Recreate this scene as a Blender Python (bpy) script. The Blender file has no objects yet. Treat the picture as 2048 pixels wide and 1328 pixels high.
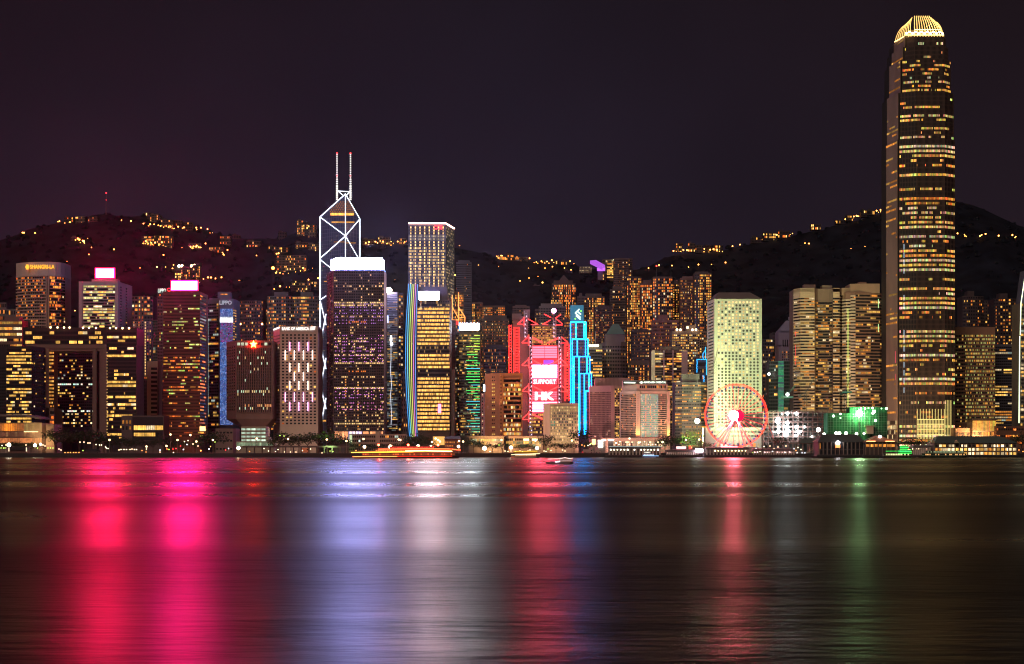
import bpy, math, random
from mathutils import Vector
R = math.radians
sc = bpy.context.scene
col = sc.collection

# ---------------------------------------------------------------- camera
F, CX, HY, H = 3500.0, 1024.0, 898.0, 7.0
cd = bpy.data.cameras.new('camera'); cam = bpy.data.objects.new('camera', cd); col.objects.link(cam)
cam.location = (0, 0, H); cam.rotation_euler = (R(90), 0, 0)
cd.sensor_width = 36.0; cd.lens = 36.0 * F / 2048.0
cd.shift_y = (HY - 664.0) / 2048.0
cd.clip_start = 1.0; cd.clip_end = 40000.0
sc.camera = cam

# ---------------------------------------------------------------- sky, glow of the city on low cloud
SUN_EL, SUN_AZ = 32.0, 205.0
w = bpy.data.worlds.new('World'); sc.world = w; w.use_nodes = True
nt = w.node_tree; nt.nodes.clear()
out = nt.nodes.new('ShaderNodeOutputWorld')
sky = nt.nodes.new('ShaderNodeTexSky'); sky.sky_type = 'NISHITA'; sky.sun_disc = False
sky.sun_elevation = R(SUN_EL); sky.sun_rotation = R(SUN_AZ)
bg1 = nt.nodes.new('ShaderNodeBackground'); bg1.inputs[1].default_value = 0.0002
nt.links.new(sky.outputs[0], bg1.inputs[0])
tc = nt.nodes.new('ShaderNodeTexCoord'); sep = nt.nodes.new('ShaderNodeSeparateXYZ')
nt.links.new(tc.outputs['Generated'], sep.inputs[0])
rmp = nt.nodes.new('ShaderNodeValToRGB')
e = rmp.color_ramp.elements
e[0].position = 0.0; e[0].color = (0.0160, 0.0105, 0.0215, 1)
e[1].position = 0.30; e[1].color = (0.0105, 0.0060, 0.0085, 1)
x_ = e.new(0.12); x_.color = (0.0145, 0.0088, 0.0165, 1)
nt.links.new(sep.outputs[2], rmp.inputs[0])
rx = nt.nodes.new('ShaderNodeValToRGB')
e = rx.color_ramp.elements
e[0].position = 0.22; e[0].color = (1.08, 0.9, 0.95, 1)
e[1].position = 0.78; e[1].color = (0.90, 0.85, 0.72, 1)
x_ = e.new(0.5); x_.color = (1.0, 1.1, 1.18, 1)
mx = nt.nodes.new('ShaderNodeMath'); mx.operation = 'MULTIPLY_ADD'; mx.inputs[1].default_value = 1.0; mx.inputs[2].default_value = 0.5
nt.links.new(sep.outputs[0], mx.inputs[0]); nt.links.new(mx.outputs[0], rx.inputs[0])
cn = nt.nodes.new('ShaderNodeTexNoise'); cn.inputs['Scale'].default_value = 3.5; cn.inputs['Detail'].default_value = 4
nt.links.new(tc.outputs['Generated'], cn.inputs[0])
cm = nt.nodes.new('ShaderNodeMapRange'); cm.inputs[1].default_value = .3; cm.inputs[2].default_value = .7; cm.inputs[3].default_value = 0.70; cm.inputs[4].default_value = 1.32
nt.links.new(cn.outputs[0], cm.inputs[0])
mu = nt.nodes.new('ShaderNodeVectorMath'); mu.operation = 'MULTIPLY'
nt.links.new(rmp.outputs[0], mu.inputs[0]); nt.links.new(rx.outputs[0], mu.inputs[1])
bg2 = nt.nodes.new('ShaderNodeBackground')
nt.links.new(mu.outputs[0], bg2.inputs[0]); nt.links.new(cm.outputs[0], bg2.inputs[1])
ad = nt.nodes.new('ShaderNodeAddShader')
nt.links.new(bg1.outputs[0], ad.inputs[0]); nt.links.new(bg2.outputs[0], ad.inputs[1]); nt.links.new(ad.outputs[0], out.inputs[0])

# the soft warm glow of the city opposite, as one weak wide sun from behind the camera
sd = bpy.data.lights.new('sun', 'SUN'); sd.energy = 0.78; sd.angle = R(25); sd.color = (1.0, 0.70, 0.56)
sun = bpy.data.objects.new('sun', sd); col.objects.link(sun)
sun.rotation_euler = (R(90 - SUN_EL), 0, R(-24))   # light travels away from the camera, downwards, a little to the right

sc.view_settings.view_transform = 'Standard'; sc.view_settings.look = 'None'
sc.view_settings.exposure = 0.0; sc.view_settings.gamma = 1.0
cy = sc.cycles
cy.max_bounces = 5; cy.diffuse_bounces = 2; cy.glossy_bounces = 3; cy.transmission_bounces = 4
cy.volume_bounces = 0; cy.transparent_max_bounces = 8
cy.use_denoising = True
try: cy.denoiser = 'OPENIMAGEDENOISE'
except Exception: pass
cy.sample_clamp_indirect = 6.0
cy.caustics_reflective = False; cy.caustics_refractive = False
cy.use_light_tree = True
cy.volume_step_rate = 4.0
cy.pixel_filter_type = 'BLACKMAN_HARRIS'; cy.filter_width = 1.15

# ---------------------------------------------------------------- helpers
def at(px, py, Y): return Vector(((px - CX) * Y / F, Y, H + (HY - py) * Y / F))
def X(px, Y): return (px - CX) * Y / F
def Z(py, Y): return H + (HY - py) * Y / F
GZ = 3.5

def mat(name, color, rough=0.7, metal=0.0, emit=None, es=0.0, noise=0.0, nscale=0.2, sample=True, spec=0.5):
    m = bpy.data.materials.new(name); m.use_nodes = True
    t = m.node_tree; b = t.nodes['Principled BSDF']
    b.inputs['Base Color'].default_value = (*color, 1); b.inputs['Roughness'].default_value = rough
    b.inputs['Metallic'].default_value = metal; b.inputs['Specular IOR Level'].default_value = spec
    if noise > 0:
        c = t.nodes.new('ShaderNodeTexCoord'); n = t.nodes.new('ShaderNodeTexNoise')
        mp = t.nodes.new('ShaderNodeMapping'); mp.inputs['Scale'].default_value = (1, 1, 0.35)
        n.inputs['Scale'].default_value = nscale; n.inputs['Detail'].default_value = 5
        r = t.nodes.new('ShaderNodeMapRange'); r.inputs[1].default_value = .3; r.inputs[2].default_value = .7
        r.inputs[3].default_value = 1 - noise; r.inputs[4].default_value = 1 + noise
        v = t.nodes.new('ShaderNodeVectorMath'); v.operation = 'SCALE'; v.inputs[0].default_value = color
        t.links.new(c.outputs['Object'], mp.inputs[0]); t.links.new(mp.outputs[0], n.inputs[0])
        t.links.new(n.outputs[0], r.inputs[0]); t.links.new(r.outputs[0], v.inputs['Scale']); t.links.new(v.outputs[0], b.inputs['Base Color'])
    if emit:
        b.inputs['Emission Color'].default_value = (*emit, 1); b.inputs['Emission Strength'].default_value = es
        m.cycles.emission_sampling = 'AUTO' if sample else 'NONE'
    return m

_mc = {}
def wall(r, g, b, noise=0.18):
    k = (r, g, b, noise)
    if k not in _mc: _mc[k] = mat('wall_%d' % len(_mc), (r, g, b), 0.75, noise=noise, nscale=0.06)
    return _mc[k]
def neon(r, g, b, s, sample=True):
    k = ('n', r, g, b, s, sample)
    if k not in _mc: _mc[k] = mat('neon_%d' % len(_mc), (.05, .05, .05), 0.5, emit=(r, g, b), es=s, sample=sample)
    return _mc[k]

def window_material(name, base, lo=0.55, hi=1.25, scale=0.45):
    m = bpy.data.materials.new(name); m.use_nodes = True
    t = m.node_tree; b = t.nodes['Principled BSDF']
    b.inputs['Base Color'].default_value = (*base, 1); b.inputs['Roughness'].default_value = 0.25
    a = t.nodes.new('ShaderNodeAttribute'); a.attribute_name = 'lit'
    c = t.nodes.new('ShaderNodeTexCoord'); n = t.nodes.new('ShaderNodeTexNoise'); n.inputs['Scale'].default_value = scale; n.inputs['Detail'].default_value = 3
    r = t.nodes.new('ShaderNodeMapRange'); r.inputs[1].default_value = .3; r.inputs[2].default_value = .7; r.inputs[3].default_value = lo; r.inputs[4].default_value = hi
    t.links.new(c.outputs['Object'], n.inputs[0]); t.links.new(n.outputs[0], r.inputs[0])
    t.links.new(a.outputs['Color'], b.inputs['Emission Color']); t.links.new(r.outputs[0], b.inputs['Emission Strength'])
    m.cycles.emission_sampling = 'NONE'
    return m
WIN = window_material('window_glass', (0.02, 0.022, 0.028))
WINB = window_material('window_glass_brown', (0.05, 0.025, 0.018))
WING = window_material('window_glass_green', (0.03, 0.06, 0.055))

origin = {}
class MB:
    def __init__(s): s.v = []; s.f = []; s.c = []; s.m = []
    def face(s, pts, c=None, m=0):
        n = len(s.v); s.v += [tuple(p) for p in pts]; s.f.append(tuple(range(n, n + len(pts)))); s.c.append(c or (0, 0, 0)); s.m.append(m)
    def box(s, x0, x1, y0, y1, z0, z1, c=None, m=0):
        n = len(s.v)
        s.v += [(x0,y0,z0),(x1,y0,z0),(x1,y1,z0),(x0,y1,z0),(x0,y0,z1),(x1,y0,z1),(x1,y1,z1),(x0,y1,z1)]
        for q in ((0,3,2,1),(4,5,6,7),(0,1,5,4),(1,2,6,5),(2,3,7,6),(3,0,4,7)):
            s.f.append(tuple(n + k for k in q)); s.c.append(c or (0,0,0)); s.m.append(m)
    def prism(s, poly, z0, z1, c=None, m=0, top=None, off=(0, 0)):
        # poly: plan points, front run left to right then back; top: other plan for the top
        top = top or poly; k = len(poly); n = len(s.v)
        s.v += [(p[0], p[1], z0) for p in poly] + [(p[0], p[1], z1) for p in top]
        s.f.append(tuple(n + i for i in reversed(range(k)))); s.f.append(tuple(n + k + i for i in range(k)))
        for i in range(k):
            j = (i + 1) % k; s.f.append((n + i, n + j, n + k + j, n + k + i))
        s.c += [c or (0,0,0)] * (k + 2); s.m += [m] * (k + 2)
    def bar(s, p, q, r, n=4, r2=None, c=None, m=0):
        p = Vector(p); q = Vector(q); d = (q - p)
        if d.length < 1e-6: return
        d.normalize(); a = Vector((0, 1, 0)) if abs(d.y) < .9 else Vector((1, 0, 0))
        u = d.cross(a).normalized(); v = d.cross(u); r2 = r if r2 is None else r2; k = len(s.v)
        for (o, rr) in ((p, r), (q, r2)):
            for i in range(n):
                t = 2 * math.pi * (i + .5) / n; s.v.append(tuple(o + u * (math.cos(t) * rr) + v * (math.sin(t) * rr)))
        for i in range(n):
            j = (i + 1) % n; s.f.append((k + i, k + j, k + n + j, k + n + i))
        s.f.append(tuple(k + i for i in reversed(range(n)))); s.f.append(tuple(k + n + i for i in range(n)))
        s.c += [c or (0,0,0)] * (n + 2); s.m += [m] * (n + 2)
    def ball(s, p, r, c=None, m=0, nu=8, nv=5, sz=1.0):
        k = len(s.v); p = Vector(p)
        s.v.append((p.x, p.y, p.z + r * sz))
        for i in range(1, nv):
            t = math.pi * i / nv
            for j in range(nu):
                a = 2 * math.pi * j / nu; s.v.append((p.x + r*math.sin(t)*math.cos(a), p.y + r*math.sin(t)*math.sin(a), p.z + r*sz*math.cos(t)))
        s.v.append((p.x, p.y, p.z - r * sz)); L = len(s.v) - 1; q = []
        for j in range(nu): q.append((k, k+1+j, k+1+(j+1) % nu))
        for i in range(nv - 2):
            for j in range(nu):
                a = k+1+i*nu+j; b = k+1+i*nu+(j+1) % nu; q.append((a, a+nu, b+nu, b))
        for j in range(nu): q.append((L, k+1+(nv-2)*nu+(j+1) % nu, k+1+(nv-2)*nu+j))
        s.f += q; s.c += [c or (0,0,0)] * len(q); s.m += [m] * len(q)
    def build(s, name, mats, parent=None, smooth=False, at_=None):
        if not isinstance(mats, (list, tuple)): mats = [mats]
        o0 = Vector((0, 0, 0))
        if parent is not None: o0 = origin[parent.name]
        elif at_ is not None: o0 = Vector(at_)
        me = bpy.data.meshes.new(name)
        me.from_pydata([(a - o0.x, b - o0.y, c - o0.z) for a, b, c in s.v], [], s.f)
        for m in mats: me.materials.append(m)
        if any(s.m): me.polygons.foreach_set('material_index', s.m)
        if any(c != (0, 0, 0) for c in s.c):
            ca = me.color_attributes.new('lit', 'FLOAT_COLOR', 'CORNER'); dat = []
            for f, c in zip(s.f, s.c): dat += [c[0], c[1], c[2], 1.0] * len(f)
            ca.data.foreach_set('color', dat)
        if smooth: me.polygons.foreach_set('use_smooth', [True] * len(s.f))
        me.update()
        o = bpy.data.objects.new(name, me); col.objects.link(o)
        if parent is not None: o.parent = parent; origin[o.name] = o0
        else: o.location = o0; origin[o.name] = o0
        return o

def tag(o, label=None, cat=None, group=None, kind=None):
    if label: o['label'] = label
    if cat: o['category'] = cat
    if group: o['group'] = group
    if kind: o['kind'] = kind
    return o
def thing(name, label, cat, loc, group=None):
    o = bpy.data.objects.new(name, None); col.objects.link(o); o.location = loc; o.empty_display_size = 2
    origin[o.name] = Vector(loc); return tag(o, label, cat, group)
def copy_tree(o, loc=None, label=None, parent=None, rz=None, s=None):
    c = o.copy(); col.objects.link(c)
    if parent is not None: c.parent = parent
    if loc is not None: c.location = loc
    if rz is not None: c.rotation_euler = (0, 0, rz)
    if s is not None: c.scale = (s, s, s)
    if label: c['label'] = label
    for ch in list(o.children): copy_tree(ch, parent=c)
    return c
def text(name, body, px0, px1, py0, py1, Y, m, parent, depth=0.5, shear=0.0, bold=0.0):
    # sunk letters of a sign as a mesh, fitted to its real width and height
    cu = bpy.data.curves.new(name, 'FONT'); cu.body = body; cu.extrude = 0.02; cu.offset = bold; cu.shear = shear
    cu.resolution_u = 2
    to = bpy.data.objects.new('tmp', cu); col.objects.link(to)
    dg = bpy.context.evaluated_depsgraph_get(); me = bpy.data.meshes.new_from_object(to.evaluated_get(dg))
    bpy.data.objects.remove(to); bpy.data.curves.remove(cu)
    xs = [v.co.x for v in me.vertices]; ys = [v.co.y for v in me.vertices]
    ax, bx, ay, by = min(xs), max(xs), min(ys), max(ys)
    a = at(px0, py1, Y); b = at(px1, py0, Y); o0 = origin[parent.name]
    for v in me.vertices:
        v.co = Vector((a.x + (v.co.x-ax)/(bx-ax)*(b.x-a.x), Y - (v.co.z+.02)/.04*depth, a.z + (v.co.y-ay)/(by-ay)*(b.z-a.z))) - o0
    me.materials.clear(); me.materials.append(m); me.name = name
    o = bpy.data.objects.new(name, me); col.objects.link(o); o.parent = parent; origin[o.name] = o0
    return o

# window light colours
AM = (1.25, .43, .06); OR = (1.2, .24, .03); YE = (1.25, .66, .13); WH = (1.25, .93, .50); CW = (.75, .95, .80); GR = (.62, .80, .16); CY = (.35, .85, .85)
def pick(rng, pal):
    t = rng.random() * sum(p[0] for p in pal)
    for wt, c, lo, hi in pal:
        t -= wt
        if t <= 0: break
    k = lo + (hi - lo) * rng.random() ** 1.6
    return (c[0]*k, c[1]*k, c[2]*k)
RES = [(5, AM, .25, 1.3), (3, YE, .3, 1.5), (3, OR, .2, .9), (.6, WH, .4, 1.5)]
OFF = [(5, YE, .35, 1.5), (2, AM, .3, 1.2), (2, WH, .4, 1.6), (.4, CW, .3, 1.)]
LIM = [(5, (.80, .95, .22), .5, 1.9), (3, YE, .3, 1.4), (1, WH, .4, 1.2)]
RED = [(5, OR, .2, 1.4), (3, AM, .3, 1.5), (1, GR, .4, 1.3), (1, YE, .5, 1.6)]

def build_row(mb, m, parent):
    if len(mb.f) == 2:
        for i in (0, 1):
            o = MB(); o.face([mb.v[j] for j in mb.f[i]], mb.c[i]); o.build('window', m, parent)
    elif mb.f: mb.build('window_row', m, parent)
class Bld:
    def __init__(s, name, label, Y, pts, top, base=None, seed=None, depth=30, cat='building', wallm=None, winm=None, group=None, gz=None):
        # pts: [(px, dY)] front outline left to right
        s.Y = Y; s.gz = GZ if gz is None else gz
        s.P = [((px - CX) * (Y + d) / F, Y + d) for px, d in pts]
        s.z1 = Z(top, Y); s.z0 = s.gz if base is None else Z(base, Y)
        dm = max(p[1] for p in s.P) + depth
        x0, x1 = s.P[0][0], s.P[-1][0]
        s.back = [(x1 - .0 , dm), (x0, dm)]
        s.poly = s.P + s.back
        s.rng = random.Random(seed if seed is not None else hash((name, label)) & 0 or int(pts[0][0] * 7 + top * 13))
        cx = sum(p[0] for p in s.poly) / len(s.poly)
        s.root = thing(name, label, cat, (cx, Y + depth / 2, s.gz), group)
        s.body = MB(); s.body.prism(s.poly, s.z0 if base is not None else s.gz - 1, s.z1)
        s.rows = {}; s.wm = wallm or wall(.2, .16, .15); s.win = winm or WIN; s.extra = []
    def seg(s, i): return s.P[i], s.P[i + 1]
    def facade(s, i, nf, nc, za=None, zb=None, wf=.7, hf=.55, lit=.4, pal=OFF, run=1, rowvar=.5, colvar=.0, fn=None, xa=0., xb=1., off=.15, key=0, unlit=True, seg=None):
        p, q = seg or s.seg(i); p = Vector(p); q = Vector(q); u = (q - p); L = u.length; u.normalize(); n = Vector((u.y, -u.x))
        za = s.z0 if za is None else za; zb = s.z1 if zb is None else zb
        fh = (zb - za) / nf; cw = L * (xb - xa) / nc; r = s.rng
        cp = [1 + colvar * (r.random() * 2 - 1) for _ in range(nc)]
        for f in range(nf):
            mb = s.rows.setdefault((key, f), MB())
            rp = lit * max(0, 1 + rowvar * (r.random() * 2.4 - 1.2)); left = 0; cur = None
            for c in range(nc):
                if fn: k = fn(f, c, r)
                else:
                    if left <= 0:
                        left = 1 + int(r.random() * run * 2 - .5) if run > 1 else 1
                        cur = pick(r, pal) if r.random() < rp * cp[c] else None
                    left -= 1; k = cur
                    if k and run > 1: g = .7 + .6 * r.random(); k = tuple(a * g for a in k)
                if k is None and not unlit: continue
                a = p + u * (L * xa + cw * (c + (1 - wf) / 2)) + n * off; b = p + u * (L * xa + cw * (c + (1 + wf) / 2)) + n * off
                z = za + fh * (f + (1 - hf) / 2); zz = z + fh * hf
                mb.face([(a.x, a.y, z), (b.x, b.y, z), (b.x, b.y, zz), (a.x, a.y, zz)], k)
    def ledges(s, nf, za=None, zb=None, proud=.7, h=.35, segs=None, phase=0.0, mb=None):
        mb = mb or s.body
        za = s.z0 if za is None else za; zb = s.z1 if zb is None else zb; fh = (zb - za) / nf
        for i in (range(len(s.P) - 1) if segs is None else segs):
            p, q = (Vector(a) for a in s.seg(i)); u = (q - p).normalized(); n = Vector((u.y, -u.x))
            for f in range(nf + 1):
                zc = za + fh * (f + phase); a = p; b = q
                mb.prism([tuple(a + n*proud), tuple(b + n*proud), tuple(b - n*.2), tuple(a - n*.2)], zc - fh*h/2, min(zc + fh*h/2, s.z1 + .01))
    def fins(s, i, n, za=None, zb=None, w_=.5, proud=.6, xa=0., xb=1., mb=None, m=0):
        za = s.z0 if za is None else za; zb = s.z1 if zb is None else zb; mb = mb or s.body
        p, q = (Vector(a) for a in s.seg(i)); u = (q - p); L = u.length; u.normalize(); nn = Vector((u.y, -u.x))
        for k in range(n + 1):
            c = p + u * (L * (xa + (xb - xa) * k / n))
            mb.prism([tuple(c - u*w_/2 + nn*proud), tuple(c + u*w_/2 + nn*proud), tuple(c + u*w_/2 - nn*.1), tuple(c - u*w_/2 - nn*.1)], za, zb, m=m)
    def roofbox(s, a, b, top, dy0=6, dy1=20, base=None, name='plant_room', m=None, segn=0):
        mb = MB(); mb.box(X(a, s.Y), X(b, s.Y), s.Y + dy0, s.Y + dy1, s.z1 - .5 if base is None else Z(base, s.Y), Z(top, s.Y))
        return mb.build(name, m or s.wm, s.root)
    def done(s, wall_name='wall'):
        s.wallo = s.body.build(wall_name, s.wm, s.root)
        for k in sorted(s.rows):
            build_row(s.rows[k], s.win, s.root)
        return s
# ---------------------------------------------------------------- ridge profile and terrain
YR, YT = 3300.0, 1960.0
RIDGE = [(-600,560),(-300,520),(0,487),(60,462),(120,447),(190,430),(290,434),(350,447),(430,466),(480,478),(560,476),(600,462),(640,460),(730,484),(820,484),(910,492),(960,502),(1000,517),(1100,527),(1150,535),(1220,542),(1290,532),(1340,506),(1440,498),(1500,486),(1560,474),(1630,458),(1700,438),(1760,421),(1830,400),(1895,393),(1950,408),(2048,455),(2300,520),(2700,600)]
def ridge_py(px):
    if px <= RIDGE[0][0]: return RIDGE[0][1]
    for (a, b), (c, d) in zip(RIDGE, RIDGE[1:]):
        if px <= c: return b + (d - b) * (px - a) / (c - a)
    return RIDGE[-1][1]
from mathutils import noise as mn
def th(x, y):
    if y <= YT: return GZ
    px = CX + x * F / YR; zr = Z(ridge_py(px), YR)
    t = (y - YT) / (YR - YT)
    s = t * (.62 + .38 * t) if t <= 1 else max(0.2, 1 - (t - 1) * .9)
    nz = mn.fractal(Vector((x / 260, y / 260, 0)), 1.0, 2.0, 5)
    k = min(1, t * 3) * (1 - .8 * math.exp(-((t - 1) / .12) ** 2))
    return max(GZ, GZ + (zr - GZ) * s + nz * 26 * k + mn.noise(Vector((x / 22, y / 22, 3))) * 3.5 * min(1, t * 4))
def hit(px, py):
    y = YT + 5
    while y < YR + 20:
        x = X(px, y); z = Z(py, y)
        if th(x, y) >= z: return Vector((x, y, z))
        y += 8
    x = X(px, YR); return Vector((x, YR, th(x, YR)))
WB1, WB3, WR0, WR1, HAZE = .17, .09, .22, .42, 1.0e-5
# ---------------------------------------------------------------- ground, water, hills
mw = bpy.data.materials.new('harbour_water'); mw.use_nodes = True
t = mw.node_tree; b = t.nodes['Principled BSDF']
b.inputs['Base Color'].default_value = (0.004, 0.006, 0.008, 1); b.inputs['IOR'].default_value = 1.33; b.inputs['Specular IOR Level'].default_value = .15
c = t.nodes.new('ShaderNodeTexCoord')
def _n(scale, detail, sx=1, sy=1):
    mp = t.nodes.new('ShaderNodeMapping'); mp.inputs['Scale'].default_value = (sx, sy, 1)
    n = t.nodes.new('ShaderNodeTexNoise'); n.inputs['Scale'].default_value = scale; n.inputs['Detail'].default_value = detail
    t.links.new(c.outputs['Object'], mp.inputs[0]); t.links.new(mp.outputs[0], n.inputs[0]); return n
n1 = _n(0.10, 4, .7, 1.3); n2 = _n(0.010, 1.5, .35, 1.6); n3 = _n(0.55, 5, .55, 1.3)
b1 = t.nodes.new('ShaderNodeBump'); b1.inputs['Strength'].default_value = 1.0; b1.inputs['Distance'].default_value = WB1
b2 = t.nodes.new('ShaderNodeBump'); b2.inputs['Strength'].default_value = 1.0; b2.inputs['Distance'].default_value = WB3
t.links.new(n1.outputs[0], b1.inputs['Height']); t.links.new(n3.outputs[0], b2.inputs['Height']); t.links.new(b1.outputs[0], b2.inputs['Normal'])
n4 = _n(0.022, 2, .5, 1.5); b3 = t.nodes.new('ShaderNodeBump'); b3.inputs['Strength'].default_value = 1.0; b3.inputs['Distance'].default_value = 0.6
t.links.new(n4.outputs[0], b3.inputs['Height']); t.links.new(b2.outputs[0], b3.inputs['Normal'])
t.links.new(b3.outputs[0], b.inputs['Normal'])
r = t.nodes.new('ShaderNodeMapRange'); r.inputs[1].default_value = .32; r.inputs[2].default_value = .68; r.inputs[3].default_value = WR0; r.inputs[4].default_value = WR1
t.links.new(n2.outputs[0], r.inputs[0]); t.links.new(r.outputs[0], b.inputs['Roughness'])
SH = 1441.0
mb = MB(); mb.face([(-9000, -3000, 0), (9000, -3000, 0), (9000, SH + 3, 0), (-9000, SH + 3, 0)])
tag(mb.build('water', mw), 'dark rippled harbour water carrying coloured light streaks', None, kind='structure')
mb = MB(); mb.box(-9000, 9000, SH, 9000, -6, GZ)
tag(mb.build('ground', wall(.045, .04, .04)), 'dark paved waterfront ground behind the sea wall', None, kind='structure')
mb = MB(); nx, ny = 240, 110; x0, x1, y0, y1 = -2600, 2600, YT - 20, 4600
for j in range(ny + 1):
    yy = y0 + (y1 - y0) * j / ny
    for i in range(nx + 1):
        xx = x0 + (x1 - x0) * i / nx; mb.v.append((xx, yy, th(xx, yy) - (2 if yy < YT + 10 else 0)))
for j in range(ny):
    for i in range(nx):
        a = j * (nx + 1) + i; mb.f.append((a, a + 1, a + nx + 2, a + nx + 1)); mb.c.append((0,0,0)); mb.m.append(0)
hm = mat('wooded_hillside', (.013, .016, .028), .95, noise=.6, nscale=.03, spec=.1)  # blue tint in the base colour stands in for haze
tag(mb.build('hills', hm, smooth=True), 'dark wooded mountain ridge behind the city', None, kind='structure')
# ---------------------------------------------------------------- towers
def box_m(parent, name, px0, px1, py0, py1, Y, dy, m, y0=0):
    mb = MB(); mb.box(X(px0, Y), X(px1, Y), Y + y0, Y + y0 + dy, Z(py1, Y), Z(py0, Y)); return mb.build(name, m, parent)
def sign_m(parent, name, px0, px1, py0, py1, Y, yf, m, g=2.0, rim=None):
    # screen on a dark cabinet, or on one emitting pink as a painted halo
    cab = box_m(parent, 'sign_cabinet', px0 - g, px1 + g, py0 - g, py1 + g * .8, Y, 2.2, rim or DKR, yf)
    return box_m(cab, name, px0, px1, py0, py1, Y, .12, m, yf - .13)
def line_m(parent, name, pts, r, m, n=4):
    mb = MB()
    for p, q in pts: mb.bar(p, q, r, n)
    return mb.build(name, m, parent)
def gap(n, k, *ys):   # rows in a 0..n range that stay dark
    return ys
PINKL = neon(1, .003, .085, 520); PINKL2 = neon(1, .005, .17, 430)
BRN = wall(.20, .13, .11); GRY = wall(.16, .15, .16); DKR = wall(.10, .09, .10); TAN = wall(.34, .25, .18); LTG = wall(.42, .40, .40)

# far left
b = Bld('office_block', 'brown office block with bright rows of lit windows at the far left edge', 1800, [(-30,0),(44,0)], 640, wallm=BRN, seed=3)
b.facade(0, 14, 22, za=Z(800,1800), lit=.75, run=3, pal=OFF, hf=.45, wf=.85); b.roofbox(6, 36, 632, base=641); b.done()
b = Bld('apartment_block', 'narrow dim apartment block against the hill at the far left edge', 2080, [(-12,0),(13,0)], 605, wallm=GRY, depth=20, seed=5)
b.facade(0, 24, 7, lit=.45, pal=RES); b.done()
b = Bld('apartment_block', 'plain grey block just left of the white curved hotel', 2060, [(12,0),(36,0)], 618, wallm=GRY, depth=20, seed=6)
b.facade(0, 20, 5, lit=.12, pal=RES, wf=.5); b.done()

# curved hotel with letters on its crown
Y = 1940
b = Bld('hotel_tower', 'curved white banded hotel with glowing gold lettering on its crown', Y, [(33,17),(44,9),(58,3.5),(76,.5),(93,0),(98,0),(110,2.5),(122,8),(130,16)], 548, wallm=wall(.50,.36,.32), depth=26, cat='hotel', seed=11)
za = Z(700, Y); zb = Z(552, Y)
for i in range(4): b.facade(i, 24, 5, za=za, zb=zb, wf=.8, hf=.6, lit=.27, pal=[(3,OR,.3,1.3),(3,AM,.3,1.2)], key=0)
for i in (5, 6): b.facade(i, 24, 6, za=za, zb=zb, wf=.95, hf=.7, lit=.42, pal=[(3,OR,.5,1.3),(3,AM,.5,1.6)], run=2, rowvar=.9)
b.facade(7, 24, 3, za=za, zb=zb, wf=.9, hf=.6, lit=.15, pal=RES)
b.ledges(24, za, zb, proud=.9, h=.42, segs=[0,1,2,3])
mb = MB(); cp = [((px - CX) * (Y + d) / F, Y + d - 1.5) for px, d in [(33,17),(44,9),(58,3.5),(76,.5),(98,-.5),(112,2),(122,6.5),(130.6,15)]]
mb.prism(cp + [(cp[-1][0], Y + 40), (cp[0][0], Y + 40)], Z(552, Y), Z(524, Y)); crown_ = mb.build('crown_band', wall(.62,.48,.45,.05), b.root)
b.fins(4, 1, za, zb, w_=1.2, proud=1.5)
g = neon(1, .42, .03, 1.8)
text('crown_lettering', 'SHANGRI-LA', 60, 109, 529.5, 537.5, Y - 2, g, crown_, bold=.01)
mb = MB(); c = at(54.5, 534, Y - 2.2)
mb.bar(c + Vector((0,0,-2.6)), c + Vector((0,0,2.6)), 1.5, 8); mb.bar(c + Vector((-1.9,0,0)), c + Vector((1.9,0,0)), 1.0, 6); mb.build('crown_emblem', g, crown_); b.done()

# tower with pink beacon sign (left)
Y = 1840
b = Bld('office_tower', 'pale tower with tall grey side wall under the small glowing pink sign', Y, [(159,0),(236,0),(258,38)], 563, wallm=wall(.42,.33,.36), depth=16, seed=21)
pal = [(6,(.85,.78,.28),.5,1.5),(2,YE,.5,1.6),(1,WH,.6,1.8)]
b.facade(0, 21, 26, za=Z(690,Y), zb=Z(570,Y), wf=.93, hf=.6, lit=.58, pal=pal, run=3, rowvar=.7, xa=.1, xb=.94, key=0)
b.facade(1, 21, 2, za=Z(690,Y), zb=Z(570,Y), wf=.22, hf=.4, lit=.02, key=0)
b.fins(0, 1, w_=3.4, proud=1.2, xa=.03, xb=.97); b.ledges(21, Z(690,Y), Z(570,Y), proud=.5, h=.3, segs=[0])
box_m(b.root, 'sign_plinth', 181, 232, 557.5, 563.5, Y, 14, wall(.42,.33,.36), 5)
sign_m(b.root, 'beacon_sign', 190, 226, 536.5, 554.5, Y, 4, PINKL, 2.2, neon(1,.01,.10,1.6,False)); b.done()  # pink emissive cabinet front imitates the halo around this sign
b = Bld('apartment_block', 'twin dark apartment blocks with dotted orange window columns right of pale tower', 2120, [(262,3),(276,0),(288,0),(306,3)], 592, wallm=DKR, depth=22, seed=23)
b.facade(0, 40, 2, lit=.45, pal=RES); b.facade(1, 40, 2, lit=.7, pal=RES, wf=.4); b.facade(2, 40, 3, lit=.4, pal=RES); b.done()
b = Bld('apartment_block', 'pinkish apartment slab with bright dotted stair windows beside red tower', 1960, [(256,0),(283,0),(303,4)], 642, wallm=wall(.26,.18,.19), depth=24, seed=24)
b.facade(0, 46, 8, lit=.33, pal=RES, wf=.55); b.facade(1, 46, 4, pal=RES, wf=.45, fn=lambda f,c,r: (1.3,.75,.25) if c == 1 else (pick(r, RES) if r.random() < .3 else None)); b.done()
b = Bld('office_tower', 'grey green glass slab squeezed against the left side of red tower', 1790, [(306,0),(330,0)], 640, wallm=wall(.13,.15,.15), winm=WING, depth=22, seed=25)
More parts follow.
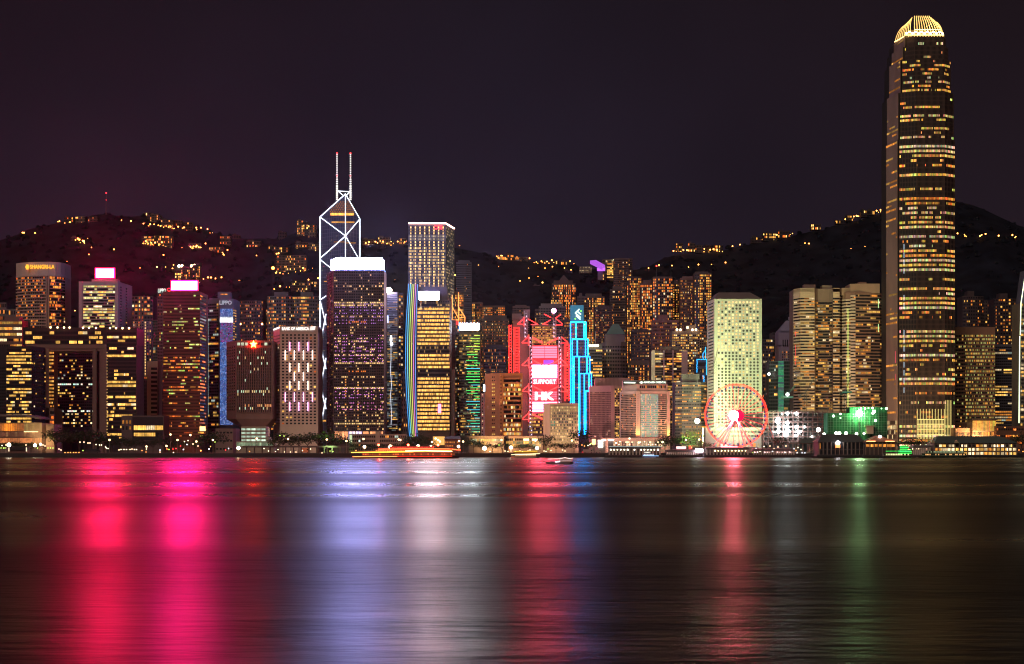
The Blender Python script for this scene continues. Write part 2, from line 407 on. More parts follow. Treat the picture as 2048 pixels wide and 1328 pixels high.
b.facade(0, 44, 5, wf=.96, hf=.75, lit=.1, pal=[(1,CW,.2,.7),(1,YE,.3,.8)]); b.done()
Y = 1720
b = Bld('office_block', 'slim white block with one stack of black windows left of red tower', Y, [(294,0),(316,0)], 722, wallm=wall(.46,.36,.33), depth=20, seed=26)
b.facade(0, 16, 1, za=Z(872,Y), zb=Z(733,Y), wf=.85, hf=.55, lit=0, xa=.32, xb=.98); b.done()
b = Bld('office_block', 'black windowless block standing behind the slim striped white block', 1745, [(272,0),(297,0)], 752, wallm=wall(.03,.03,.035), depth=20, seed=27)
b.facade(0, 20, 5, lit=.06, pal=RES, wf=.7, fn=lambda f,c,r: pick(r, RES) if 17 < f < 20 and r.random() < .7 else None); b.done()

# gate shaped government complex
Y = 1640
root = thing('government_building', 'huge dark gate-shaped office complex framed by brown beam and columns', 'building', (X(150, Y), Y + 15, GZ))
mb = MB(); mb.box(X(46,Y), X(274,Y), Y, Y + 34, Z(690,Y), Z(655,Y)); mb.build('top_beam', wall(.028,.022,.027), root)
mb = MB(); mb.box(X(213,Y), X(273,Y), Y, Y + 34, GZ, Z(690,Y)); mb.build('east_block', wall(.028,.022,.027), root)
mb = MB(); mb.box(X(52,Y-2), X(212,Y-2), Y - 2, Y + 34, Z(697,Y-2), Z(689,Y-2)); mb.box(X(92,Y-2), X(199,Y-2), Y - 1, Y + 30, Z(702,Y-2), Z(697.1,Y-2)); mb.build('lintel', wall(.24,.15,.13), root)
mb = MB(); mb.box(X(185,Y-2), X(193,Y-2), Y - 2, Y + 30, GZ, Z(697.2,Y-2)); mb.box(X(199,Y-2), X(212.6,Y-2), Y - 2, Y + 30, GZ, Z(697.2,Y-2)); mb.box(X(193,Y), X(199,Y), Y+6, Y + 30, GZ, Z(697.2,Y)); mb.build('column', wall(.21,.13,.115), root)
mb = MB(); mb.box(X(91,Y-2), X(98,Y-2), Y - 2, Y + 30, GZ, Z(697.2,Y-2)); mb.box(X(90,Y-2), X(108,Y-2), Y-2, Y+30, GZ, Z(816,Y-2)); mb.build('column', wall(.34,.22,.17), root)
tmp = Bld.__new__(Bld); tmp.Y = Y; tmp.rng = random.Random(31); tmp.rows = {}; tmp.root = root; tmp.win = WIN
def seg_(a, bb, Yy): return ((X(a,Yy), Yy), (X(bb,Yy), Yy))
pg = [(6,YE,.6,1.7),(1,WH,.8,1.8)]
tmp.facade(0, 29, 24, za=Z(880,Y), zb=Z(663,Y), wf=.9, hf=.6, lit=.42, pal=pg, run=3, rowvar=.9, seg=seg_(214,272,Y), key=0)
tmp.facade(0, 3, 52, za=Z(689,Y), zb=Z(661,Y), wf=.9, hf=.6, lit=.26, pal=pg, run=3, seg=seg_(48,205,Y), key=1)
tmp.facade(0, 16, 4, za=Z(816,Y-2), zb=Z(702,Y-2), wf=.85, hf=.5, lit=.85, pal=[(3,AM,.4,1.2),(3,YE,.3,1.2)], seg=seg_(98.5,108,Y-2), key=2)
tmp.facade(0, 3, 4, za=Z(850,Y-2), zb=Z(820,Y-2), wf=.85, hf=.6, lit=.7, pal=[(3,OR,.7,1.5)], seg=seg_(100,108,Y-2), key=2)
tmp.facade(0, 27, 1, za=Z(868,Y-2), zb=Z(702,Y-2), wf=.8, hf=.3, fn=lambda f,c,r: (1.0,.6,.2), seg=seg_(213.0,215.2,Y-2), key=3, off=.05)
for k in sorted(tmp.rows): build_row(tmp.rows[k], WIN, root)
for px in (101,115,128,139,166,178,192,220,232,245,258):
    mb = MB(); mb.ball(at(px, 653.5 + px * .012, Y - .5), .9, nu=6, nv=4); mb.build('roof_light', neon(1,.62,.25,9,False), root)
b = Bld('office_tower', 'dark glass office standing inside the opening of the gate-shaped complex', 1700, [(104,0),(196,0)], 703, wallm=wall(.06,.05,.055), depth=26, seed=33)
def fi(f, c, r):
    row = 24 - f
    if row in (10, 19): return (.6+r.random(), .85+.5*r.random(), .9) if r.random() < .75 else None
    p_ = {1:.05,2:.4,4:.35,5:.2,7:.6,8:.35,13:.35,14:.2,17:.25,20:.5,21:.2,23:.5}.get(row, .08)
    return pick(r, OFF) if r.random() < p_ else None
b.facade(0, 25, 24, za=Z(855,1700), zb=Z(706,1700), wf=.85, hf=.5, fn=fi); b.done()
Y = 1620
b = Bld('office_tower', 'dark glass tower with a few bright yellow window patches beside the gate', Y, [(-40,0),(12,0),(13,-6),(63,-6),(92,20)], 693, wallm=wall(.02,.02,.03), depth=14, seed=35)
b.facade(0, 20, 12, za=Z(860,Y), zb=Z(733,Y), wf=.9, lit=.05, pal=pg, run=3); b.facade(2, 25, 18, za=Z(860,Y), zb=Z(697,Y), wf=.9, hf=.55, lit=.42, pal=pg, run=2, rowvar=1.1); b.facade(3, 19, 8, za=Z(860,Y), zb=Z(697,Y), wf=.6, hf=.35, lit=.08, pal=pg); b.done()

# small LegCo style block with dark frame
Y = 1560
b = Bld('low_office', 'low dark framed block with two rows of warm windows behind the park', Y, [(243,0),(264,0),(328,0)], 831, wallm=wall(.13,.10,.10), depth=24, seed=36)
box_m(b.root, 'dark_recess', 265, 326, 834, 880, Y, .5, wall(.02,.02,.03), -.6)
b.facade(1, 1, 14, za=Z(861,Y), zb=Z(850,Y), xa=.06, xb=.98, wf=.85, hf=.8, lit=.6, pal=pg, run=3, off=.9, key=1)
b.facade(1, 1, 14, za=Z(874,Y), zb=Z(864,Y), xa=.06, xb=.85, wf=.85, hf=.7, lit=.65, pal=pg, run=3, off=.9, key=2)
b.facade(0, 2, 3, za=Z(862,Y), zb=Z(838,Y), wf=.5, hf=.6, lit=.8, pal=[(1,AM,.2,.5)], key=3); b.done()

# glass hall
Y = 1530
root = thing('glass_hall', 'low glass hall glowing orange under a wide curved roof at the left edge', 'hall', (X(50,Y), Y + 15, GZ))
mb = MB(); mb.prism([(X(-60,Y),Y),(X(84,Y),Y),(X(90,Y),Y+10),(X(90,Y),Y+28),(X(-60,Y),Y+28)], GZ, Z(846,Y)); mb.prism([(X(90.5,Y),Y+3),(X(107,Y),Y+3),(X(107,Y),Y+28),(X(90.5,Y),Y+28)], GZ, Z(848,Y)); mb.build('hall_wall', wall(.26,.17,.15), root)
mb = MB()
for i in range(28):
    for (y0_, y1_) in ((847, 862), (864, 873), (876, 886)):
        px = -40 + i * 4.4; hot = math.exp(-((px - 19) / 13) ** 2)
        if y0_ == 847: k = (2.2*hot+.4, .62*hot+.1, .02 + .03*hot) if px < 45 else ((.35,.2,.06) if i % 3 else (.5,.35,.1))
        elif y0_ == 864: k = (.2,.06,.03) if i % 4 else (.35,.16,.06)
        else: k = (1.1,.34,.10)
        mb.face([(X(px,Y),Y-.15,Z(y1_,Y)),(X(px+3.9,Y),Y-.15,Z(y1_,Y)),(X(px+3.9,Y),Y-.15,Z(y0_,Y)),(X(px,Y),Y-.15,Z(y0_,Y))], k)
mb.build('glazing', WIN, root)
mb = MB()
for i in range(60): mb.box(X(-40+i*2.1,Y)-.14, X(-40+i*2.1,Y)+.14, Y-.9, Y-.2, Z(890,Y), Z(845,Y))
for i in range(8): mb.box(X(92+i*2,Y)-.14, X(92+i*2,Y)+.14, Y+2.2, Y+2.9, Z(890,Y), Z(849,Y))
mb.build('fin_screen', wall(.5,.38,.30), root)
mb = MB(); n = 16
for i in range(n):
    a0, a1 = -60 + 142*i/n, -60 + 142*(i+1)/n
    h0 = 829 + 8 * max(0, (a0 - 40) / 42) ** 2; h1 = 829 + 8 * max(0, (a1 - 40) / 42) ** 2
    mb.prism([(X(a0,Y),Y-6),(X(a1,Y),Y-6),(X(a1,Y),Y+30),(X(a0,Y),Y+30)], Z(h0+4,Y), Z(h0,Y))
mb.build('curved_roof', wall(.20,.16,.16), root)
line_m(root, 'cove_light', [(at(48,863.5,Y-1.2), at(76,863.5,Y-1.2))], .28, neon(1,.7,.3,4,False))

# red brown tower
Y = 1690
b = Bld('office_tower', 'tall red brown glass tower topped by the wide glowing pink sign', Y, [(327,0),(400,0),(412,30)], 583, wallm=wall(.15,.04,.03), winm=WINB, depth=12, seed=41)
def fr(f, c, r):
    g_ = f / 55
    if 40 - 1 < f < 41: return (.55,.3,.25)
    lim = .55 if f in (50, 46, 43, 42, 35, 31, 28, 27, 26, 25, 21, 18) else .03
    return None
def rowfn(seed, dens):
    st = random.Random(seed); rows = {}
    def fn(f, c, r):
        if f not in rows:
            top = f > 24; d = dens * (0.55 if top else 1.0) * st.choice((.05, .2, .6, 1.0, 1.5))
            rows[f] = [d, (LIM if (top and st.random() < .85) or st.random() < .25 else RED), 0, None]
        q = rows[f]
        if q[2] <= 0: q[2] = r.choice((1,2,3,5)); q[3] = pick(r, q[1]) if r.random() < q[0] else None
        q[2] -= 1
        return tuple(a * (.65 + .7 * r.random()) for a in q[3]) if q[3] else None
    return fn
b.facade(0, 44, 34, za=Z(875,Y), zb=Z(588,Y), wf=.9, hf=.42, fn=rowfn(4, .52)); b.facade(1, 44, 5, za=Z(875,Y), zb=Z(588,Y), wf=.9, hf=.45, lit=.45, pal=RED, run=2)
b.fins(0, 34, w_=.22, proud=.3)
sign_m(b.root, 'beacon_sign', 342, 393.5, 562, 579.5, Y, 2.5, PINKL2, 2.2, neon(1,.01,.12,1.6,False))  # cabinet emits dim pink, standing in for glow around the sign
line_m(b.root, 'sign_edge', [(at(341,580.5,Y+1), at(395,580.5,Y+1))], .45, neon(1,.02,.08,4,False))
mb = MB(); c = at(338, 579.5, Y)
for i in range(14):
    a0, a1 = 2*math.pi*i/14, 2*math.pi*(i+1)/14
    if i != 2: mb.bar(c + Vector((math.cos(a0)*1.5, 0, math.sin(a0)*1.5)), c + Vector((math.cos(a1)*1.5, 0, math.sin(a1)*1.5)), .3)
mb.build('ring_logo', neon(1,.03,.03,4,False), b.root)
box_m(b.root, 'street_lobby', 400, 411, 853, 862, Y, 1.2, neon(1,.55,.2,3,False), -1.5); b.done()
b = Bld('office_tower', 'dark red tower with small white rooftop lettering behind the red brown one', 1775, [(315,0),(332,0)], 587, wallm=wall(.12,.06,.07), winm=WINB, depth=10, seed=43)
b.facade(0, 50, 5, lit=.12, pal=RED); text('roof_lettering', 'LIPPO', 316, 332, 577, 585, 1774, neon(.8,1,.85,1.4,False), b.root, shear=.1); b.done()

# blue LED tower
Y = 1765
b = Bld('office_tower', 'glass tower with shimmering blue screen wall and grey lettering at top', Y, [(412,6),(437,0),(440,-4),(466,-4),(473,10)], 598, wallm=wall(.09,.095,.12), depth=24, seed=45)
b.facade(0, 44, 7, za=Z(870,Y), zb=Z(606,Y), wf=.9, hf=.6, lit=.32, pal=[(3,YE,.2,.8),(2,CW,.2,.7),(2,AM,.2,.8)], run=2)
def fb(f, c, r):
    row = 100 - f; y = 618 + (850 - 618) * row / 101
    if 632 < y < 645: g = 3.0 * math.exp(-((y - 640) / 5) ** 2); return (g + .2, g + .25, g + .3)
    if 645 <= y < 684: k = .5 * r.random(); return (k * 1.0, .12 * k, k * .9) if r.random() < .4 else (.10, .14, .42 * r.random() + .1)
    k = r.random(); return (.04 + .3 * k**4, .09 + .3 * k**2, .28 + .45 * k)
b.facade(2, 101, 16, za=Z(850,Y), zb=Z(618,Y), wf=.94, hf=.8, fn=fb, key=0)
b.facade(3, 44, 2, za=Z(850,Y), zb=Z(618,Y), wf=.6, hf=.4, lit=.7, pal=[(2,YE,.5,1.2)], key=5)
b.facade(0, 44, 1, za=Z(830,Y), zb=Z(640,Y), xa=.1, xb=.22, wf=.9, hf=.85, fn=lambda f,c,r: (.28,.4,.38), key=6, off=.4)
text('top_lettering', 'LIPPO', 439, 463.5, 601, 609.5, Y - 5.5, neon(.35,.38,.45,1.0,False), b.root, bold=.03)
b.roofbox(434, 458, 583, 4, 18, 598.5); b.roofbox(416, 433, 595, 8, 20, 600)
tmp2 = b; b.facade(0, 1, 5, za=Z(590,Y), zb=Z(586,Y), seg=seg_(441,455,Y+3.5), lit=1, pal=[(1,AM,.9,1.4)], key=9, off=.2); b.done()

# apartments between
for (lab, Y, pts, top, den, sd_, wc) in [
    ('dark apartment tower with scattered orange windows behind the red star building', 2140, [(480,3),(492,0),(510,0),(526,3)], 601, .3, 51, (.10,.07,.08)),
    ('thin apartment block in the gap right of the scattered orange window tower', 2200, [(528,0),(538,0)], 618, .25, 52, (.09,.07,.08)),
    ('blue grey apartment tower with a bright yellow window cluster behind lettered slab', 2100, [(535,4),(548,0),(572,0),(588,4)], 592, .42, 53, (.13,.14,.16)),
    ('grey apartment tower immediately left of the white-lined prism tower', 2060, [(588,4),(602,0),(622,0),(638,4)], 592, .34, 54, (.13,.14,.16))]:
    b = Bld('apartment_tower', lab, Y, pts, top, wallm=wall(*wc), depth=24, seed=sd_)
    for i in range(len(pts) - 1): b.facade(i, 44, 5, lit=den, pal=RES, wf=.6, hf=.5, colvar=.8)
    b.ledges(44, proud=.35, h=.2)
    if sd_ > 52: b.roofbox(pts[0][0] + 12, pts[-1][0] - 14, top - 9)
    b.done()
for p in ((480.5, 648), (524, 648)):
    o = thing('floodlight', 'orange floodlight on the park slope, ' + ('left' if p[0] < 500 else 'right') + ' one of two above red star', 'floodlight', at(p[0], p[1] + 14, 1960))
    mb = MB(); mb.bar(at(p[0], p[1]+14, 1960), at(*p, 1960), .25); mb.build('pole', DKR, o)
    mb = MB(); mb.ball(at(*p, 1960), 1.0); mb.build('lamp_head', neon(1,.45,.12,25), o)

# tower with red star
Y = 1590
b = Bld('office_tower', 'brown military tower with narrow window slits, waisted foot and red star', Y, [(453,24),(471,3),(472,0),(545,0),(546.5,4)], 681, base=828, wallm=wall(.17,.10,.085), depth=20, seed=61)
def fs(f, c, r):
    row = 22 - f
    if row in (0,): return None
    p_ = {1:.1,3:.25,5:.15,8:.05,11:.12,15:.75,16:.15,20:.35,21:.3}.get(row, .012)
    if r.random() > p_: return None
    return (1.2,.45,.15) if row in (20, 4) and r.random() < .8 else ((.8,1.1,.75) if r.random() < .6 else (1.0,.7,.3))
b.facade(2, 23, 19, za=Z(825,Y), zb=Z(696,Y), wf=.55, hf=.86, fn=fs, xa=.03, xb=.98)
b.facade(2, 1, 9, za=Z(692,Y), zb=Z(684,Y), wf=.7, hf=.7, fn=lambda f,c,r: (.7,.8,.55) if c in (0,1,2) or c == 7 else None, xa=.02, xb=.98, key=4)
b.facade(0, 22, 5, za=Z(822,Y), zb=Z(690,Y), wf=.5, hf=.4, lit=.03, pal=[(1,CW,.1,.25)])
b.fins(2, 19, Z(826,Y), Z(695,Y), w_=.9, proud=.9, xa=.03, xb=.98)
def sc_(k, d=0): 
    cx = X(505, Y); return [(cx + (p[0]-cx)*k, p[1] + d) for p in b.poly]
mb = MB(); P0 = [(X(482,Y),Y+8),(X(486,Y),Y+4),(X(487,Y),Y+4),(X(527,Y),Y+4),(X(529,Y),Y+8),(X(529,Y),Y+36),(X(482,Y),Y+36)]
mb.prism(P0, Z(856,Y), Z(838,Y), top=b.poly); mb.prism(b.poly, Z(838,Y), Z(828,Y)); mb.prism(P0, GZ, Z(856,Y)); mb.build('waisted_foot', b.wm, b.root)
mb = MB(); c = at(507, 688.5, Y - 1.3); pts5 = []
for i in range(10):
    rr = 3.6 if i % 2 == 0 else 1.5; a = math.pi/2 + i*math.pi/5; pts5.append((c.x + rr*math.cos(a), c.z + rr*math.sin(a)))
for i in range(10):
    p, q = pts5[i], pts5[(i+1) % 10]; mb.face([(c.x,c.y-.9,c.z),(p[0],c.y,p[1]),(q[0],c.y,q[1])]); mb.face([(c.x,c.y+.6,c.z),(q[0],c.y,q[1]),(p[0],c.y,p[1])])
mb.build('red_star', neon(1,.02,.003,300), b.root); b.done()
Y = 1500
b = Bld('low_office', 'low cream office with greenish lit windows at the foot of star tower', Y, [(482,0),(532,0)], 853, wallm=wall(.42,.38,.30), depth=22, seed=63)
b.facade(0, 4, 5, za=Z(884,Y), zb=Z(855,Y), wf=.8, hf=.5, lit=.75, pal=[(1,(.75,1,.75),.5,1.4)]); b.ledges(4, Z(884,Y), Z(855,Y), proud=.5, h=.2)
mb = MB(); mb.box(X(472,Y-4), X(548,Y-4), Y-4, Y+20, GZ, Z(883,Y)); mb.box(X(532,Y), X(537,Y), Y+.1, Y+20, Z(883,Y)-.2, Z(874,Y)); mb.build('podium', b.wm, b.root)
b.facade(0, 1, 16, za=Z(893,Y), zb=Z(884,Y), seg=seg_(473,546,Y-4), wf=.8, hf=.8, lit=.8, pal=[(1,(.55,.75,.45),.2,.6)], key=7); b.done()
b = Bld('low_office', 'plain brown low block between the round tree and cream office', 1530, [(431,0),(466,0),(472,4)], 857, wallm=wall(.24,.17,.15), depth=20, seed=64)
b.facade(0, 3, 5, wf=.6, hf=.2, lit=.0); b.done()

# grid slab with neon strips
Y = 1600
b = Bld('office_tower', 'pale concrete tower with square window grid and short glowing neon strips', Y, [(547,28),(560,0),(636,0)], 655, wallm=wall(.50,.37,.31), depth=12, seed=71)
za, zb = Z(850,Y), Z(667,Y)
b.facade(1, 30, 9, za=za, zb=zb, wf=.55, hf=.5, lit=.075, pal=[(2,YE,.5,1.5),(2,OR,.3,.9)], xa=.03, xb=.97, rowvar=.9)
b.facade(0, 30, 6, za=za, zb=zb, wf=.5, hf=.4, lit=.03, pal=OFF); b.facade(1, 1, 8, za=Z(664,Y), zb=Z(660,Y), lit=.6, pal=[(1,CW,.3,.7)], xa=.3, xb=.9, key=8)
nw = neon(1,.75,.62,5,False); np_ = neon(.95,.42,.85,4,False)
for (ys, xs) in (((684,702),(579.6,597.7,615.7)),((701,720),(570.5,588.7,606.7,624.7)),((726,744),(579.6,597.7,615.7)),((744,762),(588.7,606.7)),((762,780),(579.6,597.7,615.7)),((785,803),(570.5,588.7,606.7,624.7)),((804,822),(579.6,597.7,615.7))):
    for x in xs: line_m(b.root, 'neon_strip', [(at(x, ys[0], Y-.9), at(x, ys[1], Y-.9))], .38, np_ if ys[0] in (684,785,804) else nw)
mb = MB(); mb.box(X(560,Y), X(636,Y), Y-.4, Y+20, Z(664,Y), Z(652,Y)); par_ = mb.build('parapet', wall(.40,.30,.26), b.root)
wn = neon(1,.92,.85,1.6,False)
text('roof_lettering', 'BANK OF AMERICA', 564, 618, 654, 660.5, Y - .5, wn, par_, bold=.02)
mb = MB(); c = at(625, 656.5, Y-.9)
for k in range(4): mb.bar(c + Vector((-2.6+k*.2, 0, -1.5+k*.9)), c + Vector((2.2+k*.2, 0, -1.2+k*.9)), .32)
mb.build('flag_logo', wn, par_); line_m(b.root, 'side_sign', [(at(547.5,659.5,Y+26), at(558.5,655,Y+2))], .9, wn); b.done()

# prism tower with white lines
Y = 1850
root = thing('skyscraper', 'dark faceted skyscraper outlined in white light triangles with twin masts', 'skyscraper', (X(685,Y), Y+20, GZ))
L, C, Rr, Bk = (640, 27), (691, 0), (720, 27), (668, 55)
def p3(q, py): return ((q[0]-CX)*(Y+q[1])/F, Y+q[1], Z(py, Y+q[1]))
gl = bpy.data.materials.new('prism_glass'); gl.use_nodes = True; t = gl.node_tree; bb_ = t.nodes['Principled BSDF']
bb_.inputs['Roughness'].default_value = .25; bb_.inputs['Metallic'].default_value = .3
tc_ = t.nodes.new('ShaderNodeTexCoord'); bk_ = t.nodes.new('ShaderNodeTexBrick'); bk_.offset = 0
mp_ = t.nodes.new('ShaderNodeMapping'); mp_.inputs['Rotation'].default_value = (R(90), 0, 0)
bk_.inputs['Color1'].default_value = (.07,.08,.12,1); bk_.inputs['Color2'].default_value = (.09,.10,.15,1); bk_.inputs['Mortar'].default_value = (.16,.17,.22,1)
bk_.inputs['Scale'].default_value = 1; bk_.inputs['Brick Width'].default_value = 2.6; bk_.inputs['Row Height'].default_value = 3.9; bk_.inputs['Mortar Size'].default_value = .25
t.links.new(tc_.outputs['Object'], mp_.inputs[0]); t.links.new(mp_.outputs[0], bk_.inputs[0]); t.links.new(bk_.outputs[0], bb_.inputs['Base Color'])
mb = MB(); lo = [p3(q, 904) for q in (L, C, Rr, Bk)]; lo = [(a, b_, GZ) for a, b_, _ in lo]; hi = [p3(L,434), p3(C,388), p3(Rr,438), p3(Bk,436)]
for i in range(4):
    j = (i+1) % 4; mb.face([lo[i], lo[j], hi[j], hi[i]])
mb.face([hi[0], hi[1], hi[3]]); mb.face([hi[1], hi[2], hi[3]]); mb.build('glass_prism', gl, root)
mid = lambda q, k, py: ((q[0]-CX)*(Y+q[1])/F, Y+q[1]-.6, Z(py, Y+q[1]))
def pf(px, py, side):  # point on left or right face
    A = L if side < 0 else Rr; lo_, hi_ = 0., 1.
    for _ in range(40):
        k = (lo_+hi_)/2; x = X(C[0],Y)*(1-k) + (A[0]-CX)*(Y+A[1])/F*k; yy = Y + A[1]*k; pxx = CX + x*F/yy
        if (pxx < px) == (side < 0): hi_ = k
        else: lo_ = k
    return Vector((x, yy - .7, Z(py, yy)))
LN = [(pf(640,434,-1), pf(691,388,-1)), (pf(691,388,1), pf(720,438,1)), (pf(640,434,-1), pf(691,472,-1)), (pf(691,472,1), pf(720,438,1)),
      (pf(691,388,-1), pf(691,530,-1)), (pf(640,434,-1), pf(640,600,-1)), (pf(720,438,1), pf(720,530,1)), (pf(691,472,-1), pf(640,517,-1)), (pf(691,472,1), pf(718,518,1)),
      (pf(640,519,-1), pf(664,538,-1)), (pf(640,600,-1), pf(652,592,-1)), (pf(640,602,-1), pf(640,852,-1))]
for a in (602, 690, 770):
    LN += [(pf(640.5,a,-1), pf(652,a+48,-1)), (pf(652,a+26,-1), pf(640.5,a+86,-1))]
wl = neon(.85,.9,1,3.2)
for p, q in LN: line_m(root, 'light_line', [(p, q)], .46, wl)
rt = random.Random(8); bm_ = MB()
for (y0_, y1_, a, b2, side, k) in [(426,431,661,690,-1,2.0),(426,431,692,708,1,1.6),(443,446,663,690,-1,.8),(443,446,692,709,1,.8),(483,485,668,690,-1,.35),(485,487,692,712,1,.4),(562,564,648,658,-1,.8),(840,843,642,652,-1,1.)]:
    p, q = pf(a,y1_,side), pf(b2,y1_,side); p2, q2 = pf(a,y0_,side), pf(b2,y0_,side); bm_.face([p,q,q2,p2], (1.0*k,.45*k,.08*k))
for side in (-1, 1):
    for r_ in range(6):
        for c_ in range(14):
            px = 660 + c_*2.3 if side < 0 else 693 + c_*1.15; y0_ = 403 + r_*3.8
            if abs(px-691) > (y0_-389)*(1.05 if side < 0 else .55): continue
            if (r_+c_) % 2: bm_.face([pf(px,y0_+2.6,side), pf(px+(1.8 if side<0 else .9),y0_+2.6,side), pf(px+(1.8 if side<0 else .9),y0_,side), pf(px,y0_,side)], (.45,.16,.02))
for i in range(60):
    px = 643 + rt.random()*44; py = 440 + rt.random()*380; p = pf(px,py,-1); bm_.face([p, pf(px+1.6,py,-1), pf(px+1.6,py-1.8,-1), pf(px,py-1.8,-1)], (.5*rt.random(),.3*rt.random(),.15))
bm_.build('lit_storeys', WIN, root)
mb = MB(); st_ = MB()
for px in (674, 701):
    a, m_, tp = at(px, 400, Y+12), at(px, 352, Y+12), at(px, 306.5, Y+12)
    mb = MB(); mb.bar(a, m_, .75, 6, .55); mb.bar(m_, tp, .5, 6, .22); mb.bar(at(px-4, 350, Y+12), at(px+3, 350, Y+12), .3); mst = mb.build('mast', wall(.5,.5,.5), root)
    s1 = MB(); 
    for i in range(26):
        z = a.z + (tp.z - a.z)*i/26; rr = .95 if i < 12 else .7; s1.box(a.x-rr, a.x+rr, a.y-rr, a.y+rr, z, z + (1.3 if i < 8 else .8))
    s1.build('mast_lights', neon(1,.95,.85,1.3,False), mst)
    r1 = MB(); r1.ball(tp, .8); r1.ball(m_ + Vector((0,-1,0)), .6); r1.build('beacon', neon(1,.03,.03,8,False)  , mst)
line_m(root, 'mast_brace', [(at(676,382,Y+12), at(699,383.5,Y+12)), (at(676,382,Y+12), at(685,390,Y+8)), (at(699,383.5,Y+12), at(694,390,Y+8)), (at(674,398,Y+12), at(674,385,Y+12)), (at(701,398,Y+12), at(701,385,Y+12))], .45, wl)

# dark LED gridded tower with screen crown
Y = 1620
b = Bld('office_tower', 'dark gridded tower with purple LED dots under a white and blue screen crown', Y, [(655,30),(668,0),(768,0)], 540, wallm=wall(.085,.06,.07), depth=10, seed=81)
def fa(f, c, r):
    row = 57 - f; bay = (c % 4)
    hot = {5:.3, 11:.85,12:.9,16:.35, 24:.35,25:.5, 27:.3, 28:.3,30:.8,33:.9,38:.35, 49:.3}
    if row in (17,18,36,37) : return (1.1,.28,.03) if 7 < c < 18 and row in (18, 36) and r.random() < .8 else None
    p_ = hot.get(row, .10 if row < 50 else .2); p_ = 1 if row == 42 or row == 55 else p_
    if r.random() < p_: k = .4 + 1.3*r.random(); return (k, .62*k, .24*k)
    return (.9,.35,.06) if c in (6, 13) and row > 38 and r.random() < .5 else None
b.facade(1, 58, 28, za=Z(861,Y), zb=Z(542,Y), wf=.7, hf=.5, fn=fa); b.facade(0, 58, 5, za=Z(861,Y), zb=Z(542,Y), wf=.6, hf=.45, lit=.12, pal=[(1,YE,.2,.9)])
b.ledges(29, Z(861,Y), Z(542,Y), proud=.35, h=.13); b.fins(1, 7, Z(880,Y), Z(540,Y), w_=.7, proud=.9); b.fins(1, 28, Z(861,Y), Z(542,Y), w_=.22, proud=.45); b.fins(0, 3, Z(880,Y), Z(540,Y), w_=.6, proud=.7)
for (k, (y0_, y1_)) in enumerate(((541,547),(608,632),(634,650),(671,708),(711,724),(777,796),(806,822))):
    mb = MB(); y = y0_; col_ = ((.62,.28,1.0),(.8,.25,.9),(1.0,.25,.75))[min(k,6)//3 if k < 6 else 2]
    while y <= y1_:
        for i in range(29):
            px = 668 + 100*i/28; p = at(px, y, Y-.6)
            if b.rng.random() < .6: mb.box(p.x-.27, p.x+.27, p.y, p.y+.4, p.z-.27, p.z+.27)
        y += 6.2
    mb.build('led_dots', neon(*col_, 2.1, False), b.root)
mb = MB(); mb.box(X(668,Y), X(766,Y), Y-.5, Y+30, Z(539,Y), Z(536,Y)); mb.build('crown_edge', neon(.25,.38,1,8), b.root)
mb = MB(); mb.prism([(X(662,Y+18),Y+18),(X(671,Y),Y),(X(764,Y),Y),(X(764,Y),Y+26),(X(662,Y),Y+26)], Z(535.6,Y), Z(516,Y)); mb.build('screen_crown', neon(.42,.40,1,135), b.root)
mb = MB(); 
for i in range(4): mb.bar(at(663.4+i*1.6, 533, Y+14-i*4), at(663.4+i*1.6, 522+i, Y+14-i*4), .35)
mb.build('screen_glyphs', neon(.05,.45,1,6,False), b.root)
mb = MB(); rl = random.Random(9)
for bay in range(7):
    a, c_ = 669 + bay*14.1, 669 + bay*14.1 + 12.6
    for k in range(5):
        x0_ = a + (c_-a)*k/5; x1_ = a + (c_-a)*(k+1)/5 - .15
        cc = (1.5,.55,.22) if bay not in (2, 3) else ((1.3,1.0,1.6) if rl.random() < .5 else (2.2,1.6,1.5))
        g_ = .6 + .6*rl.random(); mb.face([(X(x0_,Y),Y-.2,Z(879,Y)),(X(x1_,Y),Y-.2,Z(879,Y)),(X(x1_,Y),Y-.2,Z(863,Y)),(X(x0_,Y),Y-.2,Z(863,Y))], tuple(v*g_ for v in cc))
mb.build('lobby_glazing', WIN, b.root); b.done()
b = Bld('low_office', 'long cream four-storey block with stair tower behind the red boat', 1500, [(698,0),(812,0)], 868, wallm=wall(.38,.31,.27), depth=16, seed=84)
Y = 1500
b.facade(0, 4, 30, za=Z(903,Y), zb=Z(869,Y), wf=.75, hf=.5, lit=.14, pal=[(2,(.7,1,.85),.4,1.4),(1,AM,.5,1.2)], run=2); b.ledges(4, Z(903,Y), Z(869,Y), proud=.4, h=.15)
mb = MB(); mb.box(X(751,Y), X(760,Y), Y-1.5, Y+10, GZ, Z(863,Y)); mb.build('stair_tower', wall(.45,.36,.30), b.root)
mb = MB(); mb.box(X(699,Y-1), X(704,Y-1), Y-1.6, Y-.5, Z(886,Y), Z(870,Y)); mb.build('lit_stair', neon(.75,.9,.5,.9,False), b.root); b.done()

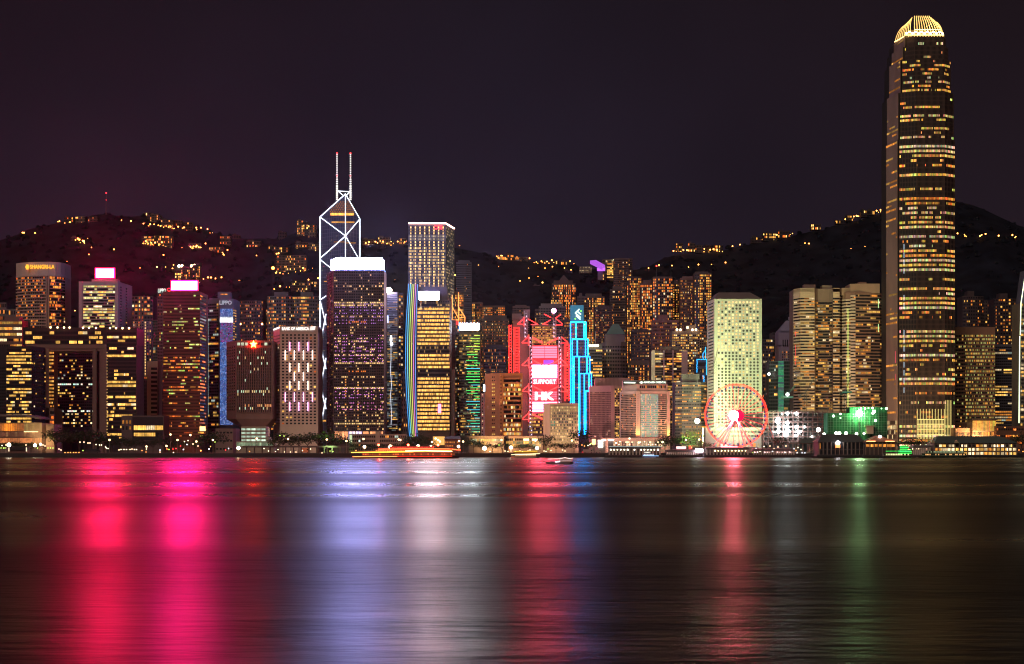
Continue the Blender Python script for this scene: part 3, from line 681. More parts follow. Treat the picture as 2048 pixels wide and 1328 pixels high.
# slim glass tower with lamp
Y = 1740
b = Bld('office_tower', 'slim glass tower with blinding round lamp on top and zigzag white lights', Y, [(769,2),(795,0),(797,4),(806,12)], 584, base=866, wallm=wall(.13,.14,.17), depth=16, seed=91)
b.facade(0, 76, 9, za=Z(862,Y), zb=Z(588,Y), wf=.95, hf=.5, pal=[(3,YE,.2,.9),(3,(.5,.6,.6),.15,.5)], lit=.42, rowvar=1.0, run=2); b.ledges(76, Z(862,Y), Z(588,Y), proud=.4, h=.3, segs=[0])
b.facade(2, 40, 2, za=Z(862,Y), zb=Z(588,Y), lit=.3, pal=OFF)
mb = MB(); mb.box(X(773,Y), X(779,Y), Y+4, Y+12, GZ, Z(866,Y)); mb.box(X(787,Y), X(793,Y), Y+4, Y+12, GZ, Z(866,Y)); mb.build('leg', b.wm, b.root)
mb = MB(); mb.ball(at(777,580.5,Y-1), 3.4, sz=.75); mb.build('roof_lamp', neon(1,.72,.62,90), b.root)
mb = MB(); mb.ball(at(782,678,Y-1.5), 1.0, sz=3.6); mb.ball(at(783,688,Y-1.5), 1.4); mb.build('lamp', neon(.95,.97,1,7,False), b.root)
zz = [(782,690),(782,718),(781,740),(783,770),(781,790),(783,830),(782,850)]
line_m(b.root, 'zigzag_light', [(at(*zz[i],Y-1), at(*zz[i+1],Y-1)) for i in range(6)], .22, neon(.8,.85,1,1.6,False))
for s0 in (735, 810): line_m(b.root, 'zigzag_light', [(at(769,s0-15,Y-1), at(771,s0,Y-1)), (at(769,s0+5,Y-1), at(772,s0+20,Y-1))], .2, neon(.8,.85,1,2,False))
box_m(b.root, 'video_panel', 771, 777, 631, 646, Y, .5, neon(.45,.5,1,2.4,False), -1); b.done()
b = Bld('office_tower', 'very dark tower with bent white light line right of slim glass tower', 1790, [(797,0),(816,0)], 668, wallm=wall(.045,.05,.07), depth=12, seed=92)
b.facade(0, 40, 6, lit=.05, pal=OFF)
line_m(b.root, 'bent_light', [(at(803,729,1788),at(800,742,1788)),(at(800,742,1788),at(797,748,1788)),(at(797,748,1788),at(801,755,1788)),(at(801,755,1788),at(804,764,1788)),(at(804,800,1788),at(797,820,1788)),(at(797,820,1788),at(804,840,1788))], .25, neon(.8,.85,1,1.6,False)); b.done()
b = Bld('low_office', 'narrow brown block tucked in before the rainbow striped tower', 1660, [(803,0),(815,0)], 745, wallm=wall(.17,.11,.10), depth=16, seed=93)
b.facade(0, 16, 3, lit=.08, pal=RES, wf=.4); b.done()

# lattice tower
Y = 1900
b = Bld('skyscraper', 'tall square tower gridded in warm lights with salmon edge line and red logo', Y, [(817,0),(891,0),(908,43)], 447, wallm=wall(.13,.12,.16), depth=4, cat='skyscraper', seed=101)
def fc(f, c, r):
    row = 41 - f; hot = c % 3 == 1
    k = .35 + .8*r.random()
    if 2 < row < 5: return (.35*k,.3*k,.25*k) if not hot else (1.3*k,.95*k,.55*k)
    if hot: return (2.5*k, 1.5*k, .52*k)
    if 6 < row < 18 and r.random() < .65: return (.75*k,.52*k,.24*k)
    if 18 <= row and r.random() < .22: return (.8*k,.45*k,.2*k)
    return (.03,.03,.035)
b.facade(0, 42, 24, za=Z(700,Y), zb=Z(452,Y), wf=.72, hf=.6, fn=fc); b.facade(1, 42, 12, za=Z(700,Y), zb=Z(452,Y), wf=.6, hf=.5, fn=lambda f,c,r: (.75,.55,.3) if r.random() < .35 else (.04,.035,.04))
b.ledges(42, Z(700,Y), Z(452,Y), proud=.3, h=.2); b.fins(0, 8, Z(700,Y), proud=.5, w_=.5); b.fins(1, 4, Z(700,Y), proud=.5, w_=.5)
line_m(b.root, 'edge_light', [(at(817,446.5,Y-1), at(891,446.5,Y-1)), (at(891,446.5,Y-1), at(908.5,457,Y+42))], .85, neon(1,.55,.42,9))
lg = neon(1,.02,.03,7,False)
mb = MB(); c = at(872, 454.5, Y-1.6)
for i in range(12):
    a0, a1 = 2*math.pi*i/12, 2*math.pi*(i+1)/12; mb.bar(c + Vector((math.cos(a0)*1.8,0,math.sin(a0)*1.8)), c + Vector((math.cos(a1)*1.8,0,math.sin(a1)*1.8)), .45)
mb.build('round_logo', lg, b.root); text('logo_letters', 'CKI', 874.5, 884, 450.5, 458.5, Y-1.2, lg, b.root, bold=.03); b.done()

# rainbow tower
Y = 1660
b = Bld('office_tower', 'brightly lit office tower with rainbow striped curved edge and white sign', Y, [(835,0),(899,0),(902,3)], 600, wallm=wall(.08,.06,.055), depth=26, seed=111)
def fw(f, c, r):
    if f in (20, 21) or f > 31: return None if r.random() < .8 else (.5,.3,.1)
    k = .5 + 1.0*r.random()**1.4; return (1.5*k, .75*k, .16*k) if r.random() < .92 else (.25,.12,.04)
b.facade(0, 33, 34, za=Z(862,Y), zb=Z(606,Y), wf=.95, hf=.56, fn=lambda f,c,r: (fw(f,c,r) if not (14 <= f <= 15) else ((.8,.5,.15) if r.random() < .12 else None)))
b.ledges(33, Z(862,Y), Z(606,Y), proud=.6, h=.22, segs=[0])
box_m(b.root, 'upper_plant', 834, 894, 572, 600, Y, 20, wall(.10,.09,.10), 3)
b.facade(0, 2, 14, za=Z(620,Y), zb=Z(600,Y), lit=.15, pal=OFF, key=9)
box_m(b.root, 'annex', 902.5, 908.5, 738, 904, Y, 20, wall(.12,.10,.09), 2)
sign_m(b.root, 'roof_sign', 838.5, 878, 583.5, 600, Y, -2, neon(1,.74,.86,210), 1)
mb = MB(); mb.box(X(876,Y-1), X(882,Y-1), Y-1.2, Y-.2, Z(826,Y), Z(808,Y)); mb.build('pink_panel', neon(1,.12,.35,6,False), b.root)
cols_ = [(.05,.4,1),(.2,.8,1),(.55,.9,.2),(1,.85,.2),(.9,.25,.8),(.15,.4,1)]
mb = MB()
def ex(i, y):   # curved edge, i 0..8
    k = (y - 568) / 310; lft = 819.5 - 8.5*math.sin(math.pi*min(1, max(0, k*.92 + .08))); rgt = 835.5 - 4.5*math.sin(math.pi*k*.9 + .1)
    return lft + (rgt-lft)*i/8
ys_ = [568 + 306*j/12 for j in range(13)]
for j in range(12):
    a, c_ = ys_[j], ys_[j+1]
    mb.prism([(X(ex(0,c_),Y),Y-1),(X(ex(8,c_),Y),Y-1),(X(ex(8,c_),Y),Y+22),(X(ex(0,c_),Y),Y+22)], Z(c_,Y), Z(a,Y))
mb.build('curved_edge', wall(.08,.08,.09), b.root)
for i in range(6): line_m(b.root, 'rainbow_line', [(at(ex(i*1.6,ys_[j]),ys_[j],Y-1.4), at(ex(i*1.6,ys_[j+1]),ys_[j+1],Y-1.4)) for j in range(12)], .36, neon(*cols_[i], 1.2, False))
box_m(b.root, 'entrance', 866, 889, 873, 890, 1640, 4, neon(1,.5,.12,1.1,False)); b.done()

# white slab and orange lit frame
b = Bld('office_block', 'tall blank pale slab wedged between rainbow tower and green lit tower', 1730, [(899,0),(911,0)], 640, wallm=wall(.34,.30,.32), depth=12, seed=113)
b.facade(0, 30, 2, lit=.02, wf=.3, hf=.2); b.fins(0, 3, w_=.4, proud=.4); b.done()
Y = 1780
b = Bld('office_tower', 'dark tower carrying an orange lit triangular steel frame on its roof', Y, [(901,0),(936,0)], 650, wallm=wall(.10,.09,.10), depth=16, seed=114)
b.facade(0, 36, 8, lit=.2, pal=OFF)
line_m(b.root, 'roof_frame', [(at(904.5,652,Y),at(904.5,590,Y)),(at(917,652,Y),at(917,585,Y)),(at(904.5,614,Y),at(917,636,Y)),(at(917,614,Y),at(930,634,Y)),(at(917,636,Y),at(930,634,Y)),(at(905,640,Y),at(917,640,Y)),(at(930,634,Y),at(929,650,Y))], .55, neon(1,.28,.05,2.4,False))
box_m(b.root, 'red_box', 911, 917, 641, 650, Y, 4, neon(1,.04,.02,1.2,False), -2); b.done()

# green LED tower
Y = 1680
b = Bld('office_tower', 'dark glass tower striped with green horizontal light bars and white sign', Y, [(911,8),(918,0),(960,0)], 663, wallm=wall(.09,.10,.09), depth=26, seed=115)
b.facade(1, 38, 26, za=Z(872,Y), zb=Z(668,Y), wf=.9, hf=.5, lit=.42, pal=[(4,YE,.2,1.1),(2,(.4,.42,.2),.2,.6)], run=2, rowvar=.8); b.facade(0, 38, 3, lit=.25, pal=OFF, za=Z(872,Y), zb=Z(668,Y))
rg = random.Random(12)
for k in range(36):
    y = 671 + k*5.5; nlen = rg.choice((26, 26, 19, 12, 28)); c0 = 960 - nlen + (0 if rg.random() < .7 else rg.random()*4); y2 = y / 1.0
    cc = (.55,.95,.10) if y < 706 else ((.08,1,.18) if y < 800 and k % 6 else ((.05,.75,1) if k % 3 == 0 else (.05,.9,.5)))
    if y > 865: break
    line_m(b.root, 'light_bar', [(at(c0,y,Y-.8), at(960 if rg.random() < .8 else 955,y,Y-.8))], .24, neon(*cc, 2.0 if y < 760 else 1.5, False))
sign_m(b.root, 'roof_sign', 920, 958.5, 646.5, 659.5, Y, 1, neon(.85,.92,1,85), .8); box_m(b.root, 'sign_edge', 917.8, 919.6, 645, 661, Y, 4, neon(.05,.4,1,5,False), 1); b.done()
Y = 1640
b = Bld('office_block', 'slim pale violet block with a small bright blue sign above it', Y, [(962,0),(974,0)], 786, wallm=wall(.36,.32,.36), depth=16, seed=117)
b.facade(0, 18, 2, lit=.3, pal=[(1,WH,.6,1.4)], wf=.35, hf=.4); box_m(b.root, 'blue_sign', 966.5, 971.5, 769, 783, Y, 1.2, neon(.5,.85,1,7), 2)
line_m(b.root, 'sign_post', [(at(969,790,Y+2.5), at(969,782,Y+2.5))], .4, DKR); b.done()

# brown block with curved balconies
Y = 1580
b = Bld('hotel_tower', 'orange brown tower with curved balcony bands and a blank side wall', Y, [(970,14),(1000,0),(1004,0),(1006,2),(1044,2)], 746, wallm=wall(.62,.27,.12), depth=22, seed=121)
b.facade(0, 17, 1, za=Z(872,Y), zb=Z(750,Y), wf=.55, hf=.32, xa=.38, xb=.72, lit=0, key=2, unlit=False)
b.facade(0, 17, 2, za=Z(872,Y), zb=Z(750,Y), wf=.62, hf=.34, xa=.45, xb=.68, fn=lambda f,c,r: (1.0,.6,.12) if f in (0,2,5,7,9,11,12,13,14) else None, key=3)
b.facade(1, 17, 1, za=Z(872,Y), zb=Z(750,Y), wf=.5, hf=.4, lit=.3, pal=RES, key=2)
b.facade(3, 13, 14, za=Z(872,Y), zb=Z(757,Y), wf=.97, hf=.62, fn=lambda f,c,r: (pick(r, OFF) if r.random() < (.75 if f < 3 or f in (9,10,11) else .18) else None))
p, q = b.seg(3)
for f in range(14):
    z = Z(872,Y) + (Z(757,Y)-Z(872,Y))*f/13; n = 8
    for k in range(n):
        a = k/n; c_ = (k+1)/n; bow = lambda s_: 2.6*(1-(2*s_-1)**4)
        x0_ = p[0]+(q[0]-p[0])*a; x1_ = p[0]+(q[0]-p[0])*c_
        b.body.prism([(x0_,p[1]-bow(a)-.3),(x1_,p[1]-bow(c_)-.3),(x1_,p[1]+.1),(x0_,p[1]+.1)], z-.55, z+.75)
b.fins(3, 1, GZ, None, w_=1.1, proud=2.4); b.done()

# steel hanger bank
Y = 1700
b = Bld('bank_tower', 'red lit steel bank tower with giant white and red screen panels', Y, [(1056,0),(1135,0)], 690, wallm=wall(.16,.15,.16), depth=30, cat='bank', seed=131)
box_m(b.root, 'upper_storeys', 1064, 1112, 650, 690.5, Y, 24, wall(.18,.17,.15), 4)
b.facade(0, 9, 16, za=Z(690,Y), zb=Z(652,Y), seg=seg_(1064,1112,Y+4), wf=.85, hf=.55, lit=.72, pal=[(1,YE,.3,1.0)], key=1)
b.facade(0, 6, 20, za=Z(868,Y), zb=Z(826,Y), wf=.85, hf=.55, lit=.6, pal=[(1,YE,.25,.9)], key=2)
box_m(b.root, 'service_tower', 1039.5, 1056.5, 632, 905, Y, 24, wall(.22,.20,.22), 2); box_m(b.root, 'service_tower', 1026, 1040, 636, 905, Y, 20, wall(.26,.24,.25), 14)
for (bx0,bx1,by) in ((1024,1043,625),(1047,1060,617)): box_m(b.root, 'roof_plant', bx0, bx1, by, 637, Y, 12, wall(.24,.22,.22), 12)
for px_, yt, yb in ((1051.5,622,676),(1109,637,676),(1061.5,672,872),(1119.5,672,872)):
    mb = MB()
    for dx in (-1.3, 1.3):
        for dd in (-3, -.5): mb.bar((X(px_,Y)+dx, Y+dd, Z(yb,Y)), (X(px_,Y)+dx, Y+dd, Z(yt,Y)), .38)
    z = Z(yb,Y); k = 0
    while z < Z(yt,Y)-2:
        mb.box(X(px_,Y)-1.6, X(px_,Y)+1.6, Y-3.3, Y-.2, z, z+.9); z += 3.9; k += 1
    mb.build('mast_ladder', wall(.55,.52,.60), b.root)
    lt = MB(); z = Z(yb,Y)+1.5
    while z < Z(yt,Y)-2: lt.ball((X(px_,Y)+(.6 if int(z) % 2 else -.6), Y-3.6, z), .5, nu=5, nv=4); z += 3.9
    lt.build('mast_lights', neon(.8,.72,1,2.5,False), b.root)
rn = neon(1,.03,.03,4.5); S = []
def tr(*q): S.append([(at(a,c_,Y-4), at(d,e_,Y-4)) for a,c_,d,e_ in q])
tr((1035,648,1048,637),(1035,648,1048,649),(1048,634,1048,652)); tr((1056,638,1075,648),(1060,640,1076,649),(1062,649,1076,649)); tr((1085,649,1101,640),(1085,648,1096,649)); tr((1112,637,1125,648),(1112,650,1125,650))
tr((1088,628,1102,635)); tr((1111,636,1122,629))
for y in (673, 718, 770, 826):
    tr((1044,y+12,1057,y),(1044,y+13,1058,y+13),(1057,y-3,1057,y+18)); tr((1065,y+1,1085,y+11),(1067,y+4,1085,y+13))
    if y < 820: tr((1097,y+12,1117,y+2),(1095,y+13,1115,y+5)); tr((1123,y+1,1136,y+12),(1123,y+13,1136,y+13))
for q in S: line_m(b.root, 'hanger_truss', q, .46, rn)
def screen(x0_, x1_, y0_, y1_, nr, es, name='screen_panel'):
    mb = MB(); 
    for i in range(nr):
        a = y0_ + (y1_-y0_)*i/nr; c_ = y0_ + (y1_-y0_)*(i+1)/nr - 1.1
        mb.box(X(x0_,Y), X((x0_+x1_)/2-.5,Y), Y-1.5, Y-.5, Z(c_,Y), Z(a,Y)); mb.box(X((x0_+x1_)/2+.5,Y), X(x1_,Y), Y-1.5, Y-.5, Z(c_,Y), Z(a,Y))
    mb.build(name, neon(1,.10 if es < 5 else .05,.16 if es < 5 else .10,es), b.root)
mb = MB(); mb.box(X(1064.5,Y), X(1114.5,Y), Y-.5, Y-.05, Z(825,Y), Z(691,Y)); mb.build('panel_frame', neon(1,.02,.03,1.4,False), b.root)  # emissive red sheet puts red light on the wall behind the screens
for px_, py_, e_ in ((1060,740,.6e4),(1120,720,1.3e4),(1090,690,1e4),(1030,700,.4e4),(1132,760,1e4),(1062,800,.8e4)):  # added red point lights deepen the red on this facade
    ld = bpy.data.lights.new('neon_spill', 'POINT'); ld.energy = e_; ld.color = (1,.05,.06); ld.shadow_soft_size = 2; lo_ = bpy.data.objects.new('neon_spill', ld); col.objects.link(lo_); lo_.parent = b.root; lo_.location = at(px_,py_,Y-9) - origin[b.root.name]
screen(1065,1114,693,717,5,3.6); screen(1065,1114,730,757,6,70); screen(1065,1114,758,769,3,2.0); screen(1065,1114,783,800,4,2.0); screen(1065,1114,804,825,4,36)
text('screen_words', 'SUPPORT', 1067, 1112, 759, 768, Y-1.6, neon(1,.75,.75,3.5,False), b.root, bold=.02)
text('screen_letters', 'HK', 1070, 1108, 784, 800, Y-1.6, neon(1,.85,.85,5,False), b.root, bold=.04)
box_m(b.root, 'violet_panel', 1087, 1107, 720, 728, Y, .5, neon(.35,.08,.8,1.2,False), -1)
for x0_, x1_, y0_, y1_ in ((1018,1023,650,746),(1027,1039,655,746),(1130,1138,688,802)):
    mb = MB(); z = y0_
    while z < y1_-4:
        yy = Y + 12 if x0_ < 1100 else Y - 2
        mb.bar(at(x0_,z,yy), at(x1_,z+3,yy), .4); mb.bar(at(x1_,z,yy), at(x0_,z+4,yy), .34); z += 5.6
    mb.bar(at(x0_,y0_,yy), at(x0_,y1_,yy), .4); mb.bar(at(x1_,y0_,yy), at(x1_,y1_,yy), .4)
    mb.build('neon_lattice', neon(1,.02,.018,4,False), b.root)
mb = MB(); mb.ball(at(1107.5,621.5,Y+6), 2.3); mb.build('roof_lamp', neon(1,.22,.55,60), b.root)
line_m(b.root, 'lamp_post', [(at(1107.5,640,Y+6), at(1107.5,623,Y+6))], .4, DKR); b.done()

Y = 1520
b = Bld('office_block', 'boxy pale high block with gridded lit glass front and blank end wall', Y, [(1087,14),(1100,0),(1157,0)], 806, wallm=wall(.66,.50,.38), depth=12, seed=141)
b.facade(1, 13, 17, za=Z(888,Y), zb=Z(812,Y), wf=.72, hf=.62, xa=.02, xb=.98, fn=lambda f,c,r: ((.05,.35,.25) if c < 3 and f in (6,7) and r.random() < .7 else (pick(r, [(1,(1,.68,.3),.5,1.4)]) if r.random() < (.97 if f in (12,11,0,1,2,3) else (.8 if f in (4,5) else .35)) else (.12,.10,.07))))
b.ledges(13, Z(888,Y), Z(812,Y), proud=.5, h=.14, segs=[1]); b.fins(1, 17, Z(890,Y), Z(812,Y), w_=.25, proud=.6); b.done()
# cyan stepped tower
Y = 1760
root = thing('bank_tower', 'stepped tower outlined in cyan neon with white ribbon logo on top', 'bank', (X(1160,Y), Y+15, GZ)); origin[root.name] = Vector((X(1160,Y), Y+15, GZ))
cy_ = neon(.003,.30,1,22); wm_ = wall(.12,.10,.13); rr_ = random.Random(5)
for k, (x0_, x1_, yt, inner) in enumerate([(1141,1172,644,(1152,1168)),(1144.5,1176,678,(1154.5,1171)),(1148,1179.5,713,(1158,1174)),(1159.5,1183,747,(1168.5,1178)),(1171.5,1184.5,782,())]):
    yy = Y - 7*k; mb = MB(); mb.box(X(x0_,yy), X(x1_,yy), yy, yy+30-0*k, GZ, Z(yt,yy)); mb.build('stepped_block', wm_, root)
    q = [(at(x0_,872,yy-.4), at(x0_,yt,yy-.4)), (at(x0_,yt,yy-.4), at(x1_,yt,yy-.4)), (at(x1_,yt,yy-.4), at(x1_,872,yy-.4))] + [(at(x,yt,yy-.4), at(x,872,yy-.4)) for x in inner]
    if k == 4: q[0] = (at(x0_,872,yy-.4), at(x0_,yt,yy-.4)); q[2] = (q[2][0], at(x1_,800,yy-.4))
    line_m(root, 'neon_outline', q, .30, cy_)
    tmp.rows = {}; tmp.rng = random.Random(k+60)
    tmp.facade(0, int((880-yt)/6.3), 8, za=Z(880,yy), zb=Z(yt+2,yy), seg=seg_(x0_+1,x1_-1,yy), wf=.6, hf=.4, lit=.16, pal=[(2,OR,.2,.9),(1,AM,.2,.9)], run=2)
    for kk in sorted(tmp.rows): build_row(tmp.rows[kk], WIN, root)
box_m(root, 'logo_panel', 1141.5, 1167.5, 610, 643.8, Y, 12, neon(.0,.17,.30,.9,False), 2)
lw = neon(.7,1,.9,1.6,False)
line_m(root, 'ribbon_logo', [(at(1159,618,Y+1),at(1150.5,626,Y+1)),(at(1150.5,626,Y+1),at(1161,635,Y+1)),(at(1152,631,Y+1),at(1161,639,Y+1)),(at(1155,623,Y+1),at(1162,629,Y+1))], .75, lw, 6)
mb = MB(); mb.ball(at(1150.5,637.5,Y+1), .9); mb.ball(at(1162,622,Y+1), .9); mb.build('logo_dots', neon(.3,1,.1,1.5,False), root)
b = Bld('office_tower', 'dark office with four warm white lamps along its roof right of cyan tower', 1860, [(1174,0),(1204,0)], 688, wallm=wall(.12,.12,.12), depth=24, seed=143)
b.facade(0, 26, 10, zb=Z(698,1860), za=Z(860,1860), wf=.9, hf=.5, lit=.35, pal=OFF, run=3)
for x in (1180,1185,1190,1195): mb = MB(); mb.ball(at(x,691,1858), 1.3); mb.build('roof_light', neon(1,.75,.45,7,False), b.root)
line_m(b.root, 'antenna', [(at(1183,686,1866),at(1183,665,1866)),(at(1191,686,1866),at(1191,663,1866))], .3, LTG); b.done()

# pinkish office pair
Y = 1610
b = Bld('office_block', 'pink tinted gridded block with slatted penthouse left of the grand hotel', Y, [(1180,12),(1222,0),(1229,0),(1244,7)], 771, wallm=wall(.60,.34,.33), depth=24, seed=145)
b.facade(0, 26, 32, za=Z(878,Y), zb=Z(783,Y), wf=.66, hf=.58, lit=.06, pal=[(1,(1,.6,.4),.3,1.0)], run=2); b.facade(2, 22, 5, za=Z(878,Y), zb=Z(776,Y), wf=.75, hf=.6, lit=.5, pal=[(1,YE,.5,1.6)], rowvar=.7)
b.ledges(26, Z(878,Y), Z(783,Y), proud=.3, h=.12, segs=[0]); b.fins(0, 16, Z(878,Y), Z(783,Y), w_=.3, proud=.45)
mb = MB(); mb.box(X(1192,Y), X(1262,Y), Y+14, Y+34, Z(772,Y), Z(755,Y)); mb.build('penthouse', wall(.42,.27,.26), b.root)
mb = MB()
for i in range(26): mb.box(X(1192+i*2.7,Y)-.25, X(1192+i*2.7,Y)+.25, Y+13.2, Y+14.1, Z(771,Y), Z(755,Y))
mb.build('slats', wall(.5,.34,.32), b.root); b.done()
# grand hotel
Y = 1555
b = Bld('hotel', 'cream hotel with lettered roof sign and orange uplit corner pillars', Y, [(1242,16),(1272,0),(1280,-.5),(1281,1.2),(1333,1.2),(1334,-.5),(1340,-.5)], 782, wallm=wall(.66,.56,.44), depth=18, cat='hotel', seed=147)
def fm(f, c, r):
    if c in (4,) and r.random() < .75: return (1.2,.55,.25)
    if c in (8, 17) and r.random() < .45: return (1.1,.5,.2)
    if c < 15: return (.14+.14*r.random(), .36+.25*r.random(), .28+.22*r.random()) if r.random() < .9 else (.9,.8,.5)
    return (1,.5,.2) if r.random() < .05 else None
b.facade(3, 22, 22, za=Z(874,Y), zb=Z(788,Y), wf=.85, hf=.6, fn=fm); b.facade(0, 24, 12, za=Z(874,Y), zb=Z(788,Y), wf=.75, hf=.55, lit=.10, pal=[(1,AM,.5,1.3)])
b.facade(1, 24, 1, za=Z(874,Y), zb=Z(788,Y), wf=.1, hf=.4, lit=0); b.ledges(22, Z(874,Y), Z(788,Y), proud=.7, h=.34, segs=[3]); b.ledges(24, Z(874,Y), Z(788,Y), proud=.6, h=.25, segs=[0])
mb = MB(); mb.prism([(X(1246,Y+14),Y+14),(X(1274,Y+3),Y+3),(X(1335,Y+3),Y+3),(X(1335,Y+3),Y+30),(X(1246,Y+14),Y+30)], Z(783,Y), Z(760,Y)); mb.build('upper_storey', wall(.50,.44,.36), b.root)
b.facade(0, 1, 14, za=Z(777,Y), zb=Z(770,Y), seg=((X(1279,Y+3),Y+3),(X(1332,Y+3),Y+3)), wf=.8, hf=.8, lit=.3, pal=[(1,AM,.3,.8)], key=5)
b.facade(0, 1, 8, za=Z(777,Y), zb=Z(770,Y), seg=((X(1247.5,Y+14),Y+14),(X(1272,Y+4),Y+4)), wf=.8, hf=.8, lit=.1, pal=[(1,AM,.3,.8)], key=5)
mb = MB(); mb.prism([(X(1246,Y+12),Y+12),(X(1274,Y+1.5),Y+1.5),(X(1335,Y+1.5),Y+1.5),(X(1335,Y+3),Y+3.4),(X(1246,Y+14),Y+15)], Z(768,Y), Z(761,Y)); mb.build('sign_band', wall(.06,.07,.06), b.root)
gw = neon(.85,1,.8,1.7,False)
text('roof_lettering', 'MANDARIN ORIENTAL', 1288, 1332, 762.5, 766.5, Y+1, gw, b.root, bold=.03)
mb = MB()
for a in range(-3, 4):
    c = at(1283, 767, Y+1); an = math.pi/2 + a*.38; mb.bar(c, c + Vector((math.cos(an)*1.9, 0, math.sin(an)*1.9)), .22, 4, .4)
mb.build('fan_logo', gw, b.root); line_m(b.root, 'side_sign', [(at(1248.5,765,Y+9.5), at(1270,765.5,Y+1.5))], .8, gw)
box_m(b.root, 'podium', 1200, 1336, 876, 905, Y, 16, wall(.40,.33,.25), -14)
b.facade(0, 1, 26, za=Z(893,Y-14), zb=Z(882,Y-14), seg=seg_(1222,1334,Y-14), wf=.5, hf=.9, lit=.65, pal=[(1,WH,.3,1.1)], key=11); b.done()
# ---------------------------------------------------------------- central towers, right half
Y = 1760
b = Bld('office_tower', 'broad tower with three pale vertical piers and warm window rows behind grand hotel', Y, [(1303,0),(1363,0),(1375,8)], 702, wallm=wall(.15,.11,.10), depth=20, seed=151)
b.facade(0, 33, 22, za=Z(872,Y), zb=Z(705,Y), wf=.92, hf=.55, lit=.42, pal=[(3,AM,.3,1.3),(2,YE,.3,1.4),(1,WH,.4,1.2)], run=3, xa=.1, xb=1)
pm = MB()
for px0, px1 in ((1302.5,1310),(1326.5,1329),(1344.5,1347)): pm.box(X(px0,Y), X(px1,Y), Y-1.2, Y-.05, GZ if px0 > 1340 else Z(860,Y), Z(701,Y))
pm.box(X(1363,Y), X(1375,Y), Y-.8, Y+6, Z(752,Y), Z(701,Y)); pm.build('pier', wall(.52,.42,.40), b.root)
b.roofbox(1321, 1360, 693, 4, 16, 703); b.done()
Y = 1870
b = Bld('office_tower', 'tan gridded office with a line of bright roof lamps left of porthole tower', Y, [(1344,0),(1399,0),(1416,4)], 662, wallm=wall(.26,.20,.16), depth=24, seed=152)
b.facade(0, 26, 16, za=Z(800,Y), zb=Z(668,Y), wf=.7, hf=.5, lit=.55, pal=OFF, rowvar=.5); b.facade(1, 26, 4, za=Z(800,Y), zb=Z(664,Y), wf=.6, hf=.5, lit=.5, pal=RES)
b.roofbox(1374, 1393, 650, 5, 16, 663)
for x in (1354,1361,1375,1385,1392): mb = MB(); mb.ball(at(x,659.5 if x != 1375 else 655,Y-1), 1.2); mb.build('roof_light', neon(1,.72,.42,8,False), b.root)
b.done()
Y = 1820
b = Bld('office_block', 'dim block traced with rough electric blue neon beside the porthole tower', Y, [(1392,0),(1416,0)], 716, wallm=wall(.10,.10,.12), depth=20, seed=153)
b.facade(0, 14, 6, zb=Z(722,Y), lit=.25, pal=RES); bl = neon(.02,.42,1,2.6,False); rq = random.Random(3)
for q in ([(1394,745,1394,719),(1394,719,1413,719),(1413,719,1413,750)],[(1405,752,1409,752),(1408,752,1408,764)],[(1406,718,1406,706),(1411,718,1411,694),(1407,706,1411,700)]):
    mb = MB()
    for a,c_,d,e_ in q:
        n = 8
        for i in range(n):
            u0, u1 = i/n, (i+1)/n; j = lambda: rq.uniform(-.7,.7)
            mb.bar(at(a+(d-a)*u0+j(), c_+(e_-c_)*u0, Y-1), at(a+(d-a)*u1+j(), c_+(e_-c_)*u1, Y-1), .4)
    mb.build('neon_outline', bl, b.root)
b.done()
Y = 1690
b = Bld('office_tower', 'dark bulky office with scattered warm window rows left of the ferris wheel', Y, [(1350,6),(1364,0),(1402,0),(1413,10)], 764, wallm=wall(.13,.11,.12), depth=22, seed=154)
for i, nc in ((0,5),(1,12),(2,5)): b.facade(i, 20, nc, za=Z(895,Y), zb=Z(768,Y), wf=.8, hf=.42, lit=.42, pal=[(3,AM,.3,1.2),(2,YE,.3,1.4)], rowvar=1.0, run=2)
b.roofbox(1364, 1400, 748, 4, 16, 765); b.done()
# porthole tower
Y = 1640
b = Bld('office_tower', 'pale green floodlit tower with rows of round porthole windows and hipped roof', Y, [(1415,34),(1429,0),(1523,0)], 598, wallm=wall(.55,.56,.46,.06), depth=4, seed=161)
mb = MB(); dark = (0,0,0)
def disc(mb, px, py, r, k, n=10, yy=None):
    c = at(px, py, Y-.12); mb.face([(c.x + r*math.cos(2*math.pi*i/n), c.y, c.z + r*math.sin(2*math.pi*i/n)) for i in range(n)], k)
rj = random.Random(77)
for row in range(40):
    mb = MB(); py = 604.5 + row*6.33
    for c_ in range(12):
        px = 1437.5 + c_*7.08
        p_ = .68 if row < 16 else (.35 if row < 24 else .22)
        if row > 24 and c_ > 6: p_ = .1
        k = (lambda g: (1.2*g,.85*g,.38*g))(.5+.9*rj.random()) if rj.random() < p_ else (.09,.085,.05)
        disc(mb, px, py, 1.08, k)
    mb.build('window_row', WIN, b.root)
p, q = b.seg(0)
b.facade(0, 40, 1, za=Z(857,Y), zb=Z(602,Y), wf=.72, hf=.35, fn=lambda f,c,r: (.02,.03,.02), off=.1, key=1)
mb = MB(); mb.prism([(b.P[0][0]-.5,b.P[0][1]),(b.P[1][0]-.3,Y-1),(b.P[2][0]+.6,Y-1),(b.P[2][0]+.6,Y+38),(b.P[0][0]-.5,Y+38)], Z(598,Y), Z(583,Y), top=[(X(1438,Y),Y+24),(X(1440,Y),Y+10),(X(1503,Y),Y+10),(X(1503,Y),Y+30),(X(1438,Y),Y+30)]); mb.build('hipped_roof', wall(.20,.17,.16), b.root)
b.fins(1, 1, Z(860,Y), w_=2.2, proud=.8, xa=.02, xb=.98)
b.done()
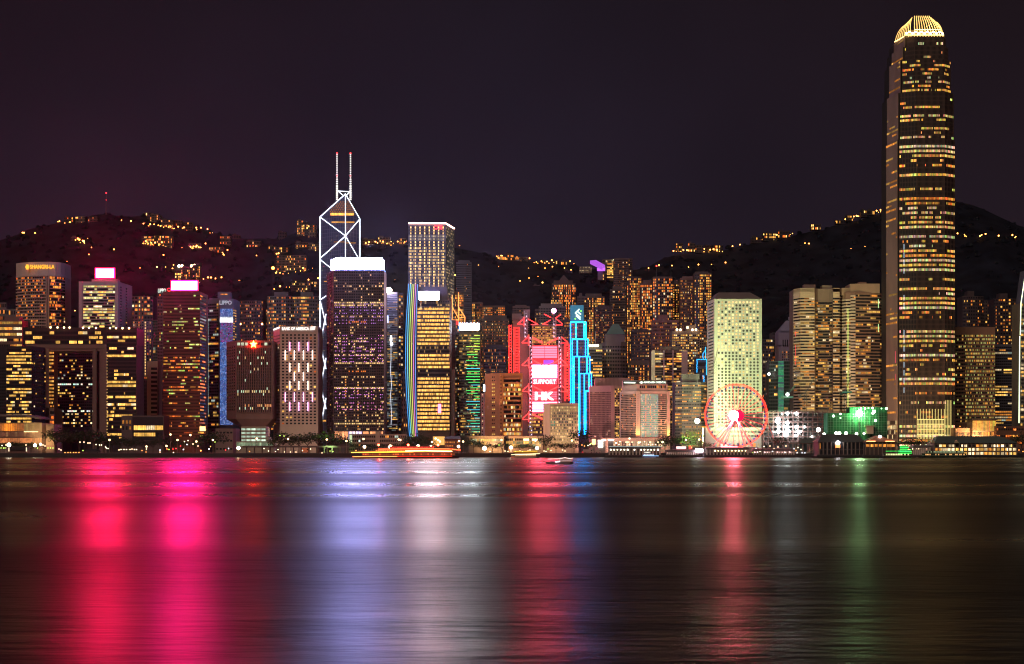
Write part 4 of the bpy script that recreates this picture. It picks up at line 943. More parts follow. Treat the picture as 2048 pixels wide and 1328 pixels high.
b = Bld('low_office', 'wide white podium block with dashed window bands behind the ferris wheel legs', 1580, [(1411,0),(1523,0)], 855, wallm=wall(.34,.31,.27), depth=26, seed=162)
for k, (a, c_) in enumerate(((861,866),(870,874),(886,894))): b.facade(0, 1, 34 if k < 2 else 12, za=Z(c_,1580), zb=Z(a,1580), wf=.6, hf=.9, lit=.06 if k < 2 else .3, pal=OFF, xa=.12, xb=.98, key=k)
b.done()
# between porthole tower and twin banded towers
Y = 1930
b = Bld('office_tower', 'violet grey tower with steep roof, arcaded top storey and thin spire', Y, [(1557,4),(1563,0),(1592,0)], 690, wallm=wall(.30,.26,.34), depth=26, seed=163)
b.facade(1, 1, 6, za=Z(694,Y), zb=Z(680,Y), wf=.5, hf=.95, lit=0, key=8, xa=.1, xb=.9); b.facade(1, 20, 7, za=Z(800,Y), zb=Z(702,Y), wf=.5, hf=.6, lit=.4, pal=RES)
mb = MB(); mb.box(X(1557,Y), X(1592,Y), Y-.6, Y+26, Z(690,Y), Z(663,Y)); mb.build('attic', b.wm, b.root)
mb = MB(); mb.box(X(1560,Y)-.5, X(1592,Y), Y-2, Y+26, Z(663,Y), Z(660,Y)); mb.prism([(X(1560,Y),Y),(X(1592,Y),Y),(X(1592,Y),Y+24),(X(1560,Y),Y+24)], Z(660,Y), Z(640,Y), top=[(X(1575,Y),Y+8),(X(1584,Y),Y+8),(X(1584,Y),Y+14),(X(1575,Y),Y+14)]); mb.build('steep_roof', wall(.27,.27,.36), b.root)
mb = MB(); mb.bar(at(1580,640,Y+10), at(1580,634,Y+10), 1.8, 8); mb.bar(at(1580,634,Y+10), at(1580,620,Y+10), .25); mb.build('spire', wall(.4,.38,.45), b.root)
b.facade(1, 1, 6, za=Z(692,Y-.6), zb=Z(679,Y-.6), seg=seg_(1564,1590,Y-.6), wf=.45, hf=.95, lit=0, key=9); b.done()
for (nm, lab, Y, pts, top, wc, wn_, nf, nc, lt_, pl, sd_) in [
 ('office_tower','teal glass tower with glowing green stair shaft behind the construction site',1800,[(1538,3),(1555,0),(1556,0),(1568,0),(1589,3)],722,(.10,.16,.15),WING,26,5,.07,OFF,164),
 ('office_tower','grey block with a bright orange lit floor right of porthole tower',1850,[(1525,0),(1540,2)],700,(.15,.14,.15),WIN,30,5,.3,RES,165),
 ('apartment_tower','dim far tower with stubby roof between porthole tower and steep roofed tower',2030,[(1526,0),(1545,3)],678,(.10,.10,.13),WIN,34,6,.25,RES,166),
 ('apartment_tower','slim far apartment tower directly left of the steep roofed spire tower',2070,[(1545,0),(1557,2)],665,(.11,.10,.12),WIN,36,5,.35,RES,167)]:
    b = Bld(nm, lab, Y, pts, top, wallm=wall(*wc), winm=wn_, depth=22, seed=sd_)
    for i in range(len(pts)-1):
        if sd_ == 164 and i == 2: b.facade(i, nf*2, 1, wf=.9, hf=.85, fn=lambda f,c,r: (.06*(.4+r.random()),.28*(.3+r.random()),.13)); continue
        b.facade(i, nf, nc if sd_ != 164 else (5 if i != 1 else 1), lit=lt_, pal=pl, wf=.9 if sd_ == 164 else .6, hf=.6, run=2)
    if sd_ == 165: line_m(b.root, 'lit_floor', [(at(1532,805,Y-1),at(1540,805,Y-1))], 1.0, neon(1,.35,.1,1.2,False))
    b.done()
# twin banded towers
Y = 1760
def banded(b, i, nf, nc, za, zb, lit, pal, h=.5, proud=.9, mb=None):
    b.facade(i, nf, nc, za=za, zb=zb, wf=.96, hf=.55, lit=lit, pal=pal, run=2, rowvar=1.0); b.ledges(nf, za, zb, proud=proud, h=h, segs=[i], phase=0, mb=mb)
b = Bld('office_tower', 'tan banded tower with faceted front, left one of the matching pair', Y, [(1588,14),(1601,1),(1629,0),(1631,5),(1636,8),(1658,8),(1665,5),(1666,1),(1679,1),(1684,9)], 576, wallm=wall(.26,.19,.14), depth=30, seed=171)
za, zb = Z(820,Y), Z(588,Y); pe = [(3,AM,.15,.8),(3,YE,.15,.9),(1,WH,.3,1.1)]
sb = MB(); banded(b, 0, 38, 4, za, zb, .25, pe, mb=sb); banded(b, 1, 38, 8, za, zb, .38, pe, mb=sb)
for i in (3,4,5): banded(b, i, 38, 3 if i != 4 else 7, za, Z(602,Y), .4, pe, .30, .5)
banded(b, 7, 38, 4, za, zb, .4, pe, .36, mb=sb); banded(b, 8, 38, 1, za, zb, .1, pe, .2)
for i in (0,1,7): b.ledges(1, Z(588,Y), Z(577,Y), proud=.6, h=1.6, segs=[i], phase=.2, mb=sb)
sb.build('sill_bands', wall(.64,.49,.31), b.root)
b.roofbox(1610, 1633, 568, 6, 16); b.roofbox(1648, 1668, 569, 10, 22)
line_m(b.root, 'red_edge_light', [(at(1591,662,Y+9), at(1591,673,Y+9)), (at(1591,690,Y+9), at(1591,730,Y+9))], .25, neon(1,.05,.06,1.4,False)); b.done()
b = Bld('office_tower', 'tan and brown banded tower with yellow green light line, right one of pair', Y, [(1685,6),(1692,1),(1701,0),(1711,-1),(1741,1),(1760,4),(1766,10)], 585, wallm=wall(.30,.18,.12), depth=30, seed=172)
sb = MB(); banded(b, 0, 36, 2, za, Z(600,Y), .2, pe, mb=sb); banded(b, 1, 36, 3, za, Z(600,Y), .25, pe, mb=sb); banded(b, 2, 36, 3, za, Z(592,Y), .1, pe, .6, mb=sb); sb.build('sill_bands', wall(.66,.54,.40), b.root)
banded(b, 3, 36, 12, za, Z(588,Y), .42, pe, .45, .3); banded(b, 4, 36, 7, za, Z(588,Y), .36, pe, .3, .2); banded(b, 5, 36, 2, za, Z(588,Y), .15, pe, .3, .2)
mb = MB(); mb.box(X(1701,Y), X(1711.5,Y), Y+1, Y+28, Z(590,Y), Z(567.5,Y)); mb.box(X(1711.5,Y), X(1760,Y), Y+1.3, Y+28, Z(585.5,Y), Z(567,Y)); mb.box(X(1685,Y), X(1701,Y), Y+4, Y+28, Z(590,Y), Z(575,Y)); mb.build('parapet', wall(.40,.27,.18), b.root)
b.roofbox(1722, 1737, 562, 10, 20, 568)
line_m(b.root, 'light_line', [(at(1696,617,Y-1.6), at(1696,822,Y-1.6))], .26, neon(.75,1,.18,1.6,False)); line_m(b.root, 'light_line', [(at(1757,598,Y+2), at(1757,616,Y+2)), (at(1757,648,Y+2), at(1757,664,Y+2))], .3, neon(.6,1,.4,1.4,False)); b.done()
# supertall
Y = 1700
root = thing('skyscraper', 'immense tapering skyscraper with glowing golden crown of curved fins', 'skyscraper', (X(1841,Y), Y+30, GZ))
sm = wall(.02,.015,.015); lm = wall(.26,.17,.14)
def tier(l, c0, c1, r, zt, zb_, nf, dens, seed, key):
    Pp = [(l,34),(l+22,5),(l+26,6),(c0,0),(c1,0),(r,9)]; P = [((px-CX)*(Y+d)/F, Y+d) for px, d in Pp]
    mb = MB(); mb.prism(P + [(P[-1][0], Y+58), (P[0][0], Y+58)], Z(zb_,Y), Z(zt,Y)); mb.build('shaft', sm, root)
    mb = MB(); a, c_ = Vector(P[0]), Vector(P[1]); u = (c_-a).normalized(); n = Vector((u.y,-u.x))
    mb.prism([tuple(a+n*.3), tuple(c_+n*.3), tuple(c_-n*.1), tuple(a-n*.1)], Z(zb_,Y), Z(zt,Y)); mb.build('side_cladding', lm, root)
    T = Bld.__new__(Bld); T.Y = Y; T.rng = random.Random(seed); T.rows = {}; T.P = P; T.body = MB(); T.z0 = Z(zb_,Y); T.z1 = Z(zt,Y)
    za, zb2 = Z(zb_,Y), Z(zt,Y)
    T.facade(0, nf, 8, za=za, zb=zb2, wf=.9, hf=.42, lit=dens*.35, pal=[(3,AM,.2,.8),(3,YE,.15,.8)], run=4, off=.45, unlit=False, key=1)
    rowst = {}
    def fn(f, c, r):
        if f not in rowst: rowst[f] = [r.choice((0,.15,.3,.75,.9,1.0)) if dens > .4 else r.choice((0,.1,.3,.5)), r.choice((AM,YE,YE,(1.2,.78,.28),(1.1,.85,.42))), 0, None]
        q = rowst[f]
        if q[2] <= 0: q[2] = r.choice((1,2,4,7)); k = .5+1.1*r.random(); q[3] = tuple(v*k for v in q[1]) if r.random() < q[0]*dens*1.35 else None
        q[2] -= 1; return tuple(v*(.5+1.0*r.random()) for v in q[3]) if q[3] else None
    T.facade(2, nf, 12, za=za, zb=zb2, wf=.8, hf=.52, fn=fn); T.facade(3, nf, 32, za=za, zb=zb2, wf=.8, hf=.5, fn=fn); T.facade(4, nf, 8, za=za, zb=zb2, wf=.8, hf=.52, fn=fn)
    for k in sorted(T.rows): build_row(T.rows[k], WIN, root)
    T.ledges(nf, za, zb2, proud=.2, h=.06, segs=[0,2,3,4]); T.fins(3, 24, w_=.4, proud=.55); T.fins(4, 7, w_=.3, proud=.5); T.fins(2, 11, w_=.28, proud=.5)
    T.body.build('fins', wall(.10,.062,.052), root)
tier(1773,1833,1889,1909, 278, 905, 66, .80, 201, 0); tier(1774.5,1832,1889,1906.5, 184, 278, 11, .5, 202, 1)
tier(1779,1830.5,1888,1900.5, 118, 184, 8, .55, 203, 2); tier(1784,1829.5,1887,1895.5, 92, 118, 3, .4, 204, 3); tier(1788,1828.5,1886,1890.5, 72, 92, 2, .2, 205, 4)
cr = MB(); gold = mat('crown_metal', (.9,.75,.45), .35, metal=.2, emit=(1,.60,.16), es=1.5)  # floodlight on the fins is put into the metal as emission
def fin(mb, p, q, bow, r, m=0):
    prev = p
    for i in range(1, 7):
        k = i/6; pt = p.lerp(q, k) + Vector(bow)*math.sin(math.pi*k*.5 + 0)*(1-k)*1.6; mb.bar(prev, pt, r, 4, r*.9, m=m); prev = pt
for i in range(11):
    px = 1829 + i*5.7; tx = 1829 + i*3.6

    one = MB(); fin(one, at(px,73,Y-.5), at(min(tx, 1866),32 + (max(0,i-8)*3),Y+14), ((px-1850)*.02,-2,3), .46); one.build('crown_fin', gold, root)
for i in range(8):
    one = MB(); px = 1790 + i*4.6; fin(one, at(px, 84-i*1.4, Y+30-i*3.6), at(1813+i*1.6, 48-i*1.9, Y+30-i*1.5), (-2,0,5), .36); one.build('crown_fin', gold, root)
for i in range(3):
    one = MB(); fin(one, at(1886+i*1.2,75+i*1.5,Y+4+i*6), at(1873-i,44+i*3,Y+18), (2,0,4), .36); one.build('crown_fin', gold, root)
mb = MB(); mb.prism([(X(1793,Y+26),Y+26),(X(1808,Y),Y+8),(X(1884,Y),Y+4),(X(1886,Y),Y+40),(X(1793,Y+26),Y+44)], Z(78,Y), Z(52,Y), top=[(X(1812,Y),Y+28),(X(1822,Y),Y+16),(X(1872,Y),Y+16),(X(1872,Y),Y+36),(X(1812,Y),Y+36)]); mb.build('crown_core', neon(1,.50,.12,.16,False), root)
line_m(root, 'crown_ring', [(at(1789,84,Y+30),at(1808,73,Y+4)),(at(1808,70,Y+2),at(1888,70,Y-1)),(at(1810,65,Y+2),at(1885,65,Y)),(at(1829,59,Y+1),at(1881,59,Y+2))], .4, neon(1,.66,.24,4))
mb = MB()
for i in range(13): mb.ball(at(1813+i*6, 67-(i%2)*3, Y-1), 1.0, nu=6, nv=4)
mb.build('crown_lamps', neon(1,.72,.30,14), root)
gb = neon(1,.78,.24,1.25,False)
mb = MB()
for i in range(19): mb.box(X(1834+i*3,Y)-.17, X(1834+i*3,Y)+.17, Y-1.3, Y-.9, Z(878,Y), Z(838 if i % 2 else 818,Y))
for yy_ in (838.5,848,858,869): mb.box(X(1834,Y), X(1888,Y), Y-1.3, Y-.8, Z(yy_+1.2,Y), Z(yy_-.4,Y))
for i in range(8): mb.box(X(1890.5+i*2.4,Y)-.16, X(1890.5+i*2.4,Y)+.16, Y+.1+i*.9, Y+.5+i*.9, Z(878,Y), Z(800,Y))
mb.build('lit_base_grid', gb, root)
T = Bld.__new__(Bld); T.Y = Y; T.rng = random.Random(4); T.rows = {}; T.P = [(X(1773.5,Y+34),Y+34),(X(1794.5,Y+5),Y+5)]; T.facade(0, 4, 9, za=Z(878,Y), zb=Z(840,Y), wf=.6, hf=.8, lit=1, pal=[(1,(1,.75,.35),.6,1.5)], off=.7)
for k in T.rows: T.rows[k].build('lit_base_panel', WIN, root)
line_m(root, 'vertical_led', [(at(1808,y,Y+1.5), at(1808,y+11,Y+1.5)) for y in (488,505,520,536,590,606,660,676,692,708,724,740,756,775)], .22, neon(.7,.85,1,1.5,False))
line_m(root, 'red_led', [(at(1791,702,Y+3), at(1791,726,Y+3)),(at(1791.5,748,Y+3), at(1791.5,760,Y+3))], .25, neon(1,.05,.12,1.0,False))

# right edge
Y = 1790
b = Bld('hotel_tower', 'brown banded hotel with blank top storey right of the supertall tower', Y, [(1911,5),(1930,0),(1990,0)], 654, wallm=wall(.38,.21,.13), depth=30, cat='hotel', seed=211)
for i, nc in ((0,6),(1,34)): b.facade(i, 25, nc, za=Z(846,Y), zb=Z(668,Y), wf=.85, hf=.55, lit=.62 if i else .15, pal=[(3,(.75,.72,.22),.12,.75),(3,YE,.12,.7),(.5,AM,.3,1.)], rowvar=.4)
b.ledges(25, Z(846,Y), Z(668,Y), proud=.7, h=.48); b.done()
b = Bld('office_tower', 'blue grey glass office with warm lit floors right of brown hotel', 1840, [(1986,0),(2024,0)], 688, wallm=wall(.12,.12,.15), depth=24, seed=212)
b.facade(0, 30, 9, za=Z(860,1840), zb=Z(692,1840), wf=.9, hf=.5, pal=OFF, run=4, fn=None, lit=.42, rowvar=1.1); b.done()
for (lab, Y, pts, top, den, sd_) in [
  ('dim apartment tower with sparse lights directly above the brown hotel', 2060, [(1925,3),(1936,0),(1955,0),(1967,3)], 592, .22, 213),
  ('apartment tower with bright dots between two dim ones behind the brown hotel', 2110, [(1955,2),(1975,0),(1988,2)], 601, .3, 214),
  ('tall apartment tower with a bright orange window column near right edge', 1990, [(1988,3),(2000,0),(2022,0),(2034,3)], 597, .3, 215),
  ('narrow apartment block in the dark gap before the right edge tower', 2050, [(2028,0),(2040,3)], 618, .4, 216)]:
    b = Bld('apartment_tower', lab, Y, pts, top, wallm=wall(.10,.075,.075), depth=24, seed=sd_)
    for i in range(len(pts)-1): b.facade(i, 46, 4, lit=den*(2.0 if sd_ == 215 and i == 1 else 1), pal=RES, wf=.55, hf=.5, colvar=.8)
    if sd_ in (213, 215): b.roofbox(pts[1][0]+2, pts[2][0]-4, top-11)
    b.done()
Y = 1700
b = Bld('office_tower', 'slanted glass tower edged with white green light cut off by right edge', Y, [(2041,0),(2100,0)], 606, wallm=wall(.16,.15,.13), depth=30, seed=217)
b.facade(0, 40, 22, lit=.6, pal=OFF, run=2)
mb = MB(); mb.prism([(X(2043,Y),Y+.1),(X(2100,Y),Y+.1),(X(2100,Y),Y+20),(X(2043,Y),Y+20)], Z(607,Y), Z(540,Y), top=[(X(2052,Y),Y),(X(2100,Y),Y),(X(2100,Y),Y+20),(X(2052,Y),Y+20)]); mb.build('slanted_top', wall(.10,.11,.2), b.root)
line_m(b.root, 'edge_light', [(at(2038,846,Y-1), at(2039.5,672,Y-1)), (at(2040.5,670,Y-1), at(2042,606,Y-1)), (at(2042,606,Y-1), at(2052,540,Y-1))], .45, neon(.9,1,.62,2.6)); b.done()
Y = 1650
b = Bld('glass_pavilion', 'glowing golden glass pavilion at the foot of the brown hotel', Y, [(1945,0),(1992,0)], 839, wallm=wall(.25,.16,.10), depth=20, cat='pavilion', seed=218)
b.facade(0, 1, 20, za=Z(862,Y), zb=Z(841,Y), wf=.85, hf=.95, fn=lambda f,c,r: (1.3*(.5+.6*r.random()), .55*(.6+.5*r.random()), .07)); b.facade(0, 1, 20, za=Z(872,Y), zb=Z(863,Y), wf=.8, hf=.8, lit=.9, pal=[(1,AM,.5,2)], key=2)
box_m(b.root, 'canopy', 1943, 1994, 836.5, 840, Y, 24, wall(.08,.06,.05), -2); b.done()
b = Bld('low_office', 'low orange lit terrace block between supertall tower and golden pavilion', 1660, [(1911,0),(1946,0)], 856, wallm=wall(.30,.17,.10), depth=20, seed=219)
b.facade(0, 2, 14, wf=.6, hf=.3, lit=.4, pal=[(1,AM,.5,1.5)]); b.done()
b = Bld('low_office', 'long low brown block with orange lit eaves at the lower right edge', 1640, [(1993,0),(2080,0)], 852, wallm=wall(.20,.10,.06), depth=20, seed=220)
b.facade(0, 4, 24, wf=.7, hf=.3, lit=.45, pal=[(1,OR,.5,1.6),(1,AM,.5,1.6)], run=2); b.done()

# ---------------------------------------------------------------- mid-levels apartment towers
ML = [  # label, Y, pts, top, density, wall, floors, extra
 ('ghostly dark tower with stepped shoulders just right of lattice tower', 2450, [(912,0),(916,0),(929,0),(943,2)], 524, .015, (.10,.11,.15), 40),
 ('orange lit apartment block peeping behind the steel roof frame', 2250, [(905,0),(927,0)], 586, .6, (.12,.08,.07), 30),
 ('apartment tower with the busiest top lights right of steel roof frame', 2260, [(944,2),(950,0),(965,2)], 604, .45, (.13,.10,.09), 40),
 ('apartment tower pair with yellow window stacks above the green lit tower', 2300, [(964,2),(978,0),(996,0),(1010,2)], 611, .5, (.11,.09,.09), 40),
 ('shorter apartment block with dense orange windows left of the steel bank', 2080, [(962,0),(984,0),(1018,2)], 637, .42, (.10,.08,.08), 44),
 ('dark navy apartment slab directly behind the curved balcony tower', 2000, [(968,0),(1012,0)], 694, .22, (.07,.07,.10), 34),
 ('plain dim block with flat roof above left shoulder of steel bank', 2240, [(1025,2),(1030,0),(1059,0)], 612, .06, (.17,.13,.13), 30),
 ('low dim block between the two upper masts of steel bank', 2180, [(1070,0),(1100,0)], 618, .12, (.13,.11,.12), 24),
 ('grey concrete tower behind the pink roof lamp of steel bank', 2120, [(1078,0),(1132,2)], 612, .10, (.20,.17,.18), 30),
 ('pointed apartment tower with bright window stacks above the pink roof lamp', 2330, [(1104,3),(1118,0),(1144,0),(1151,3)], 566, .55, (.12,.08,.09), 50),
 ('apartment tower stepping down at left of the pointed bright one', 2290, [(1102,0),(1119,0)], 592, .55, (.12,.08,.08), 44),
 ('dark leftmost wing of the twin topped tower behind cyan tower', 2220, [(1155,0),(1169,0)], 592, .08, (.14,.11,.11), 40),
 ('twin topped apartment tower with bright stacks right of ribbon logo', 2210, [(1169,2),(1178,0),(1190,0),(1209,2)], 592, .55, (.12,.09,.08), 46),
 ('low dark apartment block with sparse orange dots left of green pyramid roof', 2130, [(1190,0),(1226,0)], 615, .28, (.09,.06,.07), 44),
 ('very tall dim tower rising above the ridge beside the gold building', 2500, [(1228,2),(1238,0),(1257,0),(1265,3)], 516, .22, (.15,.10,.10), 60),
 ('plain left wing tower standing before the very tall dim one', 2380, [(1221,0),(1251,0)], 578, .14, (.13,.10,.10), 40),
 ('dense apartment tower with hundreds of small yellow windows mid slope', 2320, [(1254,2),(1262,0),(1276,0),(1283,2)], 553, .6, (.10,.07,.08), 56),
 ('apartment tower with two columns of large glowing orange windows', 2270, [(1281,2),(1286,0),(1300,0),(1309,2)], 566, .7, (.16,.10,.10), 54),
 ('wide apartment tower with twin rooftop antennas and flat crown', 2230, [(1306,2),(1316,0),(1334,0),(1345,2)], 553, .5, (.15,.10,.10), 56),
 ('apartment tower with one vivid yellow window column beside antennas tower', 2260, [(1343,0),(1361,2)], 565, .62, (.11,.08,.09), 54),
 ('apartment tower with blank reddish left face and speckled right face', 2240, [(1361,0),(1373,0),(1391,2)], 556, .35, (.22,.13,.12), 54),
 ('stepped apartment tower with bright yellow stacks above porthole tower shoulder', 2210, [(1389,2),(1399,0),(1412,0),(1423,2)], 545, .62, (.12,.09,.09), 56),
 ('pink brown residential block with raised centre behind the pale piers tower', 1990, [(1305,0),(1317,0),(1336,0),(1358,0)], 640, .28, (.27,.13,.13), 34),
 ('short dim apartment block filling the gap left of pink brown block', 2040, [(1264,0),(1304,0)], 660, .35, (.09,.07,.08), 40),
 ('low orange windowed block above the penthouse of pink tinted office', 1900, [(1256,0),(1304,0)], 726, .4, (.13,.09,.08), 24),
 ('dark apartment slab behind the right shoulder of steel bank', 2090, [(1126,0),(1145,0)], 640, .3, (.09,.07,.09), 36),
]
for (lab, Y, pts, top, den, wc, nf) in ML:
    gz = th(X(pts[0][0], Y), Y) - 4; gz2 = th(X(pts[-1][0], Y), Y) - 4; sd_ = int(pts[0][0]*3 + top)
    b = Bld('apartment_tower', lab, Y, pts, top, wallm=wall(*wc), depth=20, gz=min(gz, gz2), seed=sd_)
    zbot = max(min(gz, gz2) + 2, Z(800, Y)); fh = (b.z1 - zbot) / (nf * 1.0)
    nf2 = max(8, int((b.z1 - zbot) / 2.9))
    rv = random.Random(sd_ + 5); nf2 = int(nf2 * rv.uniform(.72, 1.05)); cwid = rv.uniform(1.9, 3.1); wfv = rv.uniform(.45, .8); hfv = rv.uniform(.42, .72)
    palv = RES if den < .5 else rv.choice(([(4,AM,.5,1.9),(4,YE,.5,1.8),(2,OR,.4,1.2)], [(3,YE,.4,2.0),(2,WH,.4,1.6),(2,AM,.4,1.4)], [(4,AM,.4,1.8),(3,OR,.4,1.6),(1,WH,.5,1.6)]))
    for i in range(len(pts)-1):
        wpx = pts[i+1][0]-pts[i][0]; b.facade(i, min(nf2, 80), max(2, int(wpx/cwid)), za=zbot, zb=b.z1-2, lit=den*rv.uniform(.9,1.3), pal=palv, wf=wfv, hf=hfv, colvar=1.0, rowvar=.5)
    if rv.random() < .5: b.ledges(max(6, nf2//2), zbot, b.z1-2, proud=.5, h=.14)
    rr2 = random.Random(sd_)
    if rr2.random() < .7: b.roofbox(pts[0][0]+3+rr2.random()*3, pts[-1][0]-4-rr2.random()*3, top-2-rr2.random()*5, 4, 14)
    if lab.startswith('pointed'):
        mb = MB(); mb.prism([(X(1114,Y),Y+2),(X(1142,Y),Y+2),(X(1142,Y),Y+18),(X(1114,Y),Y+18)], b.z1, Z(549,Y), top=[(X(1127,Y),Y+9),(X(1129,Y),Y+9),(X(1129,Y),Y+11),(X(1127,Y),Y+11)]); mb.build('pointed_roof', b.wm, b.root)
    if 'antennas' in lab and lab.startswith('wide'):
        line_m(b.root, 'antenna', [(at(1313,553,Y+5),at(1313,532,Y+5)),(at(1342,553,Y+5),at(1342,536,Y+5))], .35, DKR); mb = MB(); mb.ball(at(1313,532,Y+5), .9); mb.build('beacon', neon(1,.05,.03,6,False), b.root)
    if 'raised centre' in lab: b.roofbox(1317, 1336, 630, .5, 14, 641)
    b.done()
Y = 1900
b = Bld('office_tower', 'brown faceted tower under a weathered green pyramid roof', Y, [(1203,6),(1212,0),(1242,0),(1254,6)], 684, wallm=wall(.19,.14,.14), depth=24, seed=231)
for i, nc in ((0,3),(1,9),(2,4)): b.facade(i, 15, nc, za=Z(800,Y), zb=Z(690,Y), wf=.65, hf=.5, lit=.06, pal=OFF)
mb = MB(); mb.box(X(1211,Y), X(1250,Y), Y+3, Y+26, Z(684.5,Y), Z(668,Y)); mb.build('drum', b.wm, b.root)
mb = MB(); mb.prism([(X(1213,Y),Y+2),(X(1251,Y),Y+2),(X(1251,Y),Y+26),(X(1213,Y),Y+26)], Z(668,Y), Z(646,Y), top=[(X(1227,Y),Y+12),(X(1238,Y),Y+12),(X(1238,Y),Y+15),(X(1227,Y),Y+15)]); mb.build('pyramid_roof', wall(.13,.22,.18), b.root); b.done()
# peak viewing building
q = hit(1195, 548); Y = 3150
root = thing('viewing_tower', 'purple lit wedge shaped viewing building on the ridge', 'viewing tower', (X(1195,Y), Y, Z(560,Y)))
mb = MB(); mb.box(X(1196,Y), X(1206,Y), Y, Y+20, Z(560,Y), Z(533,Y)); mb.build('stem', wall(.25,.2,.25), root)
mb = MB(); mb.face([at(1180,521,Y-10),at(1192,520,Y+20),at(1210,530,Y+20),at(1204,533,Y-10)]); a = mb.v[:4]; mb.face([(x,y,z-6) for x,y,z in a[::-1]])
for i in range(4): p_, q_ = a[i], a[(i+1)%4]; mb.face([(p_[0],p_[1],p_[2]-6),(q_[0],q_[1],q_[2]-6),q_,p_])
mb.build('wedge_roof', neon(.55,.12,.9,.9,False), root)
mb = MB(); mb.box(X(1194,Y),X(1210,Y),Y-3,Y,Z(542,Y),Z(536,Y)); mb.build('purple_lobby', neon(.5,.12,.9,1.6,False), root)
Y = 3200
b = Bld('shopping_block', 'gold lit ridge building with bright floors beside the purple wedge', Y, [(1205,0),(1214,0),(1227,0)], 519, base=562, wallm=wall(.2,.15,.1), depth=24, cat='building', seed=232, gz=Z(575,Y))
b.facade(1, 9, 4, za=Z(556,Y), zb=Z(530,Y), wf=.9, hf=.7, lit=.95, pal=[(1,YE,.9,2.0)]); b.facade(1, 2, 6, za=Z(530,Y), zb=Z(521,Y), lit=.5, pal=[(1,AM,.6,1.6)], key=3); b.facade(0, 6, 3, lit=.25, pal=RES)
mb = MB(); mb.ball(at(1228,520,Y-2), 1.8); mb.build('roof_lamp', neon(.9,1,.6,14,False), b.root); b.done()
# pale terrace of low buildings near the purple wedge
b = Bld('terrace_block', 'low terraced building with tiny white lights left of the purple wedge', 3080, [(1159,0),(1183,0)], 533, base=546, wallm=wall(.2,.16,.16), depth=16, seed=233, gz=Z(556,3080))
b.facade(0, 4, 14, lit=.4, pal=[(1,WH,.3,1.2)], wf=.5, hf=.4); b.done()

# ---------------------------------------------------------------- houses and blocks on the hills
HB = [(128,146,434,447,.5),(151,170,433,446,1.0),(176,196,433,446,.8),(286,300,425,437,.5),(300,312,429,446,.2),(310,322,430,448,.3),(322,346,440,457,.6),(348,364,440,456,.15),(368,384,444,462,.12),
 (283,308,472,490,.7),(308,344,471,494,.85),(376,400,486,500,.15),(440,462,472,492,.8),(418,446,494,504,.6),(464,480,470,482,.2),(493,522,482,494,1.1),(537,552,492,504,.5),(548,578,494,508,.6),
 (552,612,511,544,.55),(594,606,441,472,.8),(606,616,444,472,.7),(616,632,450,474,.7),(590,616,484,498,.8),(616,638,488,502,.6),(556,572,464,480,.3),
 (582,620,561,583,.5),(620,640,563,583,.9),(548,562,502,510,.3),(142,162,474,480,.5),(725,746,478,492,.3),(756,780,474,488,.6),(798,812,476,488,.7),
 (995,1012,512,519,1.2),(1012,1030,509,519,1.2),(1030,1058,514,524,1.2),(1080,1092,520,528,.9),(1108,1118,520,528,.9),(1122,1140,522,530,.9),(1128,1146,540,548,.6),(1066,1080,570,574,.8),
 (1352,1366,486,500,.8),(1376,1390,486,502,.7),(1390,1406,490,504,.5),(1410,1422,490,504,.3),(1424,1446,490,506,.7),(1503,1524,474,484,.6),(1526,1552,466,480,.9),(1556,1580,462,474,.9),
 (1622,1642,448,458,.7),(1672,1690,440,446,.6),(1692,1706,430,440,.9),(1722,1736,420,432,.6),(1735,1752,420,428,.5),(1600,1618,490,494,.4),(350,362,540,560,.8),(362,380,534,566,.7),(383,400,532,566,.9),(214,240,519,524,1.0),(240,252,524,528,.4)]
hn = ['villa row','terrace block','apartment block','hillside house','white block','stepped block']
where = lambda x: ('on the ridge' if True else '')
rh = random.Random(99); hil = []
SKY_ = [(0,'far left slope'),(200,'left ridge above the pink signs'),(330,'ridge left of the prism tower'),(480,'slope left of the prism tower'),(660,'gap between prism and lattice towers'),(900,'dark ridge above the steel bank'),(1150,'ridge near the purple wedge'),(1340,'ridge above the porthole tower'),(1500,'right ridge left of the supertall tower')]
cnt = {}
ORD = ['first','second','third','fourth','fifth','sixth','seventh','eighth','ninth','tenth','eleventh','twelfth','thirteenth','fourteenth','fifteenth']
for (x0_, x1_, yt, yb, den) in sorted(HB):
    g = hit((x0_+x1_)/2, yb); Yh = min(g.y, YR-5)
    area = [n for lim, n in SKY_ if x0_ >= lim][-1]; cnt[area] = cnt.get(area, 0) + 1
    b = Bld('hillside_block', '%s lit %s, %s from left on %s' % ('brightly' if den > .75 else ('partly' if den > .35 else 'faintly'), 'block' if x1_-x0_ < 22 else 'long block', ORD[cnt[area]-1], area), Yh, [(x0_,0),(x1_,rh.choice((-3,2,4)))], yt, base=yb+2, wallm=wall(*rh.choice(((.09,.06,.055),(.07,.05,.05),(.12,.09,.08),(.05,.04,.045)))), depth=14, gz=Z(yb+2,Yh)-3, seed=x0_*3+yt)
    nf = max(1, int((yb-yt)/4.2)); nc = max(3, int((x1_-x0_)/2.7))
    pl = [(4,(1,.42,.07),.5,3.4),(3,(1,.55,.14),.5,3.6),(2,OR,.5,2.5)] if not 990 < x0_ < 1150 else [(4,(1,.30,.04),1.,3.0),(2,(1,.5,.12),1.,3.)]
    if 212 < x0_ < 250: pl = [(1,(.9,.85,1),.8,2.0)]
    b.facade(0, nf, nc, lit=min(.9, den*.40), pal=pl, wf=.62, hf=.6, colvar=.9, rowvar=.7)
    if rh.random() < .4: b.roofbox(x0_+2, x0_+2+(x1_-x0_)*.35, yt-3, 2, 9)
    b.done()
